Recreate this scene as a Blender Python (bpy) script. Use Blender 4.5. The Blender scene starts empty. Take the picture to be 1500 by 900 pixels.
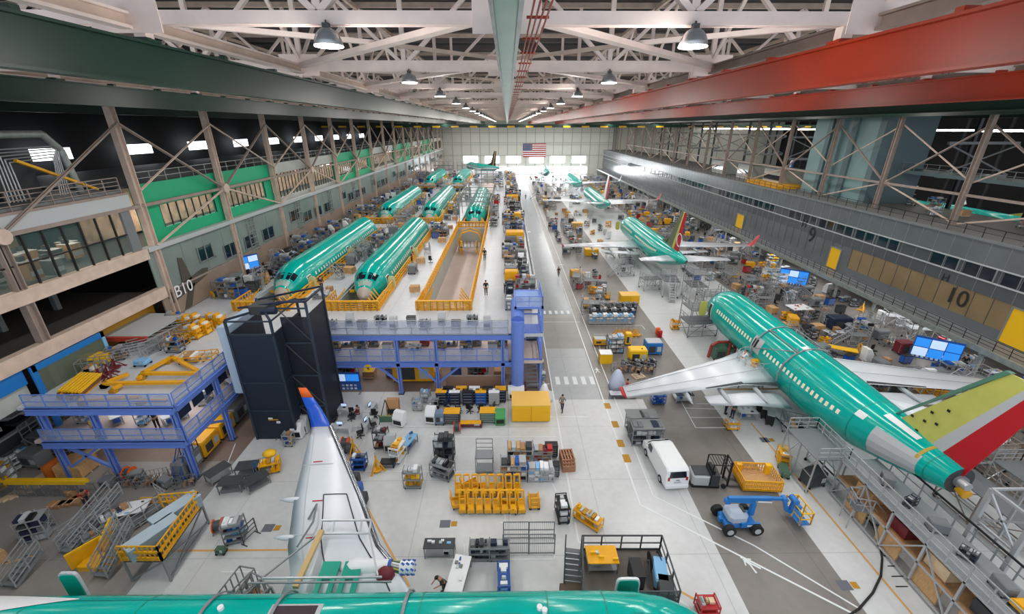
import bpy, bmesh, math, random
from mathutils import Vector, Matrix
R=random.Random(7)
H=24.5; F=630.0; PITCH=math.atan(264/F); YAW=math.atan(7/F*math.cos(PITCH))
C=bpy.context.scene.collection
def at(px,py,z=0):
    # point of the horizontal plane z seen at a photo pixel (1500 x 900 frame)
    u=(px-750)/F; v=(450-py)/F; s,c=math.sin(PITCH),math.cos(PITCH)
    x,y,w=u, v*s+c, v*c-s
    cy,sy=math.cos(YAW),math.sin(YAW)
    x,y=x*cy+y*sy, -x*sy+y*cy
    t=(z-H)/w
    return x*t,y*t
KIDS={}
def lin(h):
    h=h.lstrip('#'); o=[]
    for i in (0,2,4):
        c=int(h[i:i+2],16)/255; o.append(c/12.92 if c<=.04045 else ((c+.055)/1.055)**2.4)
    return (*o,1)
MATS={}
def mat(name,col,rough=.5,metal=0,noise=0,scale=3,emit=0,alpha=1,spec=.5,bump=0,stretch=None):
    if name in MATS: return MATS[name]
    m=bpy.data.materials.new(name); m.use_nodes=True; nt=m.node_tree; b=nt.nodes['Principled BSDF']
    c=lin(col); b.inputs['Base Color'].default_value=c; b.inputs['Roughness'].default_value=rough
    b.inputs['Metallic'].default_value=metal; b.inputs['Specular IOR Level'].default_value=spec
    if emit: b.inputs['Emission Color'].default_value=c; b.inputs['Emission Strength'].default_value=emit
    if alpha<1: b.inputs['Alpha'].default_value=alpha
    if noise:
        tc=nt.nodes.new('ShaderNodeTexCoord'); n=nt.nodes.new('ShaderNodeTexNoise'); n.inputs['Scale'].default_value=scale; n.inputs['Detail'].default_value=5
        mp=nt.nodes.new('ShaderNodeMapping'); nt.links.new(tc.outputs['Object'],mp.inputs['Vector']); nt.links.new(mp.outputs['Vector'],n.inputs['Vector'])
        if stretch: mp.inputs['Scale'].default_value=stretch
        mx=nt.nodes.new('ShaderNodeMix'); mx.data_type='RGBA'
        mx.inputs['A'].default_value=tuple(max(0,x*(1-noise)) for x in c[:3])+(1,); mx.inputs['B'].default_value=tuple(min(1,x*(1+noise)) for x in c[:3])+(1,)
        rp=nt.nodes.new('ShaderNodeMapRange'); rp.inputs['From Min'].default_value=.35; rp.inputs['From Max'].default_value=.65
        nt.links.new(n.outputs['Fac'],rp.inputs['Value']); nt.links.new(rp.outputs['Result'],mx.inputs['Factor']); nt.links.new(mx.outputs['Result'],b.inputs['Base Color'])
        if bump:
            bp=nt.nodes.new('ShaderNodeBump'); bp.inputs['Strength'].default_value=bump; nt.links.new(n.outputs['Fac'],bp.inputs['Height']); nt.links.new(bp.outputs['Normal'],b.inputs['Normal'])
    MATS[name]=m; return m
def glassmat(name,col,alpha,rough=.08):
    return mat(name,col,rough,alpha=alpha)
teal=mat('teal_film','#00a99e',.13,noise=.05,scale=.6,spec=.5)
teal2=mat('teal_panel','#0a9a84',.3)
wingw=mat('wing_white','#d3d8de',.22,spec=.5,noise=.03,scale=.5)
wingg=mat('wing_grey','#aeb4ba',.3)
white=mat('white_paint','#e6e8ea',.35)
cream=mat('cream_steel','#f2ded5',.6,noise=.06,scale=1.2)
creamd=mat('cream_steel_aged','#cbb5a6',.6,noise=.1,scale=1.2)
taupe=mat('taupe_steel','#94847b',.6,noise=.1,scale=1)
greenb=mat('crane_green','#17382e',.4,noise=.1,scale=.4,spec=.35)
redb=mat('crane_red','#a8300f',.42,noise=.1,scale=.4,spec=.35)
galv=mat('galvanised','#9aa39f',.4,metal=.4,noise=.15,scale=2)
steel=mat('grey_steel','#8b8f92',.42,metal=.35)
steeld=mat('dark_steel','#4c5054',.5,metal=.3)
alum=mat('aluminium','#b7babd',.35,metal=.5)
yel=mat('safety_yellow','#e8a80f',.42,noise=.06,scale=2)
yel2=mat('bright_yellow','#f2bd17',.4)
yeld=mat('ochre','#b8861c',.6)
blueb=mat('deck_blue','#6a88d6',.45)
blue=mat('royal_blue','#1c55a8',.4)
blue2=mat('lift_blue','#1b72bd',.35)
skyb=mat('pale_blue','#7db4dc',.45)
navy=mat('navy','#1a2740',.55)
navym=mat('navy_mesh','#1c2839',.6)
black=mat('black','#131416',.5)
rubber=mat('rubber','#1b1b1c',.8)
dgrey=mat('dark_grey','#3a3d40',.6)
mgrey=mat('mid_grey','#73777a',.5)
lgrey=mat('light_grey','#b4b8ba',.5)
wood=mat('plywood','#c39a6a',.65,noise=.15,scale=3,stretch=(1,8,1))
woodl=mat('pale_wood','#dcc3a0',.65,noise=.1,scale=3)
brown=mat('cardboard','#a9805a',.8)
red=mat('red','#b3121f',.4)
dred=mat('maroon','#6d1a26',.5)
orange=mat('orange','#e8641a',.45)
green=mat('machine_green','#3f9a52',.45)
dgreen=mat('collector_green','#4a6b57',.5)
olive=mat('primer_olive','#b9b95c',.5,noise=.05,scale=1)
oliv2=mat('olive_dark','#5f6448',.5)
facgreen=mat('facade_green','#12a877',.5)
skin=mat('skin','#b98468',.6)
pink=mat('pit_floor','#cdbab2',.45,noise=.06,scale=.5)
glass=mat('glass_dark','#1b2430',.06,spec=.8)
screenb=mat('screen_blue','#2f86e0',.3,emit=.55)
screenw=mat('screen_white','#bcd3f5',.3,emit=.5)
lampm=mat('lamp_glow','#fffaf0',.3,emit=14)
sky=mat('daylight_glazing','#f4f9ff',.3,emit=3.2)
paintw=mat('floor_paint_white','#dfe3e4',.5)
class MB:
    def __init__(s): s.v=[]; s.f=[]; s.mi=[]; s.mats=[]; s.sm=[]
    def m(s,mt):
        if mt not in s.mats: s.mats.append(mt)
        return s.mats.index(mt)
    def add(s,vs,fs,mt,smooth=False):
        n=len(s.v); k=s.m(mt); s.v+= [tuple(v) for v in vs]
        for f in fs: s.f.append(tuple(i+n for i in f)); s.mi.append(k); s.sm.append(smooth)
        return s
    def box(s,x0,y0,z0,x1,y1,z1,mt):
        if x0>x1:x0,x1=x1,x0
        if y0>y1:y0,y1=y1,y0
        if z0>z1:z0,z1=z1,z0
        vs=[(x0,y0,z0),(x1,y0,z0),(x1,y1,z0),(x0,y1,z0),(x0,y0,z1),(x1,y0,z1),(x1,y1,z1),(x0,y1,z1)]
        return s.add(vs,[(0,3,2,1),(4,5,6,7),(0,1,5,4),(1,2,6,5),(2,3,7,6),(3,0,4,7)],mt)
    def rbox(s,cx,cy,z0,w,d,h,mt,rz=0,bev=.0):
        # box with chamfered vertical edges and top
        c,sn=math.cos(rz),math.sin(rz); w/=2; d/=2; b=bev
        if not b:
            pts=[(-w,-d),(w,-d),(w,d),(-w,d)]
        else: pts=[(-w+b,-d),(w-b,-d),(w,-d+b),(w,d-b),(w-b,d),(-w+b,d),(-w,d-b),(-w,-d+b)]
        n=len(pts); vs=[]
        lv=[(0,1),(h,1)] if not b else [(0,1),(h-b,1),(h,None)]
        for z,k in lv:
            for x,y in pts:
                if k is None: x=math.copysign(max(abs(x)-b,0),x); y=math.copysign(max(abs(y)-b,0),y)
                vs.append((cx+x*c-y*sn, cy+x*sn+y*c, z0+z))
        fs=[tuple(range(n-1,-1,-1)), tuple(range((len(lv)-1)*n,len(lv)*n))]
        for l in range(len(lv)-1):
            for i in range(n): j=(i+1)%n; fs.append((l*n+i,l*n+j,l*n+n+j,l*n+n+i))
        return s.add(vs,fs,mt)
    def bar(s,p,q,w,h,mt,up=(0,0,1)):
        p=Vector(p); q=Vector(q); d=(q-p)
        if d.length<1e-6: return s
        d.normalize(); u=Vector(up)
        if abs(d.dot(u))>.98: u=Vector((0,1,0))
        r=d.cross(u).normalized(); u=r.cross(d).normalized()
        vs=[]
        for o in (p,q):
            for a,b in ((-1,-1),(1,-1),(1,1),(-1,1)): vs.append(o+r*a*w/2+u*b*h/2)
        return s.add(vs,[(0,1,2,3),(7,6,5,4),(0,4,5,1),(1,5,6,2),(2,6,7,3),(3,7,4,0)],mt)
    def tube(s,p,q,r,mt,n=8,r2=None,caps=True):
        p=Vector(p); q=Vector(q); d=(q-p).normalized(); u=Vector((0,0,1))
        if abs(d.dot(u))>.98: u=Vector((0,1,0))
        a=d.cross(u).normalized(); b=a.cross(d); r2=r if r2 is None else r2
        vs=[]
        for o,rr in ((p,r),(q,r2)):
            for i in range(n):
                t=2*math.pi*i/n; vs.append(o+a*math.cos(t)*rr+b*math.sin(t)*rr)
        fs=[(i,(i+1)%n,n+(i+1)%n,n+i) for i in range(n)]
        s.add(vs,fs,mt,n>6)
        if caps: s.add(vs,[tuple(range(n-1,-1,-1)),tuple(range(n,2*n))],mt)
        return s
    def path(s,pts,r,mt,n=6):
        for a,b in zip(pts,pts[1:]): s.tube(a,b,r,mt,n)
        return s
    def loft(s,rings,mt,caps=True,smooth=True,closed=True):
        n=len(rings[0]); vs=[p for r in rings for p in r]; fs=[]
        for k in range(len(rings)-1):
            for i in range(n if closed else n-1):
                j=(i+1)%n; fs.append((k*n+i,k*n+j,(k+1)*n+j,(k+1)*n+i))
        if caps: fs+=[tuple(range(n-1,-1,-1)),tuple(range((len(rings)-1)*n,len(rings)*n))]
        return s.add(vs,fs,mt,smooth)
    def poly(s,pts,ext,mt):
        # planar polygon extruded by vector ext
        n=len(pts); e=Vector(ext); vs=[Vector(p) for p in pts]; vs+= [p+e for p in vs]
        return s.add(vs,[tuple(range(n-1,-1,-1)),tuple(range(n,2*n))]+[(i,(i+1)%n,n+(i+1)%n,n+i) for i in range(n)],mt)
    def rail(s,pts,mt,h=1.05,step=1.6,mids=(.5,),r=.03,mesh=None,kick=None):
        # guard rail along a polyline of 3D base points
        for a,b in zip(pts,pts[1:]):
            a=Vector(a); b=Vector(b); L=(b-a).length; n=max(1,round(L/step)); up=Vector((0,0,h))
            for i in range(n+1):
                p=a.lerp(b,i/n); s.bar(p,p+up,2*r,2*r,mt)
            s.bar(a+up,b+up,2*r,2*r,mt)
            for k in mids: s.bar(a+up*k,b+up*k,1.6*r,1.6*r,mt)
            if mesh: s.bar(a+up*.5,b+up*.5,.012,h*.86,mesh)
            if kick: s.bar(a+Vector((0,0,.07)),b+Vector((0,0,.07)),.03,.14,kick)
        return s
    def build(s,name,parent=None,loc=None):
        me=bpy.data.meshes.new(name); me.from_pydata(s.v,[],s.f)
        for mt in s.mats: me.materials.append(mt)
        me.polygons.foreach_set('material_index',s.mi); me.polygons.foreach_set('use_smooth',s.sm); me.update()
        o=bpy.data.objects.new(name,me); C.objects.link(o)
        if parent: o.parent=parent; KIDS.setdefault(parent.name,[]).append(o)
        if loc: o.location=loc
        return o
USED={}
def tag(o,label,cat,group=None,kind=None):
    o['label']=label; o['category']=cat
    if group: o['group']=group
    if kind: o['kind']=kind
    return o
def thing(name,label='',cat='',loc=(0,0,0),rz=0,group=None):
    o=bpy.data.objects.new(name,None); C.objects.link(o); o.empty_display_size=.3
    o.location=loc; o.rotation_euler=(0,0,rz); tag(o,label,cat,group); return o
def struct(mb,name,kind='structure'):
    o=mb.build(name); o['kind']=kind; return o
def dup(o,parent=None):
    c=o.copy(); C.objects.link(c)
    if parent: c.parent=parent; KIDS.setdefault(parent.name,[]).append(c)
    for ch in KIDS.get(o.name,[]): dup(ch,c)
    return c
PR={}; BUILD={}
def maker(f): BUILD[f.__name__]=f; return f
def flatten(root,name):
    vs=[];fs=[];mi=[];mats=[];sm=[]
    def rec(o,M):
        M=M@Matrix.LocRotScale(o.location,o.rotation_euler,o.scale) if o is not root else M
        if o.data:
            n=len(vs); mp=[]
            for mt in o.data.materials:
                if mt not in mats: mats.append(mt)
                mp.append(mats.index(mt))
            vs.extend([tuple(M@v.co) for v in o.data.vertices])
            for p in o.data.polygons: fs.append([n+i for i in p.vertices]); mi.append(mp[p.material_index] if mp else 0); sm.append(p.use_smooth)
        for c in KIDS.get(o.name,[]): rec(c,M)
    rec(root,Matrix()); me=bpy.data.meshes.new(name); me.from_pydata(vs,[],fs)
    for mt in mats: me.materials.append(mt)
    me.polygons.foreach_set('material_index',mi); me.polygons.foreach_set('use_smooth',sm); me.update()
    def kill(o):
        for c in KIDS.pop(o.name,[]): kill(c)
        bpy.data.objects.remove(o)
    cat=root.get('category'); nm=root.name.split('.')[0]; kill(root)
    o=bpy.data.objects.new(nm,me); C.objects.link(o); o['category']=cat; return o
def put(kind,x,y,z=0,rz=0,label='',group=None,s=1.0,cat=None,flat=False,**kw):
    key=(kind,flat,tuple(sorted((k,v.name if hasattr(v,'name') else v) for k,v in kw.items())))
    if key not in PR:
        o=BUILD[kind](**kw)
        if flat: o=flatten(o,kind)
        PR[key]=(o,[o.get('category')])
    else:
        o=dup(PR[key][0])
        if 'group' in o: del o['group']
    o.location=(x,y,z); o.rotation_euler=(0,0,rz); o.scale=(s,s,s)
    o['label']=label; o['category']=cat or PR[key][1][0]
    if group: o['group']=group
    return o
ONES='zeroth first second third fourth fifth sixth seventh eighth ninth tenth eleventh twelfth thirteenth fourteenth fifteenth sixteenth seventeenth eighteenth nineteenth'.split()
TENS={2:('twentieth','twenty'),3:('thirtieth','thirty'),4:('fortieth','forty'),5:('fiftieth','fifty')}
def ordw(n):
    if n<20: return ONES[n]
    t,o=divmod(n,10)
    return TENS[t][0] if o==0 else TENS[t][1]+'-'+ONES[o]
def text(s,size,mt,loc,rot,name='lettering',parent=None,ext=.01,align='CENTER'):
    cu=bpy.data.curves.new(name,'FONT'); cu.body=s; cu.size=size; cu.extrude=ext; cu.align_x=align; cu.align_y='CENTER'
    o=bpy.data.objects.new(name,cu); C.objects.link(o); o.location=loc; o.rotation_euler=rot; cu.materials.append(mt)
    dg=bpy.context.evaluated_depsgraph_get(); me=bpy.data.meshes.new_from_object(o.evaluated_get(dg))
    bpy.data.objects.remove(o); ob=bpy.data.objects.new(name,me); ob.location=loc; ob.rotation_euler=rot; C.objects.link(ob)
    if parent: ob.parent=parent; KIDS.setdefault(parent.name,[]).append(ob)
    return ob
GRID=[28.7+12.4*k for k in range(-1,18)]
YF=250.0
def floormat(name,col,rough,n=.06):
    m=mat(name,col,rough,noise=n,scale=.35); nt=m.node_tree; b=nt.nodes['Principled BSDF']
    # fine scuffs and slab joints
    src=b.inputs['Base Color'].links[0].from_socket
    tc=nt.nodes.new('ShaderNodeTexCoord'); br=nt.nodes.new('ShaderNodeTexBrick'); br.inputs['Scale'].default_value=1; br.inputs['Brick Width'].default_value=6.2; br.inputs['Row Height'].default_value=6.2; br.offset=0
    br.inputs['Mortar Size'].default_value=.03; br.inputs['Color1'].default_value=br.inputs['Color2'].default_value=(1,1,1,1); br.inputs['Mortar'].default_value=(.78,.78,.78,1)
    nt.links.new(tc.outputs['Object'],br.inputs['Vector'])
    n2=nt.nodes.new('ShaderNodeTexNoise'); n2.inputs['Scale'].default_value=2.2; n2.inputs['Detail'].default_value=6; nt.links.new(tc.outputs['Object'],n2.inputs['Vector'])
    mr=nt.nodes.new('ShaderNodeMapRange'); mr.inputs['To Min'].default_value=.88; mr.inputs['To Max'].default_value=1.1; nt.links.new(n2.outputs['Fac'],mr.inputs['Value'])
    m1=nt.nodes.new('ShaderNodeMix'); m1.data_type='RGBA'; m1.blend_type='MULTIPLY'; m1.inputs['Factor'].default_value=1
    nt.links.new(src,m1.inputs['A']); nt.links.new(br.outputs['Color'],m1.inputs['B'])
    m2=nt.nodes.new('ShaderNodeMix'); m2.data_type='RGBA'; m2.blend_type='MULTIPLY'; m2.inputs['Factor'].default_value=1
    nt.links.new(m1.outputs['Result'],m2.inputs['A']); nt.links.new(mr.outputs['Result'],m2.inputs['B']); nt.links.new(m2.outputs['Result'],b.inputs['Base Color'])
    return m
fl_l=floormat('floor_light','#cbcdcd',.28,.03); fl_d=floormat('floor_dark','#7d7873',.35,.09)
fl_a=floormat('floor_aisle','#8f979b',.25,.04); fl_t=floormat('floor_taupe','#8f8a85',.4,.06); fl_b=floormat('floor_brown','#7c6a60',.45,.08)
fl_m=floormat('floor_aisle_worn','#8a8782',.35,.09); fl_x=floormat('floor_aisle_pale','#a7abac',.3,.05); fl_k=floormat('deck_top','#c6cad0',.3,.03)
def build_floor():
    b=MB(); z=0
    def rect(x0,x1,y0,y1,m,z=0.0): b.add([(x0,y0,z),(x1,y0,z),(x1,y1,z),(x0,y1,z)],[(0,1,2,3)],m)
    ya=at(800,586)[1]; yb=at(800,511)[1]; yc=at(800,462)[1]; yd=at(900,447)[1]
    rect(-75,-21.7,-5,27,fl_t); rect(-75,-21.7,27,YF,fl_b)
    rect(-21.7,4.55,-5,36.6,fl_l); rect(-21.7,4.55,36.6,YF,fl_b)
    rect(4.55,9.05,-5,ya,fl_l); rect(4.55,9.05,ya,yb,fl_x); rect(4.55,9.05,yb,yc,fl_m); rect(4.55,9.05,yc,YF,fl_a)
    rect(9.05,13.1,-5,ya,fl_l); rect(9.05,10.2,ya,YF,fl_m); rect(10.2,13.1,ya,YF,fl_d)
    rect(13.1,19.5,-5,YF,fl_d); rect(19.5,36,-5,YF,fl_l); rect(36,150,-5,YF,fl_d)
    def line(pts,w=.11,m=paintw,z=.012):
        for p,q in zip(pts,pts[1:]):
            p=Vector((*p,z)); q=Vector((*q,z)); d=(q-p).normalized(); n=Vector((-d.y,d.x,0))*w/2
            b.add([p-n,q-n,q+n,p+n],[(0,1,2,3)],m)
    P=lambda x,y: at(x,y)
    line([(4.46,19.5),(4.46,240)],.12); line([(4.46,19.5),P(905,818),P(1010,890)],.12)
    line([(9.1,240),P(938,740),P(1260,905)],.13); line([(10.15,240),P(957,727),P(1105,800),P(1260,893)],.11)
    for k,y0 in enumerate((458,576-48)): pass
    yz=at(800,458)[1]
    for i in range(5): rect(5.0+i*.85,5.4+i*.85,yz-.6,yz+.6,paintw,.012)
    yz=at(800,558)[1]
    for i in range(5): rect(4.95+i*.9,5.4+i*.9,yz-.75,yz+.75,paintw,.012)
    line([P(803,611),P(862,611)],.1); line([P(795,472),P(850,472)],.1); line([P(775,563),P(805,563)],.1)
    for px,py in ((890,595),(901,622),(909,650),(918,672)): 
        x,y=P(px,py); rect(x-.28,x+.28,y-.45,y+.45,yeld,.013)
    # white bay lines
    for pts in ([(1020,592),(1060,592)],[(1003,598),(1055,600)],[(1012,612),(1066,612)],[(996,585),(1019,627),(1075,627)],[(520,625),(745,625)],[(630,640),(815,640)],[(500,691),(650,691),(655,650)],[(665,691),(800,691)],[(733,766),(830,766)],
                [(655,820),(812,820),(812,800)],[(680,797),(680,820)],[(590,690),(600,650)],[(740,691),(740,766)],[(815,720),(800,690)],[(325,838),(378,838),(368,868)],[(870,490),(940,490)],[(862,477),(940,477),(945,483)],[(870,462),(920,462)],[(878,505),(880,520)]):
        line([P(*p) for p in pts],.07)
    for pts in ([(1100,620),(1340,905)],[(538,745),(600,860)],[(0,828),(60,812)],[(205,808),(425,806)],[(995,866),(1020,880)]): line([P(*p) for p in pts],.13,mat('floor_paint_orange','#d9a35c',.5))
    line([P(345,650),P(318,718)],.06)
    for i in range(14):
        p=P(865+i*5,474-i*3.2); line([p,(p[0]+2.2,p[1]+3.4)],.06)
    # pedestrian symbols
    def man(px,py,s,rz):
        s*=.55
        cx,cy=P(px,py); cs,sn=math.cos(rz),math.sin(rz)
        T=lambda x,y:(cx+(x*cs-y*sn)*s,cy+(x*sn+y*cs)*s)
        for q in ([(-.15,.75),(.15,.75),(.2,.9),(.1,1.05),(-.1,1.05),(-.2,.9)],[(-.2,-.1),(.2,-.1),(.22,.7),(-.22,.7)],[(-.2,.6),(-.65,.15),(-.55,.05),(-.15,.4)],[(.2,.6),(.65,.25),(.6,.12),(.15,.4)],[(-.2,-.1),(-.6,-1),(-.4,-1.05),(0,-.1)],[(.2,-.1),(.5,-1),(.3,-1.05),(-.02,-.1)]):
            vs=[(*T(*p),.015) for p in q]; b.add(vs,[tuple(range(len(vs)))],paintw)
    man(1098,826,1.0,.6); man(875,543,.9,0); man(796,543,.7,0); man(775,340,1.5,0); man(822,388,1,1.5)
    for px,py in ((652,768),(393,774),(1120,645),(1237,858)):
        x,y=P(px,py); rect(x-.35,x+.35,y-.3,y+.3,mat('floor_grate','#62666f',.5),.012); rect(x+.4,x+.8,y-.2,y+.2,yeld,.012)
    return struct(b,'floor')
build_floor()
# far end wall with hangar doors
b=MB(); wallm=mat('far_wall_panel','#d6d8cf',.6); walls=mat('far_wall_seam','#a9ada6',.6)
b.box(-75,YF,0,150,YF+.5,36,wallm)
for i in range(-12,24): b.box(i*5,YF-.15,0,i*5+.35,YF,26,walls)
for z in (9.9,15.4,16.4,21.5): b.box(-40,YF-.2,z,60,YF,z+.25,walls)
for x in (-40,58): b.box(x-.6,YF-1.2,0,x+.6,YF,26,steel)
struct(b,'wall_far')
n=0
for x0 in (-24,-12.2,-.5,12.3,24,35.5):
    n+=1; m=MB(); m.box(x0,YF-.35,6.0,x0+7.6,YF-.05,9.8,sky); w=m.build(f'window_{n}'); w['kind']='structure'
    f=MB(); f.box(x0-.2,YF-.4,5.8,x0+7.8,YF-.2,6.0,steel); f.box(x0-.2,YF-.4,9.8,x0+7.8,YF-.2,10,steel); f.build('window_frame',w)
n+=1; m=MB(); m.box(-20,YF-.35,.6,44,YF-.05,4.1,sky); w=m.build(f'window_{n}'); w['kind']='structure'
n+=1; m=MB(); m.box(-70,YF-.35,.6,-40,YF-.05,4.1,sky); m.box(60,YF-.35,2,140,YF-.05,4.5,sky); w=m.build(f'window_{n}'); w['kind']='structure'
# flag on the far wall
t=thing('national_flag','large stars and stripes flag hanging high on the pale far wall','flag',(8.5,YF-.4,9.2))
fw,fh=12.6,7.0
m=MB(); 
for i in range(13): m.box(0,-.05,fh*i/13,fw,0,fh*(i+1)/13,red if i%2==0 else white)
m.build('striped_field',t)
m=MB(); m.box(0,-.08,fh*6/13,fw*.4,-.05,fh,navy and mat('flag_blue','#2a3566',.5)); 
cb=m.build('canton',t)
for i in range(9):
    k=6 if i%2==0 else 5
    for j in range(k):
        m2=MB(); cx=fw*.4*((2*j+1+(i%2))/12); cz=fh*6/13+fh*7/13*(i+1)/10
        pts=[]
        for q in range(10):
            r=.2 if q%2==0 else .08; a=math.pi/2+q*math.pi/5; pts.append((cx+r*math.cos(a),-.1,cz+r*math.sin(a)))
        m2.poly(pts,(0,.02,0),white); st=m2.build('star',cb)
# ------------- steel columns of the two long rows
def column(x,y,zt,label,w=.5,mt=taupe,grp=None):
    m=MB()
    for s in (-1,1): m.box(x-w/2,y+s*w/2-.04,0,x+w/2,y+s*w/2+.04,zt,mt)
    m.box(x-.04,y-w/2,0,x+.04,y+w/2,zt,mt)
    t=thing('steel_column',label,'column',(0,0,0),0,grp); m.build('shaft',t)
    p=MB(); p.box(x-w*.8,y-w*.8,0,x+w*.8,y+w*.8,.06,steeld); p.build('base_plate',t); return t
XL=-34.3; XR=56.0
def brace(t,p,q,w=.28,mt=taupe,nm='diagonal_brace'):
    m=MB(); m.bar(p,q,w,w*.5,mt); m.bar(p,q,w*.15,w,mt); return m.build(nm,t)
for i,y in enumerate(GRID):
    if y<15 or y>248: continue
    column(XL,y,27.2,f'tall steel column on the left side of the hall, {ordw(i)} from the near end',.55,creamd if y>35 else taupe,'columns along the left side')
    if y>30: column(XR,y,27.2,f'tall steel column on the right mezzanine roof, {ordw(i)} from the near end',.5,taupe,'columns along the right side')
for i,(y0,y1) in enumerate(zip(GRID,GRID[1:])):
    if y0<15 or y1>215: continue
    for X,sd,zn in ((XL,'left',17.7),(XR,'right',16.8)):
        a,bm=(y1,y0) if (i%2==1)==(sd=='left') else (y0,y1)
        if sd=='right' and y0<30: continue
        t=thing('cross_bracing',f'crossed steel braces in bay {ordw(i)} from near of the {sd} column row','brace',(0,0,0),0,f'crossed braces of the {sd} column row')
        brace(t,(X+.3,a,24.8),(X+.3,bm,zn))
        if y0>39 or sd=='right':
            brace(t,(X+.45,bm,24.8),(X+.45,a,zn+1.4),.2,creamd); brace(t,(X+.35,bm,zn),(X+.35,a,13.9 if sd=='left' else 13.2),.22,creamd)
        m=MB(); m.bar((X+.1,y0,zn),(X+.1,y1,zn),.25,.3,taupe); m.build('cross_beam',t)
        if bm==y0: continue
        m=MB(); m.tube((X+.15,bm,zn),(X+.62,bm,zn),.55,creamd,10); m.build('gusset_plate',t)
# ------------- left building
darkin=mat('dark_interior','#15171b',.8); facgrey=mat('facade_grey_panel','#7f8a86',.25,noise=.08,scale=.3); facbrn=mat('facade_brown_panel','#8d7b6c',.4,noise=.12,scale=.4)  # near-black back walls: the shade of the unlit voids is in the colour
facpale=mat('facade_pale','#aeb2ac',.4,noise=.06,scale=.4)
b=MB()
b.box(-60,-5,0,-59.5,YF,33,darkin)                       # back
b.box(-52,-5,19.0,XL-.2,39.9,19.3,mgrey)               # walkway slab near
b.box(-52,39.9,19.3,XL-.6,YF,19.5,dgrey)
b.box(-52,-5,13.3,XL-.3,YF,13.6,dgrey)
b.box(-52,-5,9.2,XL-.3,39.9,9.5,mat('storage_floor','#4a4643',.6))
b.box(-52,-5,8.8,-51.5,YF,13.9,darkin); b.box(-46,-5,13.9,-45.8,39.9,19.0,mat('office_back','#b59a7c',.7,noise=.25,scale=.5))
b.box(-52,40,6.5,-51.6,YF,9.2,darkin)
b.box(-47,12,19.3,-46.2,38,33,mat('plant_blue','#33566f',.5)); b.box(-47,38,19.3,-46.4,41,28,mat('plant_grey','#5a6368',.6))
struct(b,'wall_left_back')
b=MB()
b.box(XL-.3,-5,12.9,XL+.3,39.9,13.9,creamd); b.box(XL-.3,-5,8.8,XL+.3,40.5,9.9,creamd); b.box(XL-.35,-5,17.8,XL+.2,39.9,18.9,lgrey)
b.box(XL-.45,-5,18.9,XL+.25,39.9,19.1,taupe)
for y in (31,35.5): b.box(XL-6,y,9.5,XL-5.6,y+.4,12.9,mgrey)
struct(b,'trim_1')
b=MB(); b.rail([(XL,6,19.1),(XL,39.5,19.1)],taupe,h=1.3,step=1.55,mids=(.25,.5,.75),r=.035,mesh=None)
tag(b.build('guard_rail'),'long grey guard rail on the ledge above the near left glass office','railing')
# glass office, near left
t=thing('glazed_office','long glass-walled office with black mullions under the near left ledge','office',(0,0,0))
m=MB(); m.box(XL-.12,-5,13.95,XL-.08,39.5,17.75,glassmat('office_glass','#5d7471',.28)); m.build('glass_wall',t)
for i in range(26):
    y=2+i*1.48; m=MB(); m.box(XL-.08,y,13.9,XL+.06,y+.11,17.8,black); m.build('mullion',t)
m=MB(); m.box(XL-.06,-5,15.5,XL+.05,39.5,15.6,black); m.build('transom',t)
m=MB(); m.box(XL-.1,38.6,13.9,XL+.1,39.6,17.8,mgrey); m.build('end_panel',t)
offices=[(R.choice((wood,brown,lgrey,mgrey,orange,dgreen,dgrey,blue,brown)),) for _ in range(30)]
for i in range(22):
    y=14+i*1.15; mt=offices[i][0]; m=MB(); h=R.uniform(.8,1.5); m.box(-.6,-.45,0,.6,.45,h,mt); m.box(-.62,-.47,h,.62,.47,h+.04,lgrey); m.box(.6,-.4,h*.2,.62,.4,h*.5,lgrey)
    m.box(-.4,-.2,h+.04,-.1,.25,h+.4,dgrey)
    o=m.build('storage_cabinet',None,(XL-R.uniform(1,6),y,13.9)); tag(o,f'cabinet inside the near left glass office, {ordw(i+1)} from its near end','cabinet','cabinets in the glass office')
for i,(y,x) in enumerate(((24,-37.5),(29.5,-37.5),(33.5,-37.5),(38,-40),(19,-37.5))):
    m=MB(); m.box(x-.12,y-1.2,17.45,x+.12,y+1.2,17.53,lampm); o=m.build('strip_light'); tag(o,f'glowing strip light inside the near left glass office, {ordw(i+1)} of them','lamp','strip lights in the glass office')
# equipment room on the ledge
b=MB(); b.box(-46,12,19.1,-36.5,31.5,23.4,facpale); b.box(-36.5,26,19.1,-36.42,27,21.6,dgrey); b.box(-36.5,30.0,19.1,-36.4,31.0,21.6,mgrey)
b.box(-36.6,12,23.3,-36.2,31.5,23.5,dgrey)
tag(b.build('equipment_room'),'plain grey plant room with dark door on the near left ledge','room')
t=thing('pipework','silver duct and bundled pipes beside the plant room on the left ledge','pipes',(0,0,0))
m=MB(); m.path([(-36,20,22.0),(-36,20.3,24.0),(-36,36.2,24.0),(-36,37.2,22.8),(-36,37.6,19.4)],.28,galv,10); m.build('duct',t)
m=MB()
for k in range(5): m.path([(-36+.05*k,32.0+.22*k,19.4),(-36,32.2+.22*k,23.0-.22*k),(-36,37-.15*k,23.1-.2*k),(-36,36.6-.2*k,19.4)],.05,alum,6)
m.build('pipe_bundle',t)
m=MB(); m.bar((-34.9,32.5,22.3),(-34.9,38,19.6),.25,.18,yel); tag(m.build('loading_boom'),'yellow sloping boom on the left ledge beside the pipes','boom')
for k,(y0,y1) in enumerate(((33,36),)):
    b=MB(); b.box(-38,y0,19.2,-37.5,y1,22.5,dgrey); tag(b.build('switchgear_cabinet'),'dark electrical panel behind the silver pipes on the left ledge','panel')
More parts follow.
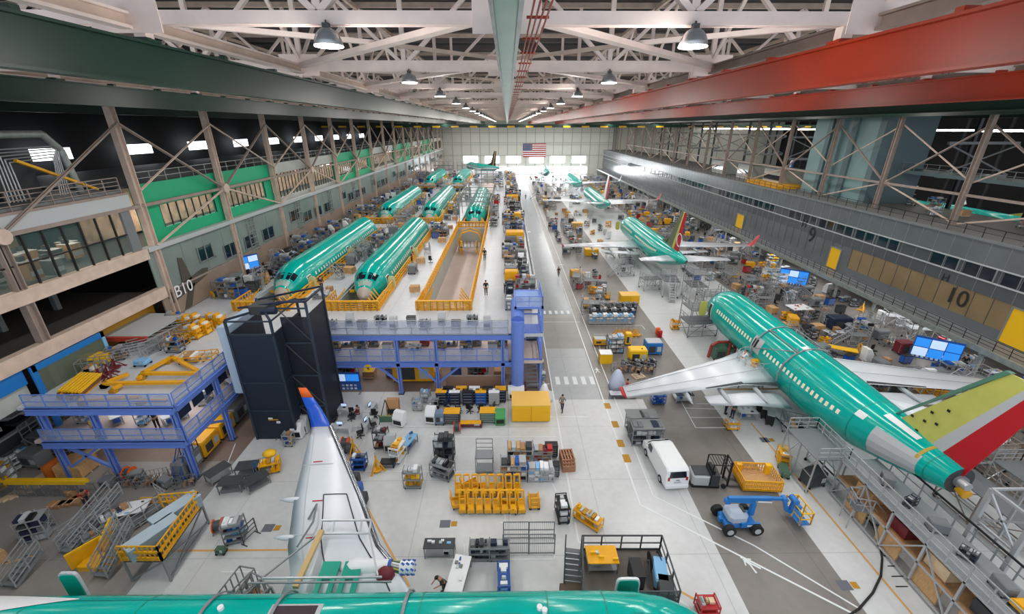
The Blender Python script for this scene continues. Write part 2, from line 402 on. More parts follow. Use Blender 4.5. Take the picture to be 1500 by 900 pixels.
# green and glazed facade blocks on the left, upper tier
def facade_block(y0,y1,kind,lab,n):
    t=thing('facade_block' if kind!='glass' else 'glazed_room',lab,'facade',(0,0,0),0); X=XL-.5
    if kind=='green':
        m=MB(); m.box(X-.3,y0,13.9,X,y1,15.1,facgreen); m.box(X-.3,y0,17.3,X,y1,19.5,facgreen); m.box(X-.3,y0,15.1,X,y0+2.6,17.3,facgreen); m.box(X-.3,y1-2,15.1,X,y1,17.3,facgreen)
        m.box(X-.3,(y0+y1)/2-1.2,15.1,X,(y0+y1)/2+1.2,17.3,facgreen); m.build('panel',t)
        ys=[(y0+2.6,(y0+y1)/2-1.2),((y0+y1)/2+1.2,y1-2)]
    else:
        m=MB(); m.box(X-.3,y0,13.9,X,y1,14.5,facpale); m.box(X-.3,y0,18.0,X,y1,19.5,facpale); m.build('panel',t); ys=[(y0,y1)]
    zt=17.3 if kind=='green' else 18.0; zb=15.1 if kind=='green' else 14.5
    for a,c in ys:
        m=MB(); m.box(X-.2,a,zb,X-.15,c,zt,glassmat('facade_glass','#8a9a90',.3)); w=m.build('window',t)
        k=max(2,int((c-a)/1.1))
        for i in range(k+1): f=MB(); yy=a+(c-a)*i/k; f.box(X-.1,yy-.05,zb,X,yy+.05,zt,black); f.build('mullion',w)
    m=MB(); m.box(X-6,y0,13.9,X-5.8,y1,19,mat('lit_room_back','#c9a58b',.7,noise=.35,scale=.8)); m.build('back_wall',t)
    for i in range(int((y1-y0)/3)): m=MB(); m.box(X-3,y0+1+i*3,zt-.15,X-2.8,y0+2.6+i*3,zt-.08,lampm); m.build('strip_light',t)
    m=MB(); m.rail([(XL-.1,y0,19.5),(XL-.1,y1,19.5)],galv,h=1.1,step=2,r=.03); m.build('guard_rail',t)
    return t
yy=41.3
for i,(L,k) in enumerate(((24.5,'green'),(24.6,'glass'),(25,'green'),(24,'glass'),(24,'green'),(24,'glass'),(24,'green'),(30,'glass'))):
    facade_block(yy,yy+L,k,('bright green facade block with dark windows' if k=='green' else 'glass-walled room with black mullions')+f', {ordw(i+1)} block along the left upper tier',i); yy+=L
b=MB(); b.box(XL-.3,40,13.5,XL+.35,YF-3,13.95,lgrey); b.box(XL-.1,40,9.3,XL,YF-3,13.5,facgrey); b.box(XL-.1,40,6.5,XL+.05,YF-3,9.3,facbrn); b.box(XL,40,9.1,XL+.12,YF-3,9.3,taupe)
for i in range(0,60): y=41+i*3.4; b.box(XL,y,9.3,XL+.02,y+.05,13.5,steel)
struct(b,'wall_left')
n=20
for i in range(44):
    y=46.5+i*4.4
    if i%5==4: continue
    n+=1; z0=9.7 if i%5 else 10.6; m=MB(); m.box(XL+.01,y,z0,XL+.05,y+(2.4 if i<3 else 3),z0+1.5,glass); w=m.build(f'window_{n}'); w['kind']='structure'
    f=MB(); 
    for q in (0,.5,1): f.box(XL+.05,y+q*(2.4 if i<3 else 3)-.06,z0-.1,XL+.12,y+q*(2.4 if i<3 else 3)+.06,z0+1.6,steel)
    f.box(XL+.05,y,z0-.12,XL+.12,y+3,z0,steel); f.build('window_frame',w)
for i,y in enumerate((56.5,70.5,84,98,112)):
    m=MB()
    for q in range(6): m.box(XL+.1,y,9.2+q*.8,XL+.25,y+1.6,9.25+q*.8,galv)
    for q in range(3): m.box(XL+.1,y+q*.8-.03,9.0,XL+.2,y+q*.8+.03,13.6,galv)
    tag(m.build('lattice_grille'),f'grey lattice frame on the left facade, {ordw(i+1)} from the near end','frame','lattice frames on the left facade')
o=text('B10',1.75,white,(XL+.16,42.9,8.75),(math.pi/2,0,math.pi/2),'lettering'); tag(o,'white B10 letters on the left wall panel','sign')
m=MB(); dk=mat('wall_graphic','#4e4840',.5); X=XL+.06
def gp(*pts): m.poly([(X,y,z) for y,z in pts],(.03,0,0),dk)
gp((40.6,8.9),(41,7.8),(47,9.0),(47.4,9.7),(46.5,9.9)); gp((43.4,12.0),(44,11.8),(44.6,9.2),(43.0,9.0)); gp((42.3,6.6),(43.4,6.6),(44.8,8.8),(43.8,8.8))
tag(m.build('wall_graphic'),'dark aeroplane silhouette painted on the left wall panel','wall graphic')
# lower left: blue framed glazing and store below the ledge
t=thing('blue_framed_screen','glass screen in a blue frame below the near left ledge','screen wall',(0,0,0))
m=MB(); m.box(XL+.35,27.0,6.5,XL+.4,32.4,8.4,glassmat('screen_glass','#6f7a68',.55,.2)); m.build('glass_panel',t)
m=MB(); m.box(XL+.32,26.8,8.3,XL+.45,32.7,8.75,blue2); m.box(XL+.32,26.7,3.7,XL+.45,27.1,8.75,blue2); m.box(XL+.32,32.4,6.5,XL+.45,32.7,8.75,skyb); m.build('frame',t)
b=MB(); b.box(XL-.1,8,7.6,XL+.1,26.5,8.7,blue2); b.box(XL-.2,8,6.2,XL-.1,26.5,7.6,facpale); b.box(XL-9,8,0,XL-8.8,25.4,5.6,facpale)
for i in range(8): b.box(XL+.1,9+i*2,6.2,XL+.16,9.2+i*2,8.6,navy)
b.box(XL-1.3,33.8,5,XL-1.2,40,8.8,mat('olive_wall','#5c6426',.6)); b.box(XL-1.4,34,6.4,XL-1.1,40,8.8,yeld)
struct(b,'wall_left_lower')
# ------------- right building
b=MB(); pg=mat('right_panel','#666b6f',.22,noise=.1,scale=.3); tan=mat('right_tan_panel','#857153',.35,noise=.15,scale=.3); pd=mat('right_panel_dark','#50555a',.2)
XW=52.5
b.box(XW,-5,3.3,XW+.3,YF-2,4.4,pg)
for i in range(18): 
    y0=26+i*12.4; b.box(XW,y0,4.4,XW+.25,y0+12.4,7.4,tan if i in(1,2,0) else pg)
    for q in range(6): b.box(XW-.03,y0+q*2.07,4.4,XW,y0+q*2.07+.06,7.4,steeld)
b.box(XW-.05,-5,7.4,XW+.3,YF-2,8.9,pd); b.box(XW,-5,8.9,XW+.25,YF-2,10.4,pd); b.box(XW-.05,-5,10.4,XW+.3,YF-2,13.0,pg)
b.box(XW-.12,-5,8.8,XW,YF-2,8.95,lgrey); b.box(XW-.12,-5,10.35,XW,YF-2,10.5,lgrey); b.box(XW-.15,-5,12.85,XW+.4,YF-2,13.1,mgrey)
for i in range(110): b.box(XW-.06,16+i*2.07,7.4,XW,16.05+i*2.07,12.9,steel)
struct(b,'wall_right')
n=80
for i in range(40):
    y=31+i*4.14
    if i%7 in (5,): continue
    n+=1; m=MB(); m.box(XW-.04,y,9.0,XW,y+3.4,10.3,glass); w=m.build(f'window_{n}'); w['kind']='structure'
    f=MB(); f.box(XW-.1,y-.08,8.95,XW-.02,y+.08,10.4,steel); f.box(XW-.1,y+1.7,8.95,XW-.02,y+1.78,10.4,steel); f.build('window_frame',w)
b=MB(); b.box(XW,-5,12.7,67,YF-2,13.0,mat('mezz_roof','#6f6f6b',.6,noise=.08,scale=.4)); b.box(66.8,-5,0,67,YF-2,13,dgrey); struct(b,'ceiling_right_mezzanine')
b=MB(); b.box(49.2,18,3.0,XW,YF-2,3.3,mgrey); b.box(49.0,18,2.8,49.3,YF-2,3.4,galv); struct(b,'walkway_right')
b=MB(); b.rail([(49.25,18,3.4),(49.25,120,3.4)],black,h=1.1,step=1.55,mids=(.33,.66),r=.025); tag(b.build('guard_rail'),'long black guard rail along the right walkway, near half','railing')
b=MB(); b.rail([(49.25,120,3.4),(49.25,240,3.4)],black,h=1.1,step=4,mids=(.5,),r=.03); tag(b.build('guard_rail'),'long black guard rail along the right walkway, far half','railing')
b=MB(); b.rail([(53,30,13.1),(53,200,13.1)],black,h=1.1,step=2.1,mids=(.5,),r=.03); tag(b.build('guard_rail'),'black guard rail along the edge of the right mezzanine roof','railing')
for i,y in enumerate([31.8+7.1*k for k in range(28)]):
    m=MB(); m.box(49.25,y-.12,0,49.55,y+.12,2.8,galv); m.box(49.3,y-.35,2.5,49.5,y+.35,2.8,galv); m.box(49.15,y-.25,0,49.65,y+.25,.05,steeld)
    tag(m.build('walkway_post'),f'grey post under the right walkway, {ordw(i+1)} from the near end','post','posts under the right walkway')
for s,sz,y,z,k in (('H',1.8,75.2,8.7,0),('9',3.6,72.6,7.2,1),('H',1.3,48.3,7.8,2),('10',2.7,46.2,6.1,3)):
    o=text(s,sz,mat('sign_dark','#1f1e1c',.6),(XW-.12,y,z),(math.pi/2,0,-math.pi/2),'lettering'); tag(o,('small dark letter H beside the big numeral nine on the right facade','big dark numeral nine on the right facade beyond the yellow doorway','small dark letter H above the numeral ten on the right facade','big dark numeral ten on the tan panels of the right facade')[k],'sign')
for i,(y0,y1,z1) in enumerate(((31.5,40.5,7.2),(65.2,67.4,6.6),(95,98,6.3))):
    m=MB(); m.box(XW-.1,y0,3.4,XW-.02,y1,z1,yel2); m.box(XW-.16,y0-.15,3.4,XW-.02,y0,z1+.15,steel); m.box(XW-.16,y1,3.4,XW-.02,y1+.15,z1+.15,steel); m.box(XW-.16,y0,z1,XW-.02,y1,z1+.15,steel)
    tag(m.build('wall_recess'),('wide bright yellow panel at the near end of the right facade','narrow yellow doorway panel below the big 9','small yellow panel far along the right facade')[i],'panel')
# tower block standing on the right mezzanine
b=MB(); tb=mat('tower_blue_grey','#7d9a9c',.5); tb2=mat('tower_blue_dark','#5d7378',.5)
b.box(58,72,13,66,87,31,tb); b.box(57.6,76,13,58,77.2,31,tb2); b.box(57.6,82,13,58,83,31,tb2); b.box(58,70.8,13,66,72,31,tb2); b.tube((57.5,79.5,13),(57.5,79.5,31),.35,tb,10)
tag(b.build('service_tower'),'blue-grey windowless service tower on the right mezzanine roof','tower')
b=MB(); b.box(62,30,17.8,66,72,18.3,tb2); b.rail([(62,30,18.3),(62,72,18.3)],steel,h=1.1,step=2); tag(b.build('gantry_walkway'),'blue-grey gantry walkway behind the braces, right of the service tower','walkway')
for i,y in enumerate((92,104,118)):
    m=MB(); m.box(57,y,13,62,y+7,16.2,facpale); m.box(56.9,y+.3,14,57,y+6.7,15,glass); m.box(56.9,y,16.1,62.1,y+7.1,16.3,mgrey)
    tag(m.build('rooftop_room'),f'low grey room on the right mezzanine roof beyond the tower, {ordw(i+1)} from near','room','rooms on the right mezzanine roof')
b=MB(); b.box(54,88,13.0,60,100,13.6,yel); b.rail([(53.6,84,13.1),(53.6,100,13.1)],yel,h=1.1,step=2); tag(b.build('hoist_platform'),'yellow railed platform on the right mezzanine roof','platform')
# far right bay steelwork: rows of columns and beams
for i,y in enumerate(GRID):
    if y<40: continue
    for X,nm in ((80,'inner'),(140,'outer')):
        column(X,y,27,f'column in the {nm} row of the far right bay, {ordw(i)} from near',.5,steeld,f'columns of the {nm} row, far right bay')
for i in range(9):
    y=50+i*20; m=MB(); m.box(68,y,17,79,y+.5,17.5,steel); m.bar((68,y,17.5),(79,y,22),.2,.2,steel); m.bar((79,y,17.5),(68,y,22),.2,.2,steel); m.box(68,y,22,79,y+.4,22.4,steel)
    tag(m.build('portal_truss'),f'steel cross frame above the far right bay, {ordw(i+1)} from near','frame','cross frames above the far right bay')
for i in range(12):
    y=60+i*14; m=MB(); m.box(90,y,23.6,130,y+.35,23.85,lampm); tag(m.build('strip_light'),f'long row of lights under the roof of the far right bay, {ordw(i+1)} from near','lamp','light rows of the far right bay')
for i in range(10):
    y=56+i*14; m=MB(); m.box(-58,y,20.6,-57.7,y+5,22,sky); w=m.build(f'window_{140+i}'); w['kind']='structure'
b=MB(); b.box(149.5,-5,0,150,YF,33,darkin); struct(b,'wall_right_far')  # dark depth of the far bay painted as a near-black wall
# ------------- roof deck, trusses, girders
b=MB(); rd=mat('roof_deck','#39393d',.85,noise=.08,scale=.3); b.box(-75,-5,34.5,150,YF,35,rd)
for i in range(44): 
    y=2+i*5.8; b.box(-75,y,33.9,150,y+.25,34.5,mat('purlin','#6d6665',.7))
struct(b,'ceiling')
def truss(y,i,major):
    t=thing('roof_truss',f'pale roof truss across the hall, {ordw(i)} from the near end','truss',(0,y,0),0,'roof trusses across the hall')
    d=.55 if major else .38
    zb=27.5; zt=33.3; X0,X1=-60,110
    m=MB(); m.box(X0,-.2,zb,X1,-.14,zb+d,cream); m.box(X0,-.14,zb+d/2-.03,X1,.14,zb+d/2+.03,cream); m.box(X0,.14,zb,X1,.2,zb+d,cream)
    for s in (-24,-12,0,12,24): m.box(s-1.1,-.24,zb-.25,s+1.1,-.2,zb+d+.3,cream)
    m.build('bottom_chord',t)
    m=MB(); m.box(X0,-.15,zt,X1,.15,zt+.35,creamd); m.build('top_chord',t)
    k=0; x=X0
    while x<X1:
        m=MB(); m.bar((x,0,zb+.2),(x,0,zt),.26,.2,cream); m.build('vertical_strut',t)
        m=MB(); c=(x+(6 if k%2==0 else 0)); e=(x+(0 if k%2==0 else 6)); m.bar((c,0,zb+.3),(e,0,zt),.28,.2,cream); m.build('diagonal_strut',t)
        x+=6;k+=1
for i,y in enumerate([3.9+12.4*k for k in range(20)]):
    if y<10: continue
    truss(y,i,i%2==0)
# secondary trusses lengthwise
for j,X in enumerate((-48,-30,-12,12,30,48)):
    t=thing('lengthwise_truss',f'lengthwise roof truss, {ordw(j+1)} from the left side','truss',(X,0,0),0,'lengthwise roof trusses')
    main=abs(X)==12
    m=MB(); m.box(-.2,8,27.35,.2,240,27.45,cream if X<0 else taupe); m.box(-.05,8,27.4,.05,240,27.8,creamd if X<0 else taupe); m.box(-.2,8,27.75,.2,240,27.83,cream if X<0 else taupe); m.build('bottom_chord',t)  # right-hand chords are shaded: that shade is put into the taupe colour
    m=MB(); m.box(-.12,8,33.1,.12,240,33.4,creamd); m.build('top_chord',t)
    for i in range(19):
        y=3.9+12.4*i
        for a,c in (((y,28),(y+6.2,33.1)),((y+12.4,28),(y+6.2,33.1))):
            if a[0]<9: continue
            m=MB(); m.bar((0,a[0],a[1]),(0,c[0],c[1]),.17,.14,cream); m.build('diagonal_strut',t)
# horizontal wind bracing in the bottom chord plane
for i in range(1,18):
    y=3.9+12.4*i
    for s,nm in ((-1,'left'),(1,'right')):
        m=MB(); m.bar((s*12,y+12.2,27.75),(s*.3,y+.4,27.9),.5,.22,cream); tag(m.build('wind_brace'),f'wide pale wind brace running from the centre to the {nm} girder, {ordw(i)} from near','brace',f'wind braces {nm} of the centre girder')
        m=MB(); m.bar((s*12,y+.2,27.7),(s*6,y+6.2,28.0),.22,.18,cream); m.bar((s*6,y+6.2,28),(s*.3,y+12,28.1),.2,.16,creamd); tag(m.build('wind_brace'),f'thin wind brace {nm} of the centre girder, {ordw(i)} from near','brace',f'thin wind braces {nm} of the centre girder')
# bolted gusset stubs that carry the girders + crane girders
def girder(X,mt,label,z0=25.85,z1=26.95,w=.5,hang=True):
    t=thing('crane_girder',label,'crane girder',(X,0,0),0)
    m=MB(); m.box(-.05,4,z0,.05,244,z1,mt); m.box(-w/2,4,z0-.08,w/2,244,z0,mt); m.box(-w/2,4,z1,w/2,244,z1+.08,mt)
    s=1 if X>0 else -1
    m.build('beam',t)
    if hang:
        for i in range(20):
            h=MB()
            y=3.9+12.4*i
            if y<5: continue
            h.box(-.18,y-.18,z1+.08,.18,y+.18,27.5,cream)
            h.box(-.3,y-.3,z1+.08,.3,y+.3,z1+.16,mt); h.build('hanger',t)
    if abs(X)<30:
        for i in range(24): c=MB(); y=8+i*4.1; c.box(-.2,y-.12,z1+.08,.2,y+.12,z1+.2,mt); c.build('clip',t)
    return t
def lgird(X,mt,lab): girder(X,mt,lab)
girder(-11.7,greenb,'long dark green crane girder left of the centre, nearest the centre')
girder(-26.5,greenb,'second dark green crane girder left of the centre')
girder(-44,greenb,'third dark green crane girder left of the centre'); girder(-60,greenb,'fourth and outermost green crane girder on the left')
girder(11.0,redb,'long orange-red crane girder nearest the centre on the right'); girder(25.0,redb,'second orange-red crane girder on the right')
girder(41,greenb,'dark green crane girder right of the two red ones'); girder(54,greenb,'second dark green crane girder on the right'); girder(75,greenb,'third dark green crane girder on the right')
# centre girder, pale green underside
t=thing('crane_girder','pale green and silver crane girder on the hall centre line','crane girder',(0,0,0))
pg2=mat('centre_girder','#7fa493',.35,metal=.3,noise=.12,scale=.5)
m=MB(); m.box(-.21,4,26.05,.21,240,26.14,pg2); m.box(-.05,4,26.14,.05,240,27.3,pg2); m.box(-.25,4,27.2,.25,240,27.4,pg2); m.box(-.24,4,26.0,-.18,240,26.2,galv); m.box(.16,4,26.0,.23,240,26.2,galv); m.build('beam',t)
t=thing('conductor_bars','bundle of thin red conductor bars beside the centre girder','conductor bars',(0,0,0))
m=MB()
for k in range(4): m.tube((.5+.11*k,4,26.6),(.5+.11*k,235,26.6),.022,redb,5)
m.build('bar',t)
for k in range(60): m=MB(); m.box(.42,6+k*2.4,26.63,.9,6.06+k*2.4,26.68,redb); m.build('bracket',t)
# travelling bridge cranes far down the hall
for i,(y,x0,x1) in enumerate(((150,-60,58),(190,-34,140))):
    t=thing('bridge_crane',('travelling bridge crane with yellow end trucks across the far hall','second yellow-trucked bridge crane behind the first')[i],'crane',(0,0,0))
    m=MB(); m.box(x0,y,24.35,x1,y+1.2,25.3,greenb); m.build('bridge_beam',t)
    for k in range(int((x1-x0)/6)):
        m=MB(); m.box(x0+k*6,y-.3,24.3,x0+k*6+2.4,y+1.4,24.8,yel2); m.build('end_truck',t)
# high-bay lamps
def lamp(x,y,i,side,z=26.9):
    t=thing('high_bay_lamp',f'round high-bay lamp {side} of the centre girder, {ordw(i)} from the near end','lamp',(x,y,z),0,f'high-bay lamps {side} of the centre girder')
    m=MB(); rings=[]
    for r,zz in ((.12,.5),(.26,.42),(.36,.3),(.42,.15),(.46,0)): rings.append([(r*math.cos(a*math.pi/8),r*math.sin(a*math.pi/8),zz) for a in range(16)])
    m.loft(rings[::-1],alum); m.build('reflector',t)
    m=MB(); m.tube((0,0,-.03),(0,0,.03),.45,lampm,16); m.build('lens',t)
    m=MB(); m.tube((0,0,.45),(0,0,.7),.03,steeld,6); m.box(-.1,-.1,.42,.1,.1,.62,steeld); m.build('stem',t)
    return t
for i in range(18):
    y=16.0+12.4*i
    for s,nm in ((-1,'left'),(1,'right')): 
        lamp(s*(5.7 if s<0 else 6.0),y,i+1,nm)
# ------------- aircraft: local frame nose at origin, body toward -x, left side +y, z up from body axis
def fsec(L,tail):
    S=[(0,.06,.06,-.62),(.25,.42,.42,-.58),(.7,.75,.78,-.5),(1.4,1.1,1.15,-.36),(2.2,1.4,1.5,-.2),(3.2,1.66,1.8,-.06),(4.5,1.82,1.97,0),(6,1.88,2.02,0)]
    if tail: S+=[(L-13,1.88,2.02,0),(L-10.5,1.8,1.88,.12),(L-8,1.58,1.62,.36),(L-5.5,1.25,1.28,.68),(L-3,.86,.88,1.02),(L-1,.48,.5,1.3),(L,.18,.2,1.45)]
    else: S+=[(L-1,1.88,2.02,0),(L,1.88,2.02,0)]
    return S
def fpt(S,d,a,off=0):
    # surface point at distance d behind nose, angle a (0 = left side, 90 = top)
    for (d0,r0,v0,z0),(d1,r1,v1,z1) in zip(S,S[1:]):
        if d0<=d<=d1:
            t=(d-d0)/(d1-d0); r=r0+(r1-r0)*t; v=v0+(v1-v0)*t; z=z0+(z1-z0)*t; a=math.radians(a)
            return Vector((-d,(r+off)*math.cos(a),z+(v+off)*math.sin(a)))
def patch(m,S,d0,d1,a0,a1,mt,off=.02,nd=2,na=2):
    vs=[];fs=[]
    for o in (off,-.02):
        for i in range(nd+1):
            for j in range(na+1): vs.append(fpt(S,d0+(d1-d0)*i/nd,a0+(a1-a0)*j/na,o))
    w=na+1; q=(nd+1)*w
    for i in range(nd):
        for j in range(na): k=i*w+j; fs+=[(k,k+1,k+w+1,k+w),(q+k,q+k+w,q+k+w+1,q+k+1)]
    # rim
    rim=[j for j in range(w)]+[i*w+na for i in range(1,nd+1)]+[nd*w+j for j in range(na-1,-1,-1)]+[i*w for i in range(nd-1,0,-1)]
    for a,b_ in zip(rim,rim[1:]+rim[:1]): fs.append((a,a+q,b_+q,b_))
    m.add(vs,fs,mt); return m
def body(t,S,L,tail,nosem,nm='fuselage',fm=None):
    m=MB(); N=36; fm=fm or teal; ds=[s[0] for s in S]; e=[]
    for a,b_ in zip(ds,ds[1:]):
        k=max(1,int((b_-a)/2.5)); e+=[a+(b_-a)*i/k for i in range(k)]
    e.append(ds[-1])
    ring=lambda d:[tuple(fpt(S,d,360*i/N)) for i in range(N)]
    cut=[d for d in e if d<=.71]; m.loft([ring(d) for d in cut],nosem,caps=False); m.add(ring(cut[0]),[tuple(range(N))],nosem)
    rest=[d for d in e if d>=.69]; m.loft([ring(d) for d in rest],fm,caps=False); m.add(ring(rest[-1]),[tuple(range(N-1,-1,-1))],dgrey)
    o=m.build(nm,t)
    # skin laps and frame joints
    s=MB(); lap=mat('skin_lap','#0b8672',.35)
    for d in [x for x in (6,8.5,14,20,26,31) if x<L-2]:
        r=[fpt(S,d,i*10,.012) for i in range(37)]; r2=[fpt(S,d+.06,i*10,.012) for i in range(37)]
        s.add(r+r2,[(i,i+1,i+38,i+37) for i in range(36)],lap)
    for a in (32,62,90,118,148):
        ee=[4.5+(L-(13 if tail else 0.2)-4.5)*i/8 for i in range(9)]
        r=[fpt(S,d,a-.6,.012) for d in ee]; r2=[fpt(S,d,a+.6,.012) for d in ee]; s.add(r+r2,[(i,i+1,i+10,i+9) for i in range(8)],lap)
    s.build('skin_joint',o)
    return o
def cockpit(t,S,cover=False):
    wm=glass if not cover else lgrey
    for a0,a1,d0,d1 in ((52,72,1.75,2.6),(74,89,1.6,2.4),(91,106,1.6,2.4),(108,128,1.75,2.6)):
        m=MB(); patch(m,S,d0,d1,a0-10 if a0<90 else a0+0,a1-10 if a0<90 else a1+10,wm,.015); m.build('cockpit_window',t)
def cabin_windows(t,S,d0,d1,side,mt,step=.52,a=14,w=.26,gap=()):
    d=d0
    while d<d1:
        if not any(g0<d<g1 for g0,g1 in gap):
            m=MB(); aa=(a-4.6,a+4.6) if side>0 else (180-a-4.6,180-a+4.6)
            patch(m,S,d,d+w,aa[0],aa[1],mt,.02,1,1); m.build('cabin_window',t)
        d+=step
def door_open(t,S,d,side,mt=olive,frame=white):
    m=MB(); a=(-26,22) if side>0 else (158,206); patch(m,S,d,d+.86,a[0],a[1],frame,.04,1,6); patch(m,S,d+.09,d+.77,a[0]+3,a[1]-3,mat('door_opening','#2b2f2e',.8),.06,1,6)
    m.build('door_frame',t)
    y=fpt(S,d,0).y*side+side*.12; m=MB(); pts=[]
    for i in range(20):
        q=2*math.pi*i/20; cx=math.copysign(abs(math.cos(q))**.45,math.cos(q))*.44; cz=math.copysign(abs(math.sin(q))**.45,math.sin(q))*.92
        pts.append((-d+.15+.1*abs(cz)*0,y+side*(.5+cx),cz-.05))
    m.poly(pts,(.14,0,0),mt); m.build('entry_door',t)
def airfoil(c,th,n=8):
    up=[(0,0)];lo=[]
    for i in range(1,n+1):
        x=(i/n)**1.6; y=5*th*(.2969*math.sqrt(x)-.126*x-.3516*x*x+.2843*x**3-.1036*x**4); up.append((x*c,y*c)); lo.append((x*c,-y*c*.75))
    return up+lo[::-1]
def wingmesh(secs,mt,m=None,vert=False,capm=None):
    # secs: (y,xLE,z,chord,thick)
    m=m or MB(); rings=[]
    for y,x,z,c,th in secs:
        if vert: rings.append([(x-a,y+b_,z) for a,b_ in airfoil(c,th)])
        else: rings.append([(x-a,y,z+b_) for a,b_ in airfoil(c,th)])
    m.loft(rings,mt); return m
def aircraft(name,label,loc,rz,L=34.5,cut=None,fat=1.0,dorsal=True,fsh=0,fch=5.9,tailcol='olive',wings=True,stab=True,wtip=red,winl=True,win_sides=(1,),detail=True,finmats=(olive,lgrey,red),group=None,short=False):
    t=thing(name,label,'aircraft',loc,rz,group); S=[(d,a*fat,b_*fat,c) for d,a,b_,c in fsec(L,True)]
    if cut:
        q=fpt(S,cut,0); u=fpt(S,cut,90); S=[x for x in S if x[0]<cut]+[(cut,q.y,u.z-q.z,q.z)]
    f=body(t,S,L,True,white if detail else lgrey)
    cockpit(t,S)
    if detail:
        for s in win_sides: cabin_windows(t,S,5.6,L-9,s,mat('window_cream','#f2ecd0',.4),.52,16,gap=((13.2,15.0),))
        for s in (1,-1): door_open(t,S,3.4,s)
    k=L-13
    xr=-(L*.355)
    if wings:
        for s in (1,-1):
            sec=[(s*1.5,xr+.6,-1.1,7.2,.12),(s*5.6,xr-2.1,-.75,4.7 if detail else 4.9,.11),(s*17.0,xr-8.6,.35,1.75,.09)]
            w=wingmesh(sec,wingw).build('wing',t)
            if detail:
                # flap pulled clear of the trailing edge ; dark bars paint the shade of the gap
                m=MB(); m.loft([[(x-a,y,z+b_) for a,b_ in airfoil(c,.1,5)] for y,x,z,c in ((s*2.6,xr-7.0,-1.55,2.3),(s*5.6,xr-7.1,-1.3,2.0),(s*9.8,xr-8.3,-.85,1.4))],wingw); m.build('flap',w)
                m=MB()
                for (y0,x0,z0,y1,x1,z1) in ((2.4,-6.35,-1.0,5.6,-6.45,-.78),(5.6,-6.45,-.75,9.6,-7.75,-.4)):
                    m.bar((xr+x0+.0,s*y0,z0+.02),(xr+x1,s*y1,z1+.02),.42,.08,dgrey)
                m.build('flap_gap_shade',w)
                for yy,xx,zz in ((4.5,-7.4,-1.2),(8,-8,-.85),(11.5,-8.4,-.45)):
                    m=MB(); m.loft([[(xr+xx+q,s*yy+r*math.cos(a*math.pi/4),zz+r*math.sin(a*math.pi/4)) for a in range(8)] for q,r in ((1.2,.05),(.6,.2),(-.6,.2),(-1.6,.04))],wingg); m.build('flap_track_fairing',w)
                m=MB()
                for c0 in (.16,.62):
                    p0=(xr-1.0-5.6*c0,s*3,-.56); p1=(xr-8.6-1.75*c0*.9+.1,s*16.8,.45); 
                    m.bar(p0,p1,.03,.02,mgrey)
                m.build('panel_joint',w)
            m=MB(); m.loft([[(x-a,y,z+b_) for a,b_ in airfoil(c,.1,5)] for y,x,z,c in ((s*17,xr-8.6,.35,1.75),(s*17.35,xr-8.9,.5,1.5))]+([[(x-a,y+(b_),z) for a,b_ in airfoil(c,.1,5)] for y,x,z,c in ((s*17.6,xr-9.6,1.2,1.1),(s*17.85,xr-10.6,2.6,.6))] if winl else []),wtip); m.build('winglet',w)
        m=MB(); m.loft([[tuple(Vector((d,1.95*k_*math.cos(a),-1.0+1.15*k_*math.sin(a)))) for a in [2*math.pi*i/16 for i in range(16)]] for d,k_ in ((xr+3,.3),(xr+1,.9),(xr-3,1.05),(xr-7,1.0),(xr-10,.3))],lgrey); m.build('wing_body_fairing',t)
    if stab:
        for s in (1,-1): wingmesh([(s*.5,-(L-5.6),1.0,3.9,.09),(s*6.9,-(L-1.6)-0,1.6,1.5,.08)],wingw).build('tailplane',t)
    # fin: primer green forward box, grey strip, coloured rudder
    x0=-(L-9.6)-fsh; zt=8.35
    fa,fb,fc=finmats
    def finpart(c0,c1,mt,nm):
        m=MB(); v=[]; 
        for z,xl,c,w in ((1.3,x0,fch,.3),(zt,x0-4.9,2.15,.12)):
            for q in (c0,c1):
                for s in (1,-1): v.append((xl-c*q,s*w*(.25 if q in(0,1) else 1)*(1-q*.6),z))
        # order: per level: (c0,+)(c0,-)(c1,+)(c1,-)
        m.add(v,[(0,1,3,2),(4,6,7,5),(0,2,6,4),(1,5,7,3),(0,4,5,1),(2,3,7,6)],mt); return m.build(nm,t)
    finpart(0,.52,fa,'fin'); finpart(.52,.68,fb,'fin_rear_panel'); finpart(.68,1,fc,'rudder')
    if dorsal: m=MB(); m.poly([(x0+3.2,.12,1.75),(x0,.12,1.9),(x0-1.2,.12,3.1)],(0,-.24,0),fa); m.build('dorsal_fin',t)
    return t,S,f
# nearest complete airliner on the right
near,SN,fus=aircraft('airliner','large teal airliner without engines, nearest on the right, red rudder and pale green fin',(26.5,51.2,4.15),math.pi/2,34.2,cut=32.1,fat=1.25,dorsal=False,fsh=2.4,fch=5.1,win_sides=(1,),stab=False,winl=False)
m=MB(); patch(m,SN,26.0,26.7,30,44,white,.02,3,4); m.build('white_patch',near)
m=MB(); patch(m,SN,17.9,18.6,72,84,white,.02,2,2); m.build('white_patch',near)
m=MB(); m.poly([(-26.9,.14,1.9),(-27.2,.14,2.2),(-32.0,.1,8.4),(-31.7,.1,8.4)],(0,-.28,0),mat('fin_edge','#4f7d6a',.4)); m.build('fin_leading_edge',near)
m=MB(); patch(m,SN,27.6,30.6,-34,34,lgrey,.03,3,4); m.build('grey_access_panel',near)
m=MB(); patch(m,SN,27.2,29.6,62,76,white,.03,3,3); m.build('white_strip',near)
m=MB(); patch(m,SN,30.3,30.5,20,80,mat('yellow_primer','#b49a3a',.6),.03,2,5); m.build('primer_band',near)
m=MB(); patch(m,SN,13.4,14.9,0,34,lgrey,.04,2,4); patch(m,SN,13.6,14.2,8,28,black,.06,1,2); m.build('overwing_exit',near)
m=MB(); 
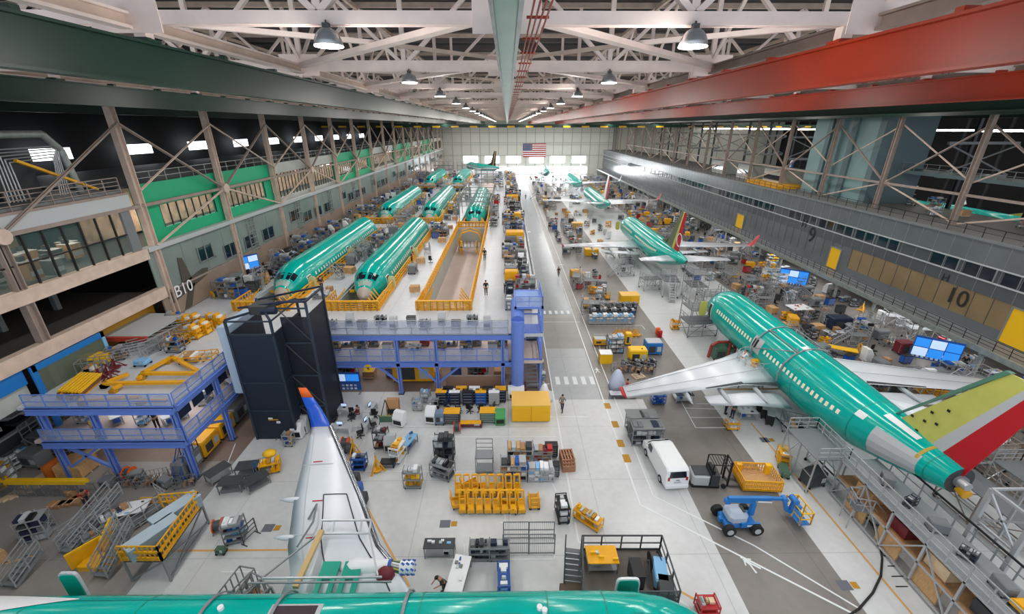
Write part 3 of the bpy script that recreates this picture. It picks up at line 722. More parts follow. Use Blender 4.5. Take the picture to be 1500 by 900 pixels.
for k,(px,pz) in enumerate(((27.6,2.9),(28.4,3.1),(28.6,3.9),(28.2,2.2),(29.4,4.6),(29.1,3.4))): m.box(-px-.85,.17,pz,-px-.67,.19,pz+.16,black)
m.build('inspection_opening',near)
wingmesh([(-1.0,-22.6,.9,4.4,.09),(-6.9,-26.9,1.5,1.7,.08)],wingw).build('tailplane',near)
m=MB(); m.tube((-32.0,0,1.15),(-32.3,0,1.15),.4,steel,12); m.tube((-32.3,.2,1.3),(-32.8,.2,1.3),.25,alum,10); m.tube((-32.2,-.1,.7),(-32.7,-.1,.6),.3,yel,10); m.build('open_tail_fitting',near)
# arched clamps across the mid fuselage
t=thing('fuselage_rig','grey tubular frame arched over the middle of the nearest right airliner','frame',(26.5,51,4),math.pi/2)
for d in (13.8,18.3):
    m=MB(); m.path([fpt(SN,d,a,.22) for a in range(-10,191,20)],.07,steel,6); m.build('arch',t)
m=MB(); A=[fpt(SN,13.8,a,.3) for a in (60,120)]; Bq=[fpt(SN,18.3,a,.3) for a in (60,120)]
m.tube(A[0],Bq[0],.05,steel); m.tube(A[1],Bq[1],.05,steel); m.tube(A[0],Bq[1],.05,steel); m.tube(A[1],Bq[0],.05,steel); m.tube(fpt(SN,13.8,10,.3),Bq[0],.05,steel); m.build('tie_bar',t)
# second airliner with dark fin and maroon rudder
sec,S2,_=aircraft('airliner','second teal airliner on the right, with dark olive fin and red rudder',(27.3,99.5,4.0),math.pi/2,36.5,finmats=(oliv2,olive,red),wtip=red,fat=1.12)
m=MB(); 
for i in range(24):
    a0=2*math.pi*i/24; a1=a0+2*math.pi/24; m.bar((-33.0+1.0*math.cos(a0),.18,4.0+1.0*math.sin(a0)),(-33.0+1.0*math.cos(a1),.18,4.0+1.0*math.sin(a1)),.03,.16,white)
m.build('white_ring_emblem',sec)
wb=wingw
third,S3,_=aircraft('airliner','third teal airliner on the right with a slim red and white fin',(27.5,153,4.0),math.pi/2,36,detail=False,finmats=(white,white,red),wtip=red)
fourth,S4,_=aircraft('airliner','fourth teal airliner on the right with an all-white fin, far away',(27.5,201,4.0),math.pi/2,36,detail=False,finmats=(white,lgrey,white),wtip=white)
fifth,S5,_=aircraft('airliner','farthest airliner on the right, standing before the far wall with a dark blue fin',(19,243,4.0),math.pi/2,36,detail=False,finmats=(blue,blue,navy),wtip=white)
fl,_,_=aircraft('airliner','far left airliner whose blue and yellow fin rises before the far wall',(-21,236,6),math.pi/2+.5,36,detail=False,finmats=(navy,yel,navy),wtip=white)
for k,(x,y,rz,lab,fm) in enumerate(((115,122,math.pi/2,'far bay airliner on the right seen above the mezzanine roof, nearest one',(olive,olive,lgrey)),(112,100,-math.pi/2,'far bay airliner on the right with its nose toward us, at the frame edge',(white,olive,red)),(117,168,math.pi/2,'far bay airliner on the right, just beside the service tower',(navy,navy,blue)),(114,212,math.pi/2,'far bay airliner on the right, farthest along the bay',(white,white,blue)))):
    aircraft('airliner',lab,(x,y,4),rz,36,detail=False,finmats=fm,wtip=white)
# ---- foreground airliner, nose to the right, seen from above
FY=11.75; FZ=3.5; FX=10.2
t=thing('airliner','nearest teal airliner crossing the bottom edge, white wing toward the hall','aircraft',(FX,FY,FZ),0); SF=fsec(60,False)
body(t,SF,60,False,lgrey)
m=MB(); 
vs=[];n=26
for i in range(n+1):
    d=29.2+i*.3; lo=58-min(i,n)*1.1; hi=60+i*2.2
    for j in range(7): vs.append(fpt(SF,d,lo+(hi-lo)*j/6,.03))
m.add(vs,[(i*7+j,i*7+j+1,i*7+8+j,i*7+7+j) for i in range(n) for j in range(6)],white,True); m.build('white_panel',t)
for d in (14.7,20.2,23.2): 
    m=MB(); pp=[fpt(SF,d,a,.1) for a in range(20,120,12)]; 
    for a,b_ in zip(pp,pp[1:]): m.bar(a,b_,.14,.05,steel)
    m.build('clamp_band',t)
for d,a in ((8.7,88),(8.9,84),(22.5,80)):
    m=MB(); p=fpt(SF,d,a,.0); m.tube(p,p+Vector((0,0,.16)),.12,white,10); m.build('antenna_fitting',t)
m=MB(); patch(m,SF,18.2,20.4,74,96,lgrey,.03,2,3); patch(m,SF,18.4,20.2,77,93,mat('hatch_dark','#3b2b33',.7),.04,2,3); m.build('roof_hatch',t)
m=MB(); patch(m,SF,4.2,5.05,-26,24,white,.03,1,6); patch(m,SF,4.3,4.95,-23,21,mat('door_opening','#2b2f2e',.8),.05,1,6); m.build('door_frame',t)
def slabdoor(t,x,y,z,w,h,name,trim=white,face=teal2):
    m=MB(); 
    def rr(w,h,y0,y1,mt):
        pts=[]
        for i in range(24):
            q=2*math.pi*i/24; pts.append((x+math.copysign(abs(math.cos(q))**.35,math.cos(q))*w/2,y0,z+math.copysign(abs(math.sin(q))**.35,math.sin(q))*h/2))
        m.poly(pts,(0,y1-y0,0),mt)
    rr(w,h,y,y+.12,trim); rr(w*.88,h*.9,y-.03,y,face); return m.build(name,t)
slabdoor(t,5.75-FX,2.15,.15,1.15,1.7,'entry_door')
slabdoor(t,-20.6-FX,2.1,.9,.9,1.9,'rear_door',lgrey)
# wing of the foreground airliner, traced on its own plane
wz=lambda y:3.0+(y-13.6)*.16
W=[(13.3,-4.0,-11.4),(15.2,-5.6,-11.25),(16.6,-7.1,-12.0),(19.6,-8.95,-12.9),(23.9,-11.85,-13.75),(25.0,-12.6,-14.0)]
m=MB(); rings=[]
for y,xl,xt in W:
    c=xl-xt; rings.append([(xl-a-FX,y-FY,wz(y)+b_-FZ) for a,b_ in airfoil(c,.085)])
m.loft(rings,wingw); wg=m.build('wing',t)
m=MB(); 
le=[]
for (y,xl,xt) in W[1:]: le.append(Vector((xl-FX-.03,y-FY,wz(y)-FZ)))
m.path(le,.17,mat('polished_metal','#9ea4aa',.12,metal=.9),8); m.build('leading_edge',wg)
m=MB()
def wpt(y,c):
    for (y0,a0,b0),(y1,a1,b1) in zip(W,W[1:]):
        if y0<=y<=y1:
            q=(y-y0)/(y1-y0); xl=a0+(a1-a0)*q; xt=b0+(b1-b0)*q; ch=xl-xt; th=5*.085*(.2969*math.sqrt(c)-.126*c-.3516*c*c+.2843*c**3-.1036*c**4)*ch
            return Vector((xl-c*ch-FX,y-FY,wz(y)-FZ+th+.02))
jm=mat('joint_dark','#26282b',.6)
def jl(*p):
    for a,b_ in zip(p,p[1:]):
        n=6
        for i in range(n):
            u=(a[0]+(b_[0]-a[0])*i/n,a[1]+(b_[1]-a[1])*i/n); v=(a[0]+(b_[0]-a[0])*(i+1)/n,a[1]+(b_[1]-a[1])*(i+1)/n); m.bar(wpt(*u),wpt(*v),.06,.015,jm)
jl((14.2,.17),(19.6,.2)); jl((15.5,.66),(19.6,.55)); jl((19.6,.2),(19.6,.55)); m.build('panel_joint',wg)
m=MB(); jm=lgrey; jl((15,.85),(24.5,.8)); jl((21.8,.3),(21.8,.98)); jl((17.2,.7),(17.2,.98)); m.build('spoiler_joint',wg)
for y in (17.2,19.5):
    m=MB(); p=wpt(y,.97); m.loft([[(p.x+q,p.y+r*math.cos(a*math.pi/4),p.z-.15+r*math.sin(a*math.pi/4)) for a in range(8)] for q,r in ((.6,.05),(.1,.17),(-.5,.16),(-1.0,.03))],wingw); m.build('flap_track_fairing',wg)
for y,c in ((22,.75),(19.2,.72),(17.0,.8)):
    m=MB(); p=wpt(y,c); m.bar(p,p+Vector((.6,0,.05)),.06,.03,red); m.build('warning_streamer',wg)
m=MB(); z0=wz(25)-FZ; rings=[]
for y,x,z,c,tilt in ((25.0,-12.6,0,1.4,0),(25.5,-12.95,.22,1.3,.5),(26.0,-13.5,.75,1.1,.9),(26.5,-14.2,1.5,.85,1.1)):
    rings.append([(x-a-FX,y-FY-b_*math.sin(tilt),z0+z+b_*math.cos(tilt)) for a,b_ in airfoil(c,.09,6)])
m.loft(rings,blue2 if False else mat('winglet_blue','#1d55c4',.25)); 
rings2=[[(x-a-FX,y-FY-b_*math.sin(1.1),z0+z+b_*math.cos(1.1)) for a,b_ in airfoil(c,.09,6)] for y,x,z,c in ((26.5,-14.2,1.5,.85),(26.85,-14.75,2.1,.6))]
m.loft(rings2,orange); m.build('winglet',wg)
# pylon / nacelle strut with wrapped pipes
m=MB(); m.loft([[(x-FX,15.45-FY+r*math.cos(a*math.pi/7),3.35-FZ+r*math.sin(a*math.pi/7)) for a in range(14)] for x,r in ((-8.8,.25),(-8.0,.5),(-6.9,.42),(-6.1,.38))],white); m.build('engine_strut_fairing',wg)
m=MB(); m.tube((-6.25-FX,15.45-FY,3.35-FZ),(-6.1-FX,15.45-FY,3.35-FZ),.4,blue,14)
for k in range(14):
    a=k*math.pi/7; m.tube((-6.1-FX,15.45-FY+.28*math.cos(a),3.35-FZ+.28*math.sin(a)),(-5.6-FX,15.45-FY+.28*math.cos(a+.4),3.35-FZ+.28*math.sin(a+.4)),.05,(lgrey,olive,dgreen,white)[k%4],5)
m.tube((-5.65-FX,15.45-FY,3.35-FZ),(-4.95-FX,15.45-FY,3.35-FZ),.33,white,14); m.build('pipe_loom',wg)
m=MB(); 
for k in range(8):
    a=k*math.pi/4
    for x in (-5.55,-5.3,-5.05): m.bar((x-FX,15.45-FY+.34*math.cos(a),3.35-FZ+.34*math.sin(a)),(x+.15-FX,15.45-FY+.34*math.cos(a+.3),3.35-FZ+.34*math.sin(a+.3)),.1,.03,blue)
m.build('blue_wrap',wg)
# things on the foreground wing root
def topz(x,y,dz=.02): return wz(y)+.3+dz
for k,x in enumerate((-9.15,-8.0)):
    m=MB(); pts=[(-.45,0),(-.2,0),(-.2,.8),(.2,.8),(.2,0),(.45,0),(.45,1.8),(-.45,1.8)]
    m.poly([(x+a,14.0+b_*.85,3.42+b_*.12) for a,b_ in pts],(0,0,.12),teal2); tag(m.build('wing_cover'),('left','right')[k]+' of two teal U-shaped protective covers on the foreground wing root','cover','covers on the wing root')
m=MB(); m.loft([[(-6.3+r*math.cos(a*math.pi/5),15.0+r*math.sin(a*math.pi/5)*.9,z) for a in range(10)] for z,r in ((3.35,.5),(3.6,.45),(3.9,.15))],dred); tag(m.build('cloth_bundle'),'maroon cloth bundle on the foreground wing root','cloth')
t2=thing('wing_access_rig','grey tubular access frame with lattice window standing over the foreground wing','frame',(0,0,0))
m=MB(); m.bar((-10.3,16.9,4.1),(-7.6,16.9,4.1),.09,.09,alum); m.bar((-10.3,17.4,4.5),(-7.6,17.4,4.5),.09,.09,alum)
for x in (-10.3,-9.6,-8.1,-7.6): m.bar((x,16.9,4.1),(x,17.4,4.5),.09,.05,alum)
m.build('lattice_head',t2)
m=MB(); m.bar((-10.3,16.9,4.1),(-11.6,13.9,4.9),.07,.07,steel); m.bar((-7.6,16.9,4.1),(-6.2,13.9,4.9),.09,.09,alum); m.bar((-11.6,13.85,4.9),(-6.0,13.85,4.9),.08,.08,alum); m.bar((-12.4,13.9,4.5),(-5.6,13.9,4.5),.07,.07,steel); m.build('beam',t2)
m=MB(); m.bar((-10.2,17.0,4.2),(-10.3,14.0,4.0),.28,.2,mat('sand_pad','#c5a875',.7)); m.build('padding',t2)
m=MB(); m.path([(-11.4,18.0,3.9),(-11.2,18.8,4.2),(-10.9,17.6,4.2),(-11.2,16.2,4.0)],.06,mgrey,6); tag(m.build('hose'),'looped grey hose lying on the foreground wing','hose')
# ---- teal fuselages standing in the raised deck (nose toward the camera)
def hull(x,y,L,lab,det=True):
    t=thing('fuselage_barrel',lab,'fuselage',(x,y,7.1),-math.pi/2,'teal fuselages in the left deck'); S=fsec(L,False); S=[(d,a*1.17,b_*1.17,c) for d,a,b_,c in S]
    body(t,S,L,False,mat('radome','#b9b0a4',.4)); cockpit(t,S)
    if det:
        cabin_windows(t,S,5.4,L-1.5,1,white,.85,14,w=.3); 
        door_open(t,S,3.4,1,mat('door_liner','#c9cc9a',.5)); door_open(t,S,L*.52,1,mat('door_liner','#c9cc9a',.5))
        m=MB(); patch(m,S,.9,1.5,50,130,mat('nose_grey','#9db0a8',.4),.012,3,5); m.build('nose_panel',t)
    m=MB(); m.loft([[tuple(fpt(S,L,a*15,o)) for a in range(24)] for o in (.05,.09)],galv,caps=False); m.build('end_ring',t)
    return S
HL=(-26.1,-16.6,-6.8)
SH=hull(HL[0],46.0,32,'nearest teal fuselage on the deck, in the left lane')
hull(HL[1],46.0,32,'nearest teal fuselage on the deck, in the second lane')
hull(HL[0],91,33,'second teal fuselage in the left lane, behind the nearest one'); hull(HL[1],91,33,'second teal fuselage in the second lane, behind the nearest one')
hull(HL[0],147,30,'third teal fuselage in the left lane, farthest back',False); hull(HL[1],147,30,'third teal fuselage in the second lane, farthest back',False)
hull(HL[2],87,33,'teal fuselage under a grey gantry in the third lane, beyond the empty cradle',False)
# ------------- raised deck on two levels, blue steelwork
Z1=3.6; Z2=6.5; DX0=-34.2; DX1=3.35; DY=36.4
pits=[]
for k,cx in enumerate((-26.1,-16.6,-6.8)):
    for (y0,y1) in ((42.2,83),(86.5,128),(132,182)):
        hw=2.75
        pits.append((cx-hw,cx+hw,y0,y1,k))
def deck(z,th,pitlist,mt,name):
    b=MB(); ys=sorted({DY,200}|{v for p in pitlist for v in p[2:4]}); xs=sorted({DX0,DX1}|{v for p in pitlist for v in p[0:2]})
    for x0,x1 in zip(xs,xs[1:]):
        for y0,y1 in zip(ys,ys[1:]):
            cx,cy=(x0+x1)/2,(y0+y1)/2
            if any(p[0]<cx<p[1] and p[2]<cy<p[3] for p in pitlist): continue
            b.box(x0,y0,z-th,x1,y1,z,mt)
    return b
b=deck(Z2,.3,pits,fl_k,'')
b.box(DX0,25.2,Z2-.25,-23.4,DY,Z2,fl_k)
for p in pits:
    for x in (p[0],p[1]): b.box(x-.1,p[2],Z1,x+.1,p[3],Z2-.3,facpale)
    b.box(p[0],p[3],Z1,p[1],p[3]+.1,Z2-.3,facpale); b.box(p[0],p[2]-.1,Z1,p[1],p[2],Z2-.3,facpale)
o=struct(b,'floor_upper_deck')
b=MB(); b.box(DX0,DY,Z1-.3,DX1,200,Z1,pink); b.box(DX0,25.2,Z1-.25,-23.4,DY,Z1,pink); b.box(-34,46,0,3,46.3,3.3,mat('brown_wall','#a37f6b',.6)); b.box(-23,43.5,0,-22.7,46,3.3,mat('brown_wall','#a37f6b',.6)); struct(b,'floor_lower_deck')
b=MB(); b.box(DX1-.05,DY,0,DX1,200,.2,steel)
b.box(DX1-.1,40,3.2,DX1,200,3.6,blueb); b.box(DX1-.1,40,6.1,DX1,200,6.5,blueb); struct(b,'trim_2')
meshm=glassmat('guard_mesh','#aab6d2',.38,.4)
def frontbeam(x0,x1,y,z,lab,mt=blueb):
    m=MB(); m.box(x0,y-.12,z-.45,x1,y+.12,z,mt); m.box(x0,y-.2,z-.05,x1,y+.2,z,mt); m.box(x0,y-.2,z-.48,x1,y+.2,z-.42,mt); return tag(m.build('deck_edge_beam'),lab,'beam')
frontbeam(-18.2,1.0,DY-.15,Z2,'blue edge beam of the upper deck, in front of the green fuselages'); frontbeam(-18.2,1.0,DY-.15,Z1,'blue edge beam of the lower deck, below the upper one')
frontbeam(-33.5,-23.3,25.1,Z2,'blue front edge beam of the upper left deck'); frontbeam(-33.5,-23.3,25.1,Z1,'blue front edge beam of the lower left deck')
def sidebeam(x,y0,y1,z,lab):
    m=MB(); m.box(x-.12,y0,z-.45,x+.12,y1,z,blueb); m.box(x-.2,y0,z-.05,x+.2,y1,z,blueb); tag(m.build('deck_edge_beam'),lab,'beam')
sidebeam(-23.3,25.3,DY,Z2,'blue side edge beam of the upper left deck'); sidebeam(-23.3,25.3,DY,Z1,'blue side edge beam of the lower left deck')
def drail(pts,lab,mt=blueb,h=1.1,mesh=meshm,step=1.55,mids=(.5,)):
    m=MB(); m.rail([(*p,) for p in pts],mt,h=h,step=step,mids=mids,r=.03,mesh=mesh,kick=mt); tag(m.build('guard_rail'),lab,'railing')
drail([(-18,DY-.2,Z2),(0,DY-.2,Z2)],'meshed rail along the front of the upper deck before the green fuselages',alum,1.5)
drail([(-18,DY-.2,Z1),(0,DY-.2,Z1)],'meshed rail along the front of the lower deck',blueb,1.4)
drail([(-33.4,25.1,Z2),(-23.3,25.1,Z2)],'meshed blue rail at the front of the upper left deck'); drail([(-23.2,25.2,Z2),(-23.2,34,Z2)],'meshed blue rail down the right side of the upper left deck')
drail([(-33.4,25.1,Z1),(-23.3,25.1,Z1)],'meshed blue rail at the front of the lower left deck'); drail([(-23.2,25.2,Z1),(-23.2,34,Z1)],'meshed blue rail down the right side of the lower left deck')
drail([(DX1,41,Z2),(DX1,150,Z2)],'long rail on the deck edge beside the central aisle',alum,1.1,None,3,(.5,))
def bcol(x,y,zt,lab,brc=(),w=.34):
    t=thing('deck_column',lab,'column',(x,y,0),0,'blue deck columns'); m=MB(); m.box(-w/2,-w/2,0,w/2,-w/2+.06,zt,blueb); m.box(-w/2,w/2-.06,0,w/2,w/2,zt,blueb); m.box(-.03,-w/2,0,.03,w/2,zt,blueb); m.build('post',t)
    m=MB(); m.box(-w*.8,-w*.8,0,w*.8,w*.8,.06,steeld); m.build('base_plate',t)
    for p,q in brc: m=MB(); m.bar(p,q,.18,.18,blueb); m.build('knee_brace',t)
for i,x in enumerate((-17.6,-10.6,-6.9,-.5)):
    br=() if i not in (1,2) else (((0,0,1.2),(-2.0 if i==1 else 2.0,0,3.1)),)
    if i==2: br=(((0,0,1.2),(-1.9,0,3.1)),((0,0,1.2),(2.2,0,3.1)))
    bcol(x,DY-.1,Z2-.4,f'blue column at the front of the main deck, {ordw(i+1)} from the left',br)
for i,x in enumerate((-32.9,-29.3,-23.6)):
    bcol(x,25.3,Z2-.3,f'blue column at the front of the left deck, {ordw(i+1)} from the left',(((0,0,.9),(3.4,0,3.2)),) if i==0 else ((((0,0,.9),(-3.2,0,3.2)),) if i==1 else ()))
for i,y in enumerate((29.6,34.5)): bcol(-23.4,y,Z2-.3,f'blue column along the right side of the left deck, {ordw(i+1)} from the front',(((0,0,2.0),(0,-2,3.2)),))
for i in range(14): bcol(DX1-.3,42+i*11,Z2-.3,f'blue column under the deck edge beside the aisle, {ordw(i+1)} from near')
m=MB(); m.box(-6.3,37.2,0,-.6,37.35,1.35,mat('brown_wall','#a37f6b',.6)); m.box(-6.3,37.15,1.35,-.6,37.4,1.42,taupe); tag(m.build('partition'),'brown low partition behind the blue column braces beside the yellow container','partition')
# blue stair tower at the aisle corner
t=thing('stair_tower','blue stair tower with thick round duct at the deck corner beside the aisle','stair tower',(0,0,0))
m=MB()
for x in (.7,3.2):
    for y in (36.6,41): m.box(x-.1,y-.1,0,x+.1,y+.1,9.2,blueb)
for z in (3.6,6.5,9.1): m.box(.7,36.5,z-.12,3.3,36.7,z+.1,blueb); m.box(.7,40.9,z-.12,3.3,41.1,z+.1,blueb); m.box(.6,36.5,z-.12,.8,41,z+.1,blueb); m.box(3.1,36.5,z-.12,3.3,41,z+.1,blueb)
m.build('frame',t)
m=MB(); m.tube((.9,36.2,.5),(.9,36.2,8.0),.62,blueb,18); m.tube((.9,36.2,8.0),(.9,38.4,9.0),.62,blueb,18); m.build('duct',t)
m=MB(); m.box(.1,35.6,0,1.8,36.9,.9,mat('rust_red_base','#5c2f26',.7)); m.build('duct_base',t)
for z0,z1,y0,y1 in ((0,3.6,37,41),(3.6,6.5,41,37)):
    n=12
    for i in range(n):
        m=MB(); z=z0+(z1-z0)*(i+1)/n; y=y0+(y1-y0)*(i+.5)/n; m.box(1.9,y-.16,z-.04,3.0,y+.16,z,steel); m.build('step',t)
m=MB(); m.bar((1.9,37,0),(1.9,41,3.6),.05,.25,blueb); m.bar((3.0,37,0),(3.0,41,3.6),.05,.25,blueb); m.bar((1.9,41,3.6),(1.9,37,6.5),.05,.25,blueb); m.bar((3.0,41,3.6),(3.0,37,6.5),.05,.25,blueb); m.build('stringer',t)
m=MB(); m.rail([(3.2,36.6,9.2),(3.2,41,9.2)],blueb,h=1,step=1.1,mesh=meshm); m.rail([(.7,36.6,9.2),(3.2,36.6,9.2)],blueb,h=1,step=1.1,mesh=meshm); m.rail([(3.2,36.6,3.6),(3.2,41,3.6)],blueb,h=1,step=1.1); m.rail([(3.2,36.6,6.5),(3.2,41,6.5)],blueb,h=1,step=1.1); m.build('handrail',t)
m=MB(); m.box(1.6,36.6,6.5,3.1,38.5,6.55,blueb); m.build('landing',t); m=MB(); m.box(.8,36.6,9.1,3.2,41,9.15,mat('deck_blue_pale','#7fa0dd',.5)); m.build('landing',t)
# elevator / lift tower, dark navy mesh
t=thing('lift_tower','tall dark navy mesh-sided lift tower between the two blue decks','tower',(0,0,0))
nm2=glassmat('navy_screen','#1b2536',.93,.6)
m=MB(); m.box(-21.3,29.6,0,-17.9,29.66,9.9,nm2); m.box(-21.3,29.6,0,-21.24,34,9.9,nm2); m.box(-17.96,29.6,0,-17.9,34,9.9,nm2); m.build('mesh_panel',t)
m=MB()
for x in (-21.3,-17.9,-15.6):
    for y in (29.6,34):
        if x>-17 and y<30: y=30.8
        m.box(x-.08,y-.08,0,x+.08,y+.08,11.0 if x<-17 else 12.2,mat('tower_frame','#2b3644',.5))
for z in (2.9,5.6,9.9,11.0): m.box(-21.35,29.52,z-.06,-17.85,29.6,z+.06,mat('tower_frame','#2b3644',.5)); m.box(-17.9,29.6,z-.06,-17.82,34,z+.06,MATS['tower_frame'])
m.build('frame',t)
m=MB(); m.box(-17.8,30.8,0,-15.6,30.86,10.8,glassmat('navy_screen_dark','#141b27',.85,.6)); m.box(-15.64,30.8,0,-15.6,34,11,MATS['navy_screen_dark']); 
for z in (2.5,5.5,8.5,11.5): m.box(-17.8,30.7,z,-15.5,30.8,z+.12,MATS['tower_frame']); m.bar((-17.8,30.72,z),(-15.6,30.72,z-2.8 if z>3 else 0),.08,.06,steeld)
m.build('side_shaft',t)
m=MB(); 
for a,c in (((-21.3,29.6,11.1),(-17.9,34,11.1)),((-17.9,29.6,11.1),(-21.3,34,11.1)),((-21.3,31.5,11.3),(-15.6,31.5,12.1)),((-21.3,34,11),(-15.6,34,12.2)),((-15.6,30.8,12.1),(-15.6,34,12.1)),((-17.8,30.8,12.1),(-15.6,30.8,12.1))): m.bar(a,c,.16,.14,navy)
m.box(-20.2,31,10.9,-18.8,32.4,11.6,dgrey); m.tube((-19.3,31.2,11.2),(-18.2,31.2,11.2),.3,navy,10); m.build('hoist_gear',t)
m=MB(); m.box(-22.2,29.8,4.5,-21.4,33.5,10.4,mat('pale_blue_panel','#a9bcd0',.5)); m.build('side_panel',t)
for k,(x,z,w,h) in enumerate(((-19.9,2.0,.35,.25),(-19.3,1.7,.3,.2))):
    m=MB(); m.box(x,29.5,z,x+w,29.55,z+h,white); m.build('notice',t)
m=MB(); m.box(-19.9,29.48,2.02,-19.1,29.52,2.12,yeld); m.build('stripe',t)
# ---- yellow cradles round the fuselages
def cradle(k,cx,y0,y1,lab,big=True,left=False):
    t=thing('fuselage_cradle',lab,'cradle',(0,0,0),0,'yellow cradles in the deck')
    hw=2.75 
    for s,nm in ((-1,'side_rail'),(1,'side_rail')):
        m=MB(); x=cx+s*hw
        if s>0 or left: m.rail([(x,y0,Z2),(x,y1,Z2)],yel,h=1.0,step=1.05,mids=(.3,.65),r=.055,kick=yeld); m.box(x-.16,y0,Z2,x+.16,y1,Z2+.2,yel); m.build(nm,t)
    m=MB(); m.rail([(cx-hw-.2,y0-.45,Z2),(cx+hw+.2,y0-.45,Z2)],yel,h=.95,step=.6,mids=(.25,.5,.75),r=.06,kick=yel)
    for i in range(9): x=cx-hw+i*hw/4; m.bar((x,y0-.56,Z2),(x,y0-.56,Z2+1.1),.1,.1,yeld)
    m.box(cx-hw-.2,y0-.6,Z2+1.0,cx+hw+.2,y0-.3,Z2+1.12,yel); m.rail([(cx-hw,y0-.4,Z2),(cx-hw,y0+2.8,Z2)],yel,h=1.1,step=.5,r=.05); m.rail([(cx+hw,y0-.4,Z2),(cx+hw,y0+2.8,Z2)],yel,h=1.1,step=.5,r=.05); m.build('end_gate',t)
    m=MB(); m.box(-6.2+0,37.3,0,-6.2,37.3,.01,yel) if 0 else None
    for s in (-1,1):
        for i in range(4): m.bar((cx+s*(hw-.2),y0+.2+i*.7,Z2),(cx+s*(hw-1.2),y0+.5+i*.7,Z2+1.1+.1*i),.1,.1,yel)
    m.build('nose_prop',t)
    if big:
        for i in range(int((y1-y0-6)/2.6)):
            yy=y0+6+i*2.6; m=MB(); 
            for s in (-1,1): m.box(cx+s*hw-.35*s,yy,Z2-.4,cx+s*1.85,yy+.25,Z2-.1,yel)
            m.build('outrigger',t)
    return t
L3=((HL[0],'left'),(HL[1],'second'))
for cx,nm in L3:
    cradle(0,cx,42.6,79,f'yellow railed cradle round the nearest fuselage of the {nm} lane'); cradle(0,cx,87.5,126,f'yellow railed cradle round the second fuselage of the {nm} lane'); cradle(0,cx,143,180,f'yellow railed cradle round the third fuselage of the {nm} lane',False)
cradle(0,HL[2],42.6,82.4,'yellow railed cradle of the third lane, empty with bare pink floor inside',False,True); cradle(0,HL[2],83.6,126,'yellow railed cradle under the gantry, beyond the empty one in the third lane',False)
t=thing('barrel_jig','yellow jig with curved arms standing inside the far end of the empty cradle','jig',(HL[2],76,Z1))
m=MB()
for y in (0,2.2): m.path([(-2,y,0),(-2,y,2.4),(-1.4,y,3.4),(0,y,3.8),(1.4,y,3.4),(2,y,2.4),(2,y,0)],.12,yel,6)
m.build('hoop',t)
m=MB(); m.box(-1.8,-2,1.2,1.8,0,1.4,lgrey); m.box(-1.5,-2,0,-1.2,-1.6,2.4,yel); m.box(1.2,-2,0,1.5,-1.6,2.4,yel)
for i in range(6): m.bar((-1.6+i*.62,-2,1.4),(-1.6+i*.62,-2,2.5),.08,.08,dred)
m.build('bench',t)
# grey gantry over the third lane
t=thing('fuselage_gantry','grey tubular gantry straddling the third lane fuselage','gantry',(HL[2],0,Z2))
for y in (86,92,98,108,118):
    m=MB(); 
    for s in (-1,1): m.bar((s*3.4,y,0),(s*3.4,y,4.4),.14,.14,steel)
    m.bar((-3.4,y,4.4),(3.4,y,4.4),.14,.14,steel); m.bar((-3.4,y,3.6),(3.4,y,3.6),.08,.08,steel); m.build('portal',t)
m=MB(); 
for s in (-1,1): m.rail([(s*3.4,86,3.4),(s*3.4,118,3.4)],steel,h=1,step=2,r=.04)
m.build('handrail',t)
# grey dock scaffolds at the far ends of the lanes
for k,(x,y) in enumerate(((HL[0],184),(HL[1],184),(HL[2],150),(HL[0],135),(HL[1],135))):
    t=thing('dock_scaffold',f'grey dock scaffolding across the {("left","second","third","left","second")[k]} lane, {"farthest" if k<3 else "between fuselages"}','scaffold',(x,y,Z2),0)
    m=MB()
    for xx in (-4,-2,0,2,4):
        for yy in (0,3): m.bar((xx,yy,0),(xx,yy,5 if k<3 else 1.5),.12,.12,steel)
    for z in ((1.6,3.3,4.9) if k<3 else (1.4,)): m.box(-4,0,z,4,3,z+.08,mgrey); m.rail([(-4,0,z),(4,0,z)],alum,h=1,step=1)
    for xx in (-4,0): m.bar((xx,0,0),(xx+4,0,3.3 if k<3 else 1.4),.1,.1,steel)
    m.build('frame',t)
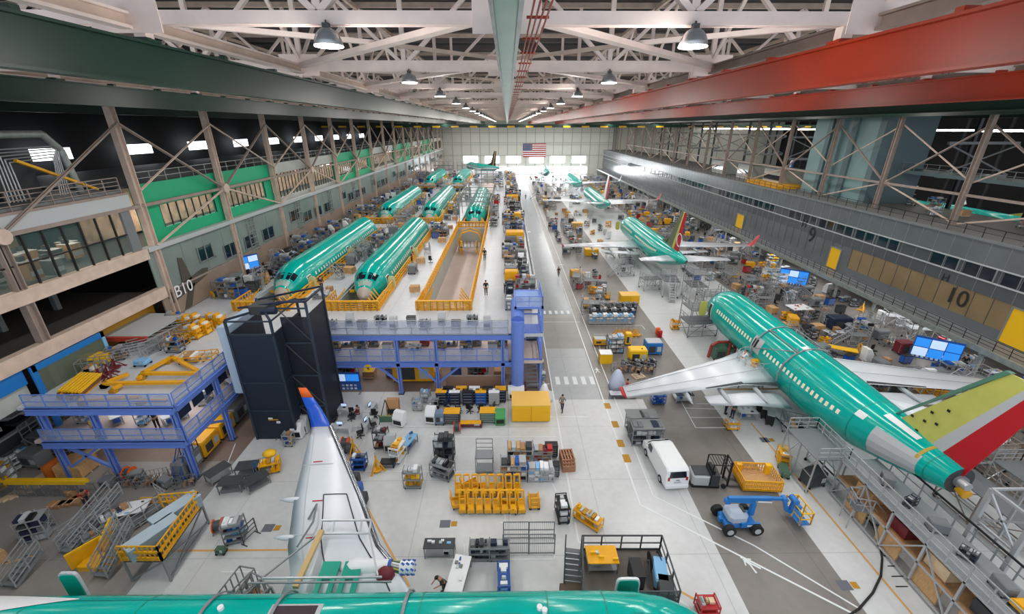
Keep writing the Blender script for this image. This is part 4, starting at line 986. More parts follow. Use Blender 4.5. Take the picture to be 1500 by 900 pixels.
# ------------- prop makers (built once each, then copied)
def P_(t,name): 
    m=MB(); m._n=name; m._t=t; return m
def wheels(t,w,d,r=.09,mt=rubber):
    for sx in (-1,1):
        for sy in (-1,1): m=MB(); x=sx*(w/2-.08); y=sy*(d/2-.08); m.tube((x-.03,y,r),(x+.03,y,r),r,mt,8); m.box(x-.03,y-.03,r,x+.03,y+.03,r*2.1,steeld); m.build('caster',t)
def new(name,cat): return thing(name,'',cat)
@maker
def shelf_cart(w=1.3,d=.75,h=1.1,n=3,c=steel,load=None,seed=0):
    t=new('shelf_cart','cart'); r=random.Random(seed); wheels(t,w,d)
    m=MB()
    for sx in (-1,1):
        for sy in (-1,1): m.box(sx*w/2-.025,sy*d/2-.025,.18,sx*w/2+.025,sy*d/2+.025,h+.12,c)
    m.bar((-w/2,-d/2,h+.12),(-w/2,d/2,h+.12),.05,.05,c); m.bar((w/2,-d/2,h+.12),(w/2,d/2,h+.12),.05,.05,c); m.build('frame',t)
    for i in range(n):
        z=.2+(h-.2)*i/(n-1); m=MB(); m.box(-w/2,-d/2,z-.03,w/2,d/2,z,c); m.box(-w/2,-d/2-.01,z-.04,w/2,-d/2+.02,z+.06,c); sh=m.build('shelf',t)
        if load:
            m=MB(); x=-w/2+.08
            while x<w/2-.2:
                bw=r.uniform(.14,.34); bh=r.uniform(.1,min(.3,(h-.2)/(n-1)-.08)); bd=r.uniform(.3,.8)*d
                mt=r.choice(LOADS[load]); m.box(x,-bd/2,z+.005,x+bw,bd/2,z+bh,mt); 
                if r.random()<.4: m.tube((x+bw/2,-bd/3,z+bh+.06),(x+bw/2,bd/3,z+bh+.06),.06,r.choice(LOADS[load]),6)
                x+=bw+.05
            m.build('parts_load',sh)
    return t
LOADS={'mix':(lgrey,white,black,blue,brown,dgrey,alum,wood,mgrey),'yel':(yel,yel2,lgrey,yeld,white),'white':(white,lgrey,alum,white,skyb),'dark':(black,dgrey,navy,mgrey,lgrey),'blue':(blue,skyb,white,lgrey,navy),'red':(dred,lgrey,brown,mgrey,lgrey,red,dgrey),'wood':(wood,brown,woodl,lgrey)}
@maker
def parts_rack(w=2.2,d=.9,h=2.0,n=4,c=steel,load='mix',seed=0):
    t=new('parts_rack','rack'); r=random.Random(seed)
    m=MB()
    for sx in (-1,0,1):
        for sy in (-1,1): m.box(sx*w/2-.03,sy*d/2-.03,0,sx*w/2+.03,sy*d/2+.03,h,c)
    for sx in (-1,1): m.bar((sx*w/2,-d/2,.3),(sx*w/2,d/2,h-.3),.03,.03,c); m.bar((sx*w/2,d/2,.3),(sx*w/2,-d/2,h-.3),.03,.03,c)
    m.build('frame',t)
    for i in range(n):
        z=.15+(h-.2)*i/(n-1)*.96; m=MB(); m.box(-w/2,-d/2,z-.04,w/2,d/2,z,c); sh=m.build('shelf',t); m=MB(); x=-w/2+.05
        while x<w/2-.3:
            bw=r.uniform(.2,.5); bh=r.uniform(.12,.38); m.box(x,-d*.42,z,x+bw,d*r.uniform(.1,.4),z+bh,r.choice(LOADS[load])); x+=bw+.04
        m.build('parts_load',sh)
    return t
@maker
def work_table(w=1.8,d=.8,h=.85,c=steel,top=lgrey,items='mix',seed=0):
    t=new('work_table','table'); r=random.Random(seed)
    m=MB(); m.rbox(0,0,h-.05,w,d,.05,top,0,.01); m.build('table_top',t)
    for sx in (-1,1):
        for sy in (-1,1): m=MB(); m.box(sx*(w/2-.06)-.03,sy*(d/2-.06)-.03,0,sx*(w/2-.06)+.03,sy*(d/2-.06)+.03,h-.05,c); m.build('leg',t)
    m=MB(); m.box(-w/2+.06,-d/2+.06,.2,w/2-.06,d/2-.06,.23,c); m.build('lower_shelf',t)
    if items:
        m=MB()
        for i in range(int(w*3)):
            x=r.uniform(-w/2+.15,w/2-.3); y=r.uniform(-d/2+.1,d/2-.25); m.box(x,y,h,x+r.uniform(.1,.3),y+r.uniform(.08,.2),h+r.uniform(.03,.2),r.choice(LOADS[items]))
        for i in range(int(w*1.5)):
            x=r.uniform(-w/2+.2,w/2-.3); m.box(x,-.2,.23,x+.3,.2,.23+r.uniform(.1,.3),r.choice(LOADS[items]))
        m.build('tool_clutter',t)
    return t
@maker
def tool_cabinet(w=1.1,d=.6,h=1.1,c=blue,nd=5,top=black):
    t=new('tool_cabinet','cabinet'); wheels(t,w,d,.08)
    m=MB(); m.rbox(0,0,.17,w,d,h-.2,c,0,.015); m.build('body',t); m=MB(); m.rbox(0,0,h-.03,w+.03,d+.03,.05,top,0,.01); m.build('top_mat',t)
    for i in range(nd):
        z=.2+(h-.28)*i/nd; hh=(h-.28)/nd-.02; m=MB(); m.box(-w/2+.03,-d/2-.015,z,w/2-.03,-d/2,z+hh,c); dr=m.build('drawer',t)
        m=MB(); m.box(-w/2+.1,-d/2-.04,z+hh-.05,w/2-.1,-d/2-.015,z+hh-.02,alum); m.build('handle',dr)
    return t
@maker
def crate(w=1.2,d=.9,h=.8,c=wood,lid=None):
    t=new('crate','crate'); m=MB(); m.box(-w/2,-d/2,.12,w/2,d/2,h,c); 
    for i in range(4):
        x=-w/2+w*i/3; m.box(x-.04,-d/2-.02,.12,x+.04,-d/2,h,c); m.box(x-.04,d/2,.12,x+.04,d/2+.02,h,c)
    m.build('body',t); m=MB(); m.box(-w/2-.02,-d/2-.02,h,w/2+.02,d/2+.02,h+.04,lid or c); m.build('lid',t)
    m=MB()
    for y in (-d/2+.06,0,d/2-.06): m.box(-w/2,y-.05,0,w/2,y+.05,.12,woodl if c in (wood,woodl,brown) else c)
    m.build('skid',t); return t
@maker
def bin_box(w=.5,d=.4,h=.3,c=blue):
    m=MB(); m.box(-w/2,-d/2,0,w/2,d/2,.02,c); 
    for s in (-1,1): m.box(s*w/2-.015,-d/2,0,s*w/2+.015,d/2,h,c); m.box(-w/2,s*d/2-.015,0,w/2,s*d/2+.015,h,c); m.box(-w/2-.03,s*(d/2+.01)-.02,h-.03,w/2+.03,s*(d/2+.01)+.02,h,c)
    m.box(-w/2+.03,-d/2+.03,.02,w/2-.03,d/2-.03,h*.6,lgrey)
    o=m.build('storage_bin'); tag(o,'','bin'); return o
@maker
def pallet(c=wood,n=1):
    t=new('pallet','pallet')
    for k in range(n):
        z=k*.15; m=MB()
        for y in (-.45,-.22,0,.22,.45): m.box(-.6,y-.05,z+.11,.6,y+.05,z+.14,c)
        for x in (-.55,0,.55): m.box(x-.05,-.5,z,x+.05,.5,z+.11,c)
        m.build('deck_layer' if n>1 else 'deck',t)
    return t
@maker
def yellow_cart(w=1.25,d=.75,c=yel):
    t=new('platform_cart','cart'); wheels(t,w,d,.1)
    m=MB(); m.box(-w/2,-d/2,.22,w/2,d/2,.3,c); m.box(-w/2,-d/2,.3,w/2,-d/2+.05,.5,c); m.box(-w/2,d/2-.05,.3,w/2,d/2,.5,c); m.build('platform',t)
    m=MB(); m.bar((-w/2,-d/2+.1,.3),(-w/2-.1,-d/2+.1,1.25),.08,.08,c); m.bar((-w/2,d/2-.1,.3),(-w/2-.1,d/2-.1,1.25),.08,.08,c); m.bar((-w/2-.1,-d/2+.1,1.25),(-w/2-.1,d/2-.1,1.25),.07,.07,c); m.bar((-w/2-.05,-d/2+.1,.8),(-w/2-.05,d/2-.1,.8),.05,.05,c); m.build('push_frame',t)
    m=MB(); m.box(-w/2+.15,-d/2+.12,.3,w/2-.1,d/2-.12,.34,yeld); m.build('pad',t); return t
@maker
def tilt_trolley(c=yel):
    # tall folding dolly of the nested yellow rows
    t=new('nesting_trolley','trolley'); wheels(t,1.1,.5,.09,alum)
    m=MB(); m.box(-.55,-.25,.2,.55,.25,.27,c); m.box(-.55,-.25,.27,-.5,.25,.5,c); m.build('base',t)
    m=MB(); m.bar((-.2,-.2,.25),(.35,-.2,1.35),.1,.1,c); m.bar((-.2,.2,.25),(.35,.2,1.35),.1,.1,c); m.bar((.35,-.22,1.35),(.35,.22,1.35),.1,.1,c); m.bar((.5,-.2,.25),(.28,-.2,1.2),.07,.07,yeld); m.bar((.5,.2,.25),(.28,.2,1.2),.07,.07,yeld); m.box(.05,-.2,.75,.15,.2,.85,c); m.build('mast',t)
    m=MB(); m.box(-.5,-.2,.3,-.05,.2,.52,c); m.build('tray',t); return t
@maker
def step_stand(w=.8,h=1.2,n=5,c=alum,plat=1.0):
    t=new('step_stand','stairs'); run=n*.25
    for i in range(n): m=MB(); z=h*(i+1)/n; m.box(-w/2,-run+run*i/n,z-.03,w/2,-run+run*(i+1)/n,z,steel); m.build('step',t)
    m=MB()
    for s in (-1,1): m.bar((s*w/2,-run,0),(s*w/2,0,h),.05,.12,c); m.bar((s*w/2,-run,.95),(s*w/2,0,h+1),.05,.05,c); m.bar((s*w/2,-run,0),(s*w/2,-run,.95),.05,.05,c); m.bar((s*w/2,-run/2,h/2),(s*w/2,-run/2,h/2+.98),.04,.04,c); m.bar((s*w/2,-run,.5),(s*w/2,0,h+.5),.03,.03,c)
    m.build('side_rail',t)
    m=MB(); m.box(-w/2,0,h-.05,w/2,plat,h,mgrey); m.build('platform',t)
    m=MB(); m.rail([(-w/2,0,h),(-w/2,plat,h),(w/2,plat,h),(w/2,0,h)],c,h=1,step=.6,r=.025); m.build('guard_rail',t)
    for sx in (-1,1):
        for y in (0,plat): m=MB(); m.box(sx*w/2-.03,y-.03,0,sx*w/2+.03,y+.03,h,c); m.build('leg',t)
    return t
@maker
def dock_stand(w=3,d=1.6,h=2.0,c=alum,levels=1,deckm=mgrey,stairs=True):
    t=new('work_stand','scaffold')
    m=MB()
    for x in (-w/2,0,w/2):
        for y in (-d/2,d/2): m.bar((x,y,.1),(x,y,h),.08,.08,c)
    for a,b_ in (((-w/2,-d/2,.2),(0,-d/2,h)),((0,-d/2,h),(w/2,-d/2,.2)),((-w/2,d/2,h),(0,d/2,.2)),((0,d/2,.2),(w/2,d/2,h)),((-w/2,-d/2,.2),(-w/2,d/2,h)),((w/2,-d/2,h),(w/2,d/2,.2))): m.bar(a,b_,.06,.06,c)
    for y in (-d/2,d/2): m.bar((-w/2,y,.2),(w/2,y,.2),.07,.07,c); m.bar((-w/2,y,h*.5),(w/2,y,h*.5),.05,.05,c)
    m.build('frame',t)
    for k in range(levels):
        z=h+k*1.9
        m=MB(); m.box(-w/2,-d/2,z,w/2,d/2,z+.07,deckm); m.build('platform',t)
        m=MB(); m.rail([(-w/2,d/2,z),(-w/2,-d/2,z),(w/2,-d/2,z),(w/2,d/2,z)],c,h=1.05,step=.75,mids=(.3,.65),r=.025); m.build('guard_rail',t)
        if k:
            m=MB()
            for x in (-w/2,w/2):
                for y in (-d/2,d/2): m.bar((x,y,z-1.9),(x,y,z),.07,.07,c)
            m.build('upper_post',t)
    if stairs:
        n=7
        m=MB()
        for s in (-.4,.4): m.bar((w/2+n*.28,s,0),(w/2,s,h),.05,.12,c); m.bar((w/2+n*.28,s,.95),(w/2,s,h+.95),.05,.05,c); m.bar((w/2+n*.28,s,0),(w/2+n*.28,s,.95),.05,.05,c); m.bar((w/2+n*.14,s,h/2),(w/2+n*.14,s,h/2+.95),.04,.04,c)
        m.build('stair_rail',t)
        for i in range(n): m=MB(); z=h*(i+1)/(n+1); x=w/2+n*.28*(1-(i+1)/(n+1)); m.box(x-.13,-.4,z-.02,x+.13,.4,z+.02,steel); m.build('step',t)
    wheels(t,w,d,.14); return t
@maker
def display_board(w=2.6,h=1.5,z0=.6,n=3,rows=1,side=False):
    t=new('display_board','board'); m=MB(); m.box(-w/2,-.06,z0,w/2,.06,z0+h,blue); m.box(-w/2-.04,-.07,z0-.05,w/2+.04,.07,z0,steel); m.build('panel',t)
    for s in (-1,1): m=MB(); m.box(s*(w/2-.15)-.04,-.04,0,s*(w/2-.15)+.04,.04,z0,steel); m.box(s*(w/2-.15)-.05,-.4,0,s*(w/2-.15)+.05,.4,.06,steel); m.build('leg',t)
    for r_ in range(rows):
        for i in range(n): 
            m=MB(); x=-w/2+.08+(w-.1)*i/n; z=z0+h-.1-(r_+1)*(h*.42); m.box(x,-.1,z,x+(w-.1)/n-.08,-.06,z+h*.38,(screenb,screenw,screenb)[(i+r_)%3]); m.build('screen',t)
    m=MB()
    for i in range(9):
        for j in range(2): m.box(-w/2+.15+i*w*.1,-.08,z0+.1+j*.18*h,-w/2+.15+i*w*.1+w*.06,-.06,z0+.1+j*.18*h+.1*h,white if (i+j)%3 else lgrey)
    m.build('note_sheet',t); return t
@maker
def office_chair(c=black):
    t=new('office_chair','chair'); m=MB(); m.rbox(0,0,.44,.5,.5,.09,c,0,.03); m.build('seat',t); m=MB(); m.rbox(0,.26,.6,.46,.08,.55,c,0,.02); m.box(-.03,.2,.45,.03,.26,.7,black); m.build('backrest',t)
    m=MB(); m.tube((0,0,.12),(0,0,.44),.035,steeld,8); m.build('post',t)
    m=MB()
    for i in range(5): a=i*1.2566; m.bar((0,0,.12),(.32*math.cos(a),.32*math.sin(a),.07),.05,.04,black); m.tube((.32*math.cos(a)-.03,.32*math.sin(a),.035),(.32*math.cos(a)+.03,.32*math.sin(a),.035),.035,rubber,6)
    m.build('star_base',t); return t
@maker
def desk(w=1.5,d=.75,top=lgrey,mon=True):
    t=new('desk','desk'); m=MB(); m.rbox(0,0,.71,w,d,.04,top,0,.01); m.build('desk_top',t)
    for s in (-1,1): m=MB(); m.box(s*(w/2-.03)-.02,-d/2+.03,0,s*(w/2-.03)+.02,d/2-.03,.71,white); m.build('side_panel',t)
    m=MB(); m.box(-w/2+.06,-d/2+.05,.12,-w/2+.46,d/2-.1,.7,white)
    for i in range(3): m.box(-w/2+.08,-d/2+.03,.14+i*.19,-w/2+.44,-d/2+.05,.31+i*.19,lgrey)
    m.build('drawer_unit',t); return t
@maker
def monitor(c=black):
    t=new('computer_monitor','monitor'); m=MB(); m.box(-.27,-.02,.12,.27,.02,.45,c); m.build('case',t); m=MB(); m.box(-.25,-.025,.14,.25,-.02,.43,screenw); m.build('screen',t); m=MB(); m.box(-.03,-.0,0,.03,.05,.2,c); m.box(-.12,-.08,0,.12,.1,.015,c); m.build('stand',t); return t
@maker
def machine_cabinet(w=.9,d=.8,h=1.6,c=white,scr=black):
    t=new('machine_cabinet','cabinet'); m=MB(); m.rbox(0,0,.08,w,d,h*.55,c,0,.04); m.build('body',t)
    m=MB(); m.poly([(-w/2,-d/2,.08+h*.55),(-w/2,d/2,.08+h*.55),(-w/2,d/2,h),(-w/2,0,h)],(w,0,0),c); m.build('hood',t)
    m=MB(); m.box(-w*.38,-d/2-.02,h*.18,w*.38,-d/2,h*.5,scr); m.build('front_panel',t); m=MB(); m.box(-w/2+.05,-d/2+.05,0,w/2-.05,d/2-.05,.08,black); m.build('plinth',t); return t
@maker
def genset(w=1.6,d=1.1,h=1.3,c=yel,top=None):
    t=new('equipment_box','equipment'); m=MB(); m.rbox(0,0,.2,w,d,h-.2,c,0,.08); m.build('housing',t); wheels(t,w,d,.12)
    m=MB(); m.box(-w*.35,-d/2-.02,.4,w*.05,-d/2,h*.75,dgrey); m.build('vent_grille',t)
    m=MB(); m.box(w*.15,-d/2-.02,.5,w*.4,-d/2,h*.7,lgrey); m.build('control_panel',t)
    m=MB(); m.rbox(0,0,h,w*.9,d*.9,.03,top or c,0,.01); m.build('lid',t)
    return t
@maker
def jack_stand(c=yel,h=1.2):
    t=new('tripod_jack','jack'); m=MB(); m.tube((0,0,.2),(0,0,h),.08,c,8); m.tube((0,0,h),(0,0,h+.3),.04,alum,8); m.build('column',t)
    for i in range(3): a=i*2.094; m=MB(); m.bar((0,0,h*.8),(.6*math.cos(a),.6*math.sin(a),.05),.07,.07,c); m.bar((0,0,.25),(.6*math.cos(a),.6*math.sin(a),.06),.05,.05,c); m.tube((.6*math.cos(a),.6*math.sin(a),0),(.6*math.cos(a),.6*math.sin(a),.05),.1,c,8); m.build('leg',t)
    m=MB(); m.tube((0,0,.1),(0,0,.18),.35,c,14); m.build('base_ring',t); return t
@maker
def mesh_panel(w=2,h=1.9,c=steeld):
    t=new('fence_section','fence'); m=MB()
    for x in (-w/2,w/2): m.box(x-.03,-.03,0,x+.03,.03,h,c)
    for z in (.1,h*.55,h): m.bar((-w/2,0,z),(w/2,0,z),.05,.05,c)
    m.build('frame',t); m=MB()
    for i in range(1,int(w/.12)): x=-w/2+i*.12; m.bar((x,0,.1),(x,0,h),.012,.012,c)
    m.build('mesh',t); return t
@maker
def rail_section(w=2,h=1.1,c=alum):
    m=MB(); m.rail([(-w/2,0,0),(w/2,0,0)],c,h=h,step=1,mids=(.25,.5,.75),r=.025); m.box(-w/2-.03,-.25,0,-w/2+.03,.25,.05,c); m.box(w/2-.03,-.25,0,w/2+.03,.25,.05,c)
    o=m.build('rail_section'); tag(o,'','railing'); return o
@maker
def drum(c=blue,h=.88):
    m=MB(); rings=[]
    for z,r in ((0,.28),(.02,.29),(h*.33,.29),(h*.34,.3),(h*.36,.29),(h*.66,.29),(h*.67,.3),(h*.69,.29),(h-.02,.29),(h,.28)): rings.append([(r*math.cos(a*math.pi/8),r*math.sin(a*math.pi/8),z) for a in range(16)])
    m.loft(rings,c); o=m.build('drum'); tag(o,'','drum'); return o
@maker
def cardboard_box(w=.5,d=.4,h=.35,c=brown):
    m=MB(); m.box(-w/2,-d/2,0,w/2,d/2,h,c); m.box(-.03,-d/2-.005,h,.03,d/2+.005,h+.004,woodl); m.box(-.03,-d/2-.004,h*.6,.03,-d/2,h,woodl); o=m.build('box'); tag(o,'','box'); return o
@maker
def hose_reel(c=orange):
    t=new('hose_reel','reel'); m=MB(); 
    for x in (-.25,.25): m.tube((x-.02,0,.5),(x+.02,0,.5),.45,c,14)
    m.build('flange',t); m=MB(); m.tube((-.23,0,.5),(.23,0,.5),.33,steeld,12); m.build('hose_coil',t); m=MB(); m.bar((-.3,-.35,0),(-.3,0,.5),.05,.05,steel); m.bar((-.3,.35,0),(-.3,0,.5),.05,.05,steel); m.bar((.3,-.35,0),(.3,0,.5),.05,.05,steel); m.bar((.3,.35,0),(.3,0,.5),.05,.05,steel); m.build('stand',t); return t
@maker
def pipe_frame(w=2.4,d=1,h=1.3,c=steel,seed=0):
    # open tubular transport frame with slanted bars
    t=new('transport_trolley','trolley'); r=random.Random(seed); wheels(t,w,d,.1); m=MB()
    for z in (.25,h):
        for y in (-d/2,d/2): m.bar((-w/2,y,z),(w/2,y,z),.06,.06,c)
        for x in (-w/2,w/2): m.bar((x,-d/2,z),(x,d/2,z),.06,.06,c)
    for i in range(6): x=-w/2+w*i/5; m.bar((x,-d/2,.25),(x,-d/2,h),.05,.05,c); m.bar((x,d/2,.25),(x+(w/5 if i<5 else 0),-d/2,h),.04,.04,c); m.bar((x,d/2,.25),(x,d/2,h),.05,.05,c)
    m.build('frame',t); m=MB()
    for i in range(5): x=r.uniform(-w/2+.2,w/2-.4); m.box(x,-d/2+.1,.28,x+r.uniform(.2,.5),d/2-.1,r.uniform(.4,.8),r.choice(LOADS['mix']))
    m.build('parts_load',t); return t
def rbl(m,pts,rad,mt,n=8):
    for (a,ra),(b_,rb) in zip(zip(pts,rad),zip(pts[1:],rad[1:])): m.tube(a,b_,ra,mt,n,rb)
# ---- people: skin-modifier bodies converted to plain meshes
def skinmesh(chain,rad,mt,name,parent,sub=1):
    me=bpy.data.meshes.new(name); me.from_pydata([Vector(p) for p in chain[0]],chain[1],[]); o=bpy.data.objects.new(name,me); C.objects.link(o)
    sk=o.modifiers.new('s','SKIN'); sk.use_smooth_shade=True
    for i,r in enumerate(rad): v=me.skin_vertices[0].data[i]; v.radius=(r,r) if not isinstance(r,tuple) else r; v.use_root=(i==0)
    ss=o.modifiers.new('u','SUBSURF'); ss.levels=sub; ss.render_levels=sub
    dg=bpy.context.evaluated_depsgraph_get(); nm=bpy.data.meshes.new_from_object(o.evaluated_get(dg)); bpy.data.objects.remove(o); bpy.data.meshes.remove(me)
    nm.materials.clear(); nm.materials.append(mt); nm.name=name
    for p in nm.polygons: p.use_smooth=True
    ob=bpy.data.objects.new(name,nm); C.objects.link(ob)
    if parent: ob.parent=parent; KIDS.setdefault(parent.name,[]).append(ob)
    return ob
@maker
def person(pose='stand',shirt=black,trousers=navy,hairc=black,vest=None):
    t=new('person','person')
    hip=.93; hx=0; lean=0
    if pose=='bend': lean=.55
    if pose=='sit': hip=.5
    def L(x,y,z): # lean torso forward (-y)
        dz=z-hip; return (x,y-dz*math.sin(lean),hip+dz*math.cos(lean))
    if pose=='walk': kn=[(.1,-.14,.5),(-.1,.06,.5)]; ft=[(.1,-.26,.08),(-.1,.34,.12)]
    elif pose=='sit': kn=[(.12,-.42,.5),(-.12,-.42,.5)]; ft=[(.12,-.42,.08),(-.12,-.42,.08)]
    elif pose=='crouch': hip=.42; lean=.35; kn=[(.16,-.4,.48),(-.16,-.4,.46)]; ft=[(.13,-.1,.08),(-.13,-.06,.08)]
    else: kn=[(.1,-.03,.5),(-.1,-.01,.5)]; ft=[(.11,.02,.08),(-.11,.0,.08)]
    sh=[L(.19,0,hip+.5),L(-.19,0,hip+.5)]
    if pose in('bend','crouch','sit'): el=[L(.26,-.14,hip+.3),L(-.26,-.14,hip+.3)]; wr=[L(.2,-.4,hip+.28),L(-.2,-.38,hip+.25)]
    elif pose=='work': el=[L(.28,-.08,hip+.25),L(-.28,-.1,hip+.27)]; wr=[L(.16,-.34,hip+.28),L(-.14,-.34,hip+.33)]
    elif pose=='walk': el=[L(.27,.1,hip+.24),L(-.27,-.1,hip+.24)]; wr=[L(.27,.06,hip-.02),L(-.24,-.26,hip+.04)]
    else: el=[L(.27,.03,hip+.23),L(-.27,.03,hip+.23)]; wr=[L(.27,-.04,hip-.02),L(-.27,-.04,hip-.02)]
    V=[(0,0,hip),L(0,0,hip+.2),L(0,0,hip+.45),L(0,-.01,hip+.57),L(0,-.02,hip+.64),L(0,-.03,hip+.74),L(0,-.03,hip+.84)]
    E=[(0,1),(1,2),(2,3),(3,4),(4,5),(5,6)]; Rr=[.13,.12,.13,.055,.075,.095,.06]
    for s in (0,1):
        i=len(V); sg=1 if s==0 else -1
        a=Vector(wr[s]); d=(a-Vector(el[s])).normalized(); side=Vector((sg,0,0)); fw=d
        V+=[sh[s],el[s],wr[s],tuple(a+d*.08)]; E+=[(2,i),(i,i+1),(i+1,i+2),(i+2,i+3)]; Rr+=[.06,.045,.032,(.04,.02)]
        for f in range(4):
            o=Vector((0,-.03+.02*f,0)) if abs(d.z)>.6 else Vector((-.03+.02*f,0,0)); ln=(.075,.09,.085,.065)[f]
            V+=[tuple(a+d*(.08+ln*.5)+o),tuple(a+d*(.08+ln)+o+Vector((0,-.015,-.01)))]; k=len(V); E+=[(i+3,k-2),(k-2,k-1)]; Rr+=[.0095,.008]
        V+=[tuple(a+d*.07-side*.045+Vector((0,-.03,0)))]; E.append((i+2,len(V)-1)); Rr.append(.011)
        j=len(V); V+=[(sg*.1,0,hip-.05),kn[s],ft[s],(ft[s][0],ft[s][1]-.16,ft[s][2]-.04)]; E+=[(0,j),(j,j+1),(j+1,j+2),(j+2,j+3)]; Rr+=[.09,.06,.045,.04]
    skinmesh((V,E),Rr,skin,'body',t)
    hd=V[5]; m=MB()
    m.loft([[(hd[0]+r*math.cos(a*math.pi/5),hd[1]+.015+r*1.1*math.sin(a*math.pi/5),hd[2]+z) for a in range(10)] for z,r in ((.0,.1),(.06,.105),(.11,.085),(.135,.04))],hairc); m.build('hair',t)
    m=MB(); fy=hd[1]-.1
    for s in (-1,1): m.box(hd[0]+s*.035-.012,fy-.004,hd[2]+.01,hd[0]+s*.035+.012,fy+.01,hd[2]+.025,black)
    m.box(hd[0]-.012,fy-.022,hd[2]-.03,hd[0]+.012,fy+.01,hd[2]+.01,skin); m.box(hd[0]-.03,fy-.004,hd[2]-.06,hd[0]+.03,fy+.01,hd[2]-.05,dred); m.build('face',t)
    # clothes
    Vs=[V[0],V[1],V[2],L(0,0,hip+.52)]; Es=[(0,1),(1,2),(2,3)]; Rs=[(.17,.13),(.165,.125),(.175,.13),.08]
    for s in (0,1): i=len(Vs); e=Vector(el[s]); w_=Vector(wr[s]); Vs+=[sh[s],el[s],tuple(e.lerp(w_,.25))]; Es+=[(2,i),(i,i+1),(i+1,i+2)]; Rs+=[.075,.062,.055]
    skinmesh((Vs,Es),Rs,shirt,'shirt',t)
    if vest:
        skinmesh((Vs[:4],Es[:3]),[(.185,.145),(.18,.14),(.19,.145),.09],vest,'safety_vest',t)
    Vt=[(0,0,hip+.06)]; Et=[]; Rt=[(.16,.125)]
    for s in (0,1): i=len(Vt); sg=1 if s==0 else -1; f=ft[s]; Vt+=[(sg*.1,0,hip-.08),kn[s],(f[0],f[1],f[2]+.03)]; Et+=[(0,i),(i,i+1),(i+1,i+2)]; Rt+=[.105,.078,.062]
    skinmesh((Vt,Et),Rt,trousers,'trousers',t)
    for s in (0,1): m=MB(); f=ft[s]; m.rbox(f[0],f[1]-.06,f[2]-.08,.1,.28,.1,black,0,.03); m.build('shoe',t)
    return t
# ---- vehicles
@maker
def van():
    t=new('van','van'); W=1.9; L_=4.9
    prof=[(-2.45,.35),(-2.45,.85),(-2.35,1.0),(-1.75,1.12),(-1.15,1.85),(-.8,1.98),(2.1,2.0),(2.35,1.85),(2.45,1.1),(2.45,.35)]
    m=MB(); rings=[]
    for w_,zs in ((W/2-.1,1),(W/2,0),(W/2,0),(W/2-.1,1)): pass
    ysec=[(-W/2,.0,.90),(-W/2+.12,.06,1.0),(W/2-.12,.06,1.0),(W/2,.0,.90)]
    rings=[]
    for y,_,k in ysec: rings.append([(x*(.985 if k<1 else 1),y*(.93 if z>1.5 else 1),z if z<1.3 else 1.3+(z-1.3)*(k if k<1 else 1)) for x,z in prof])
    m.loft(rings,white,smooth=False); m.build('body',t)
    m=MB(); m.poly([(2.36,-.7,1.25),(2.36,.7,1.25),(2.28,.62,1.78),(2.28,-.62,1.78)],(.1,0,0),glass); m.build('rear_window',t)
    m=MB(); m.poly([(-1.78,-.78,1.15),(-1.78,.78,1.15),(-1.2,.7,1.82),(-1.2,-.7,1.82)],(-.06,0,.04),glass); m.build('windscreen',t)
    for s in (-1,1): 
        m=MB(); m.poly([(-1.45,s*.955,1.15),(-.55,s*.955,1.15),(-.55,s*.9,1.68),(-1.1,s*.9,1.68)],(0,s*.03,0),glass); m.build('side_window',t)
        m=MB(); m.box(-1.35,s*.95,1.12,-1.2,s*1.12,1.3,white); m.build('mirror',t)
        for x in (-1.55,1.5):
            m=MB(); m.tube((x,s*.72,.33),(x,s*.98,.33),.33,rubber,16); m.build('wheel',t)
            m=MB(); m.tube((x,s*.97,.33),(x,s*1.0,.33),.18,alum,12); m.build('hubcap',t)
        m=MB(); m.box(2.42,s*.72-.08,1.0,2.48,s*.72+.08,1.3,red); m.build('tail_light',t)
    m=MB(); m.box(2.4,-.9,.3,2.55,.9,.55,white); m.build('rear_bumper',t); m=MB(); m.box(2.45,-.26,.75,2.48,.26,.88,lgrey); m.build('number_plate',t)
    m=MB(); m.box(2.46,-.15,1.02,2.49,.15,1.06,dgrey); m.build('door_handle',t); return t
@maker
def forklift():
    t=new('forklift','forklift'); m=MB(); m.rbox(-.9,0,.25,1.3,1.2,.85,lgrey,0,.15); m.build('counterweight',t)
    m=MB(); m.rbox(-.9,0,1.1,1.1,1.0,.06,dgrey,0,.03); m.build('battery_cover',t)
    m=MB(); m.rbox(-.55,0,.06,2.0,1.24,.22,black,0,.05); m.build('base',t)
    m=MB(); m.box(-.25,-.6,.2,.35,.6,1.2,dgrey); m.box(-.2,-.5,1.2,.0,.5,1.5,black); m.build('operator_console',t)
    m=MB()
    for x in (-.25,.95):
        for y in (-.55,.55): m.bar((x,y,.3),(x,y,2.15),.07,.07,black)
    for i in range(7): m.bar((-.25+i*.2,-.55,2.15),(-.25+i*.2,.55,2.15),.04,.04,black)
    for y in (-.55,.55): m.bar((-.25,y,2.15),(.95,y,2.15),.06,.06,black)
    m.build('overhead_guard',t)
    m=MB(); m.bar((1.05,-.4,.1),(1.05,-.4,2.3),.12,.1,black); m.bar((1.05,.4,.1),(1.05,.4,2.3),.12,.1,black)
    for z in (.4,1.3,2.3): m.bar((1.05,-.4,z),(1.05,.4,z),.08,.08,black)
    m.build('mast',t)
    for y in (-.35,.35): m=MB(); m.box(1.1,y-.07,.08,2.3,y+.07,.14,steeld); m.build('fork',t)
    for x,y in ((-1.1,0),(.75,-.5),(.75,.5)): m=MB(); m.tube((x,y-.08,.17),(x,y+.08,.17),.17,rubber,10); m.build('wheel',t)
    return t
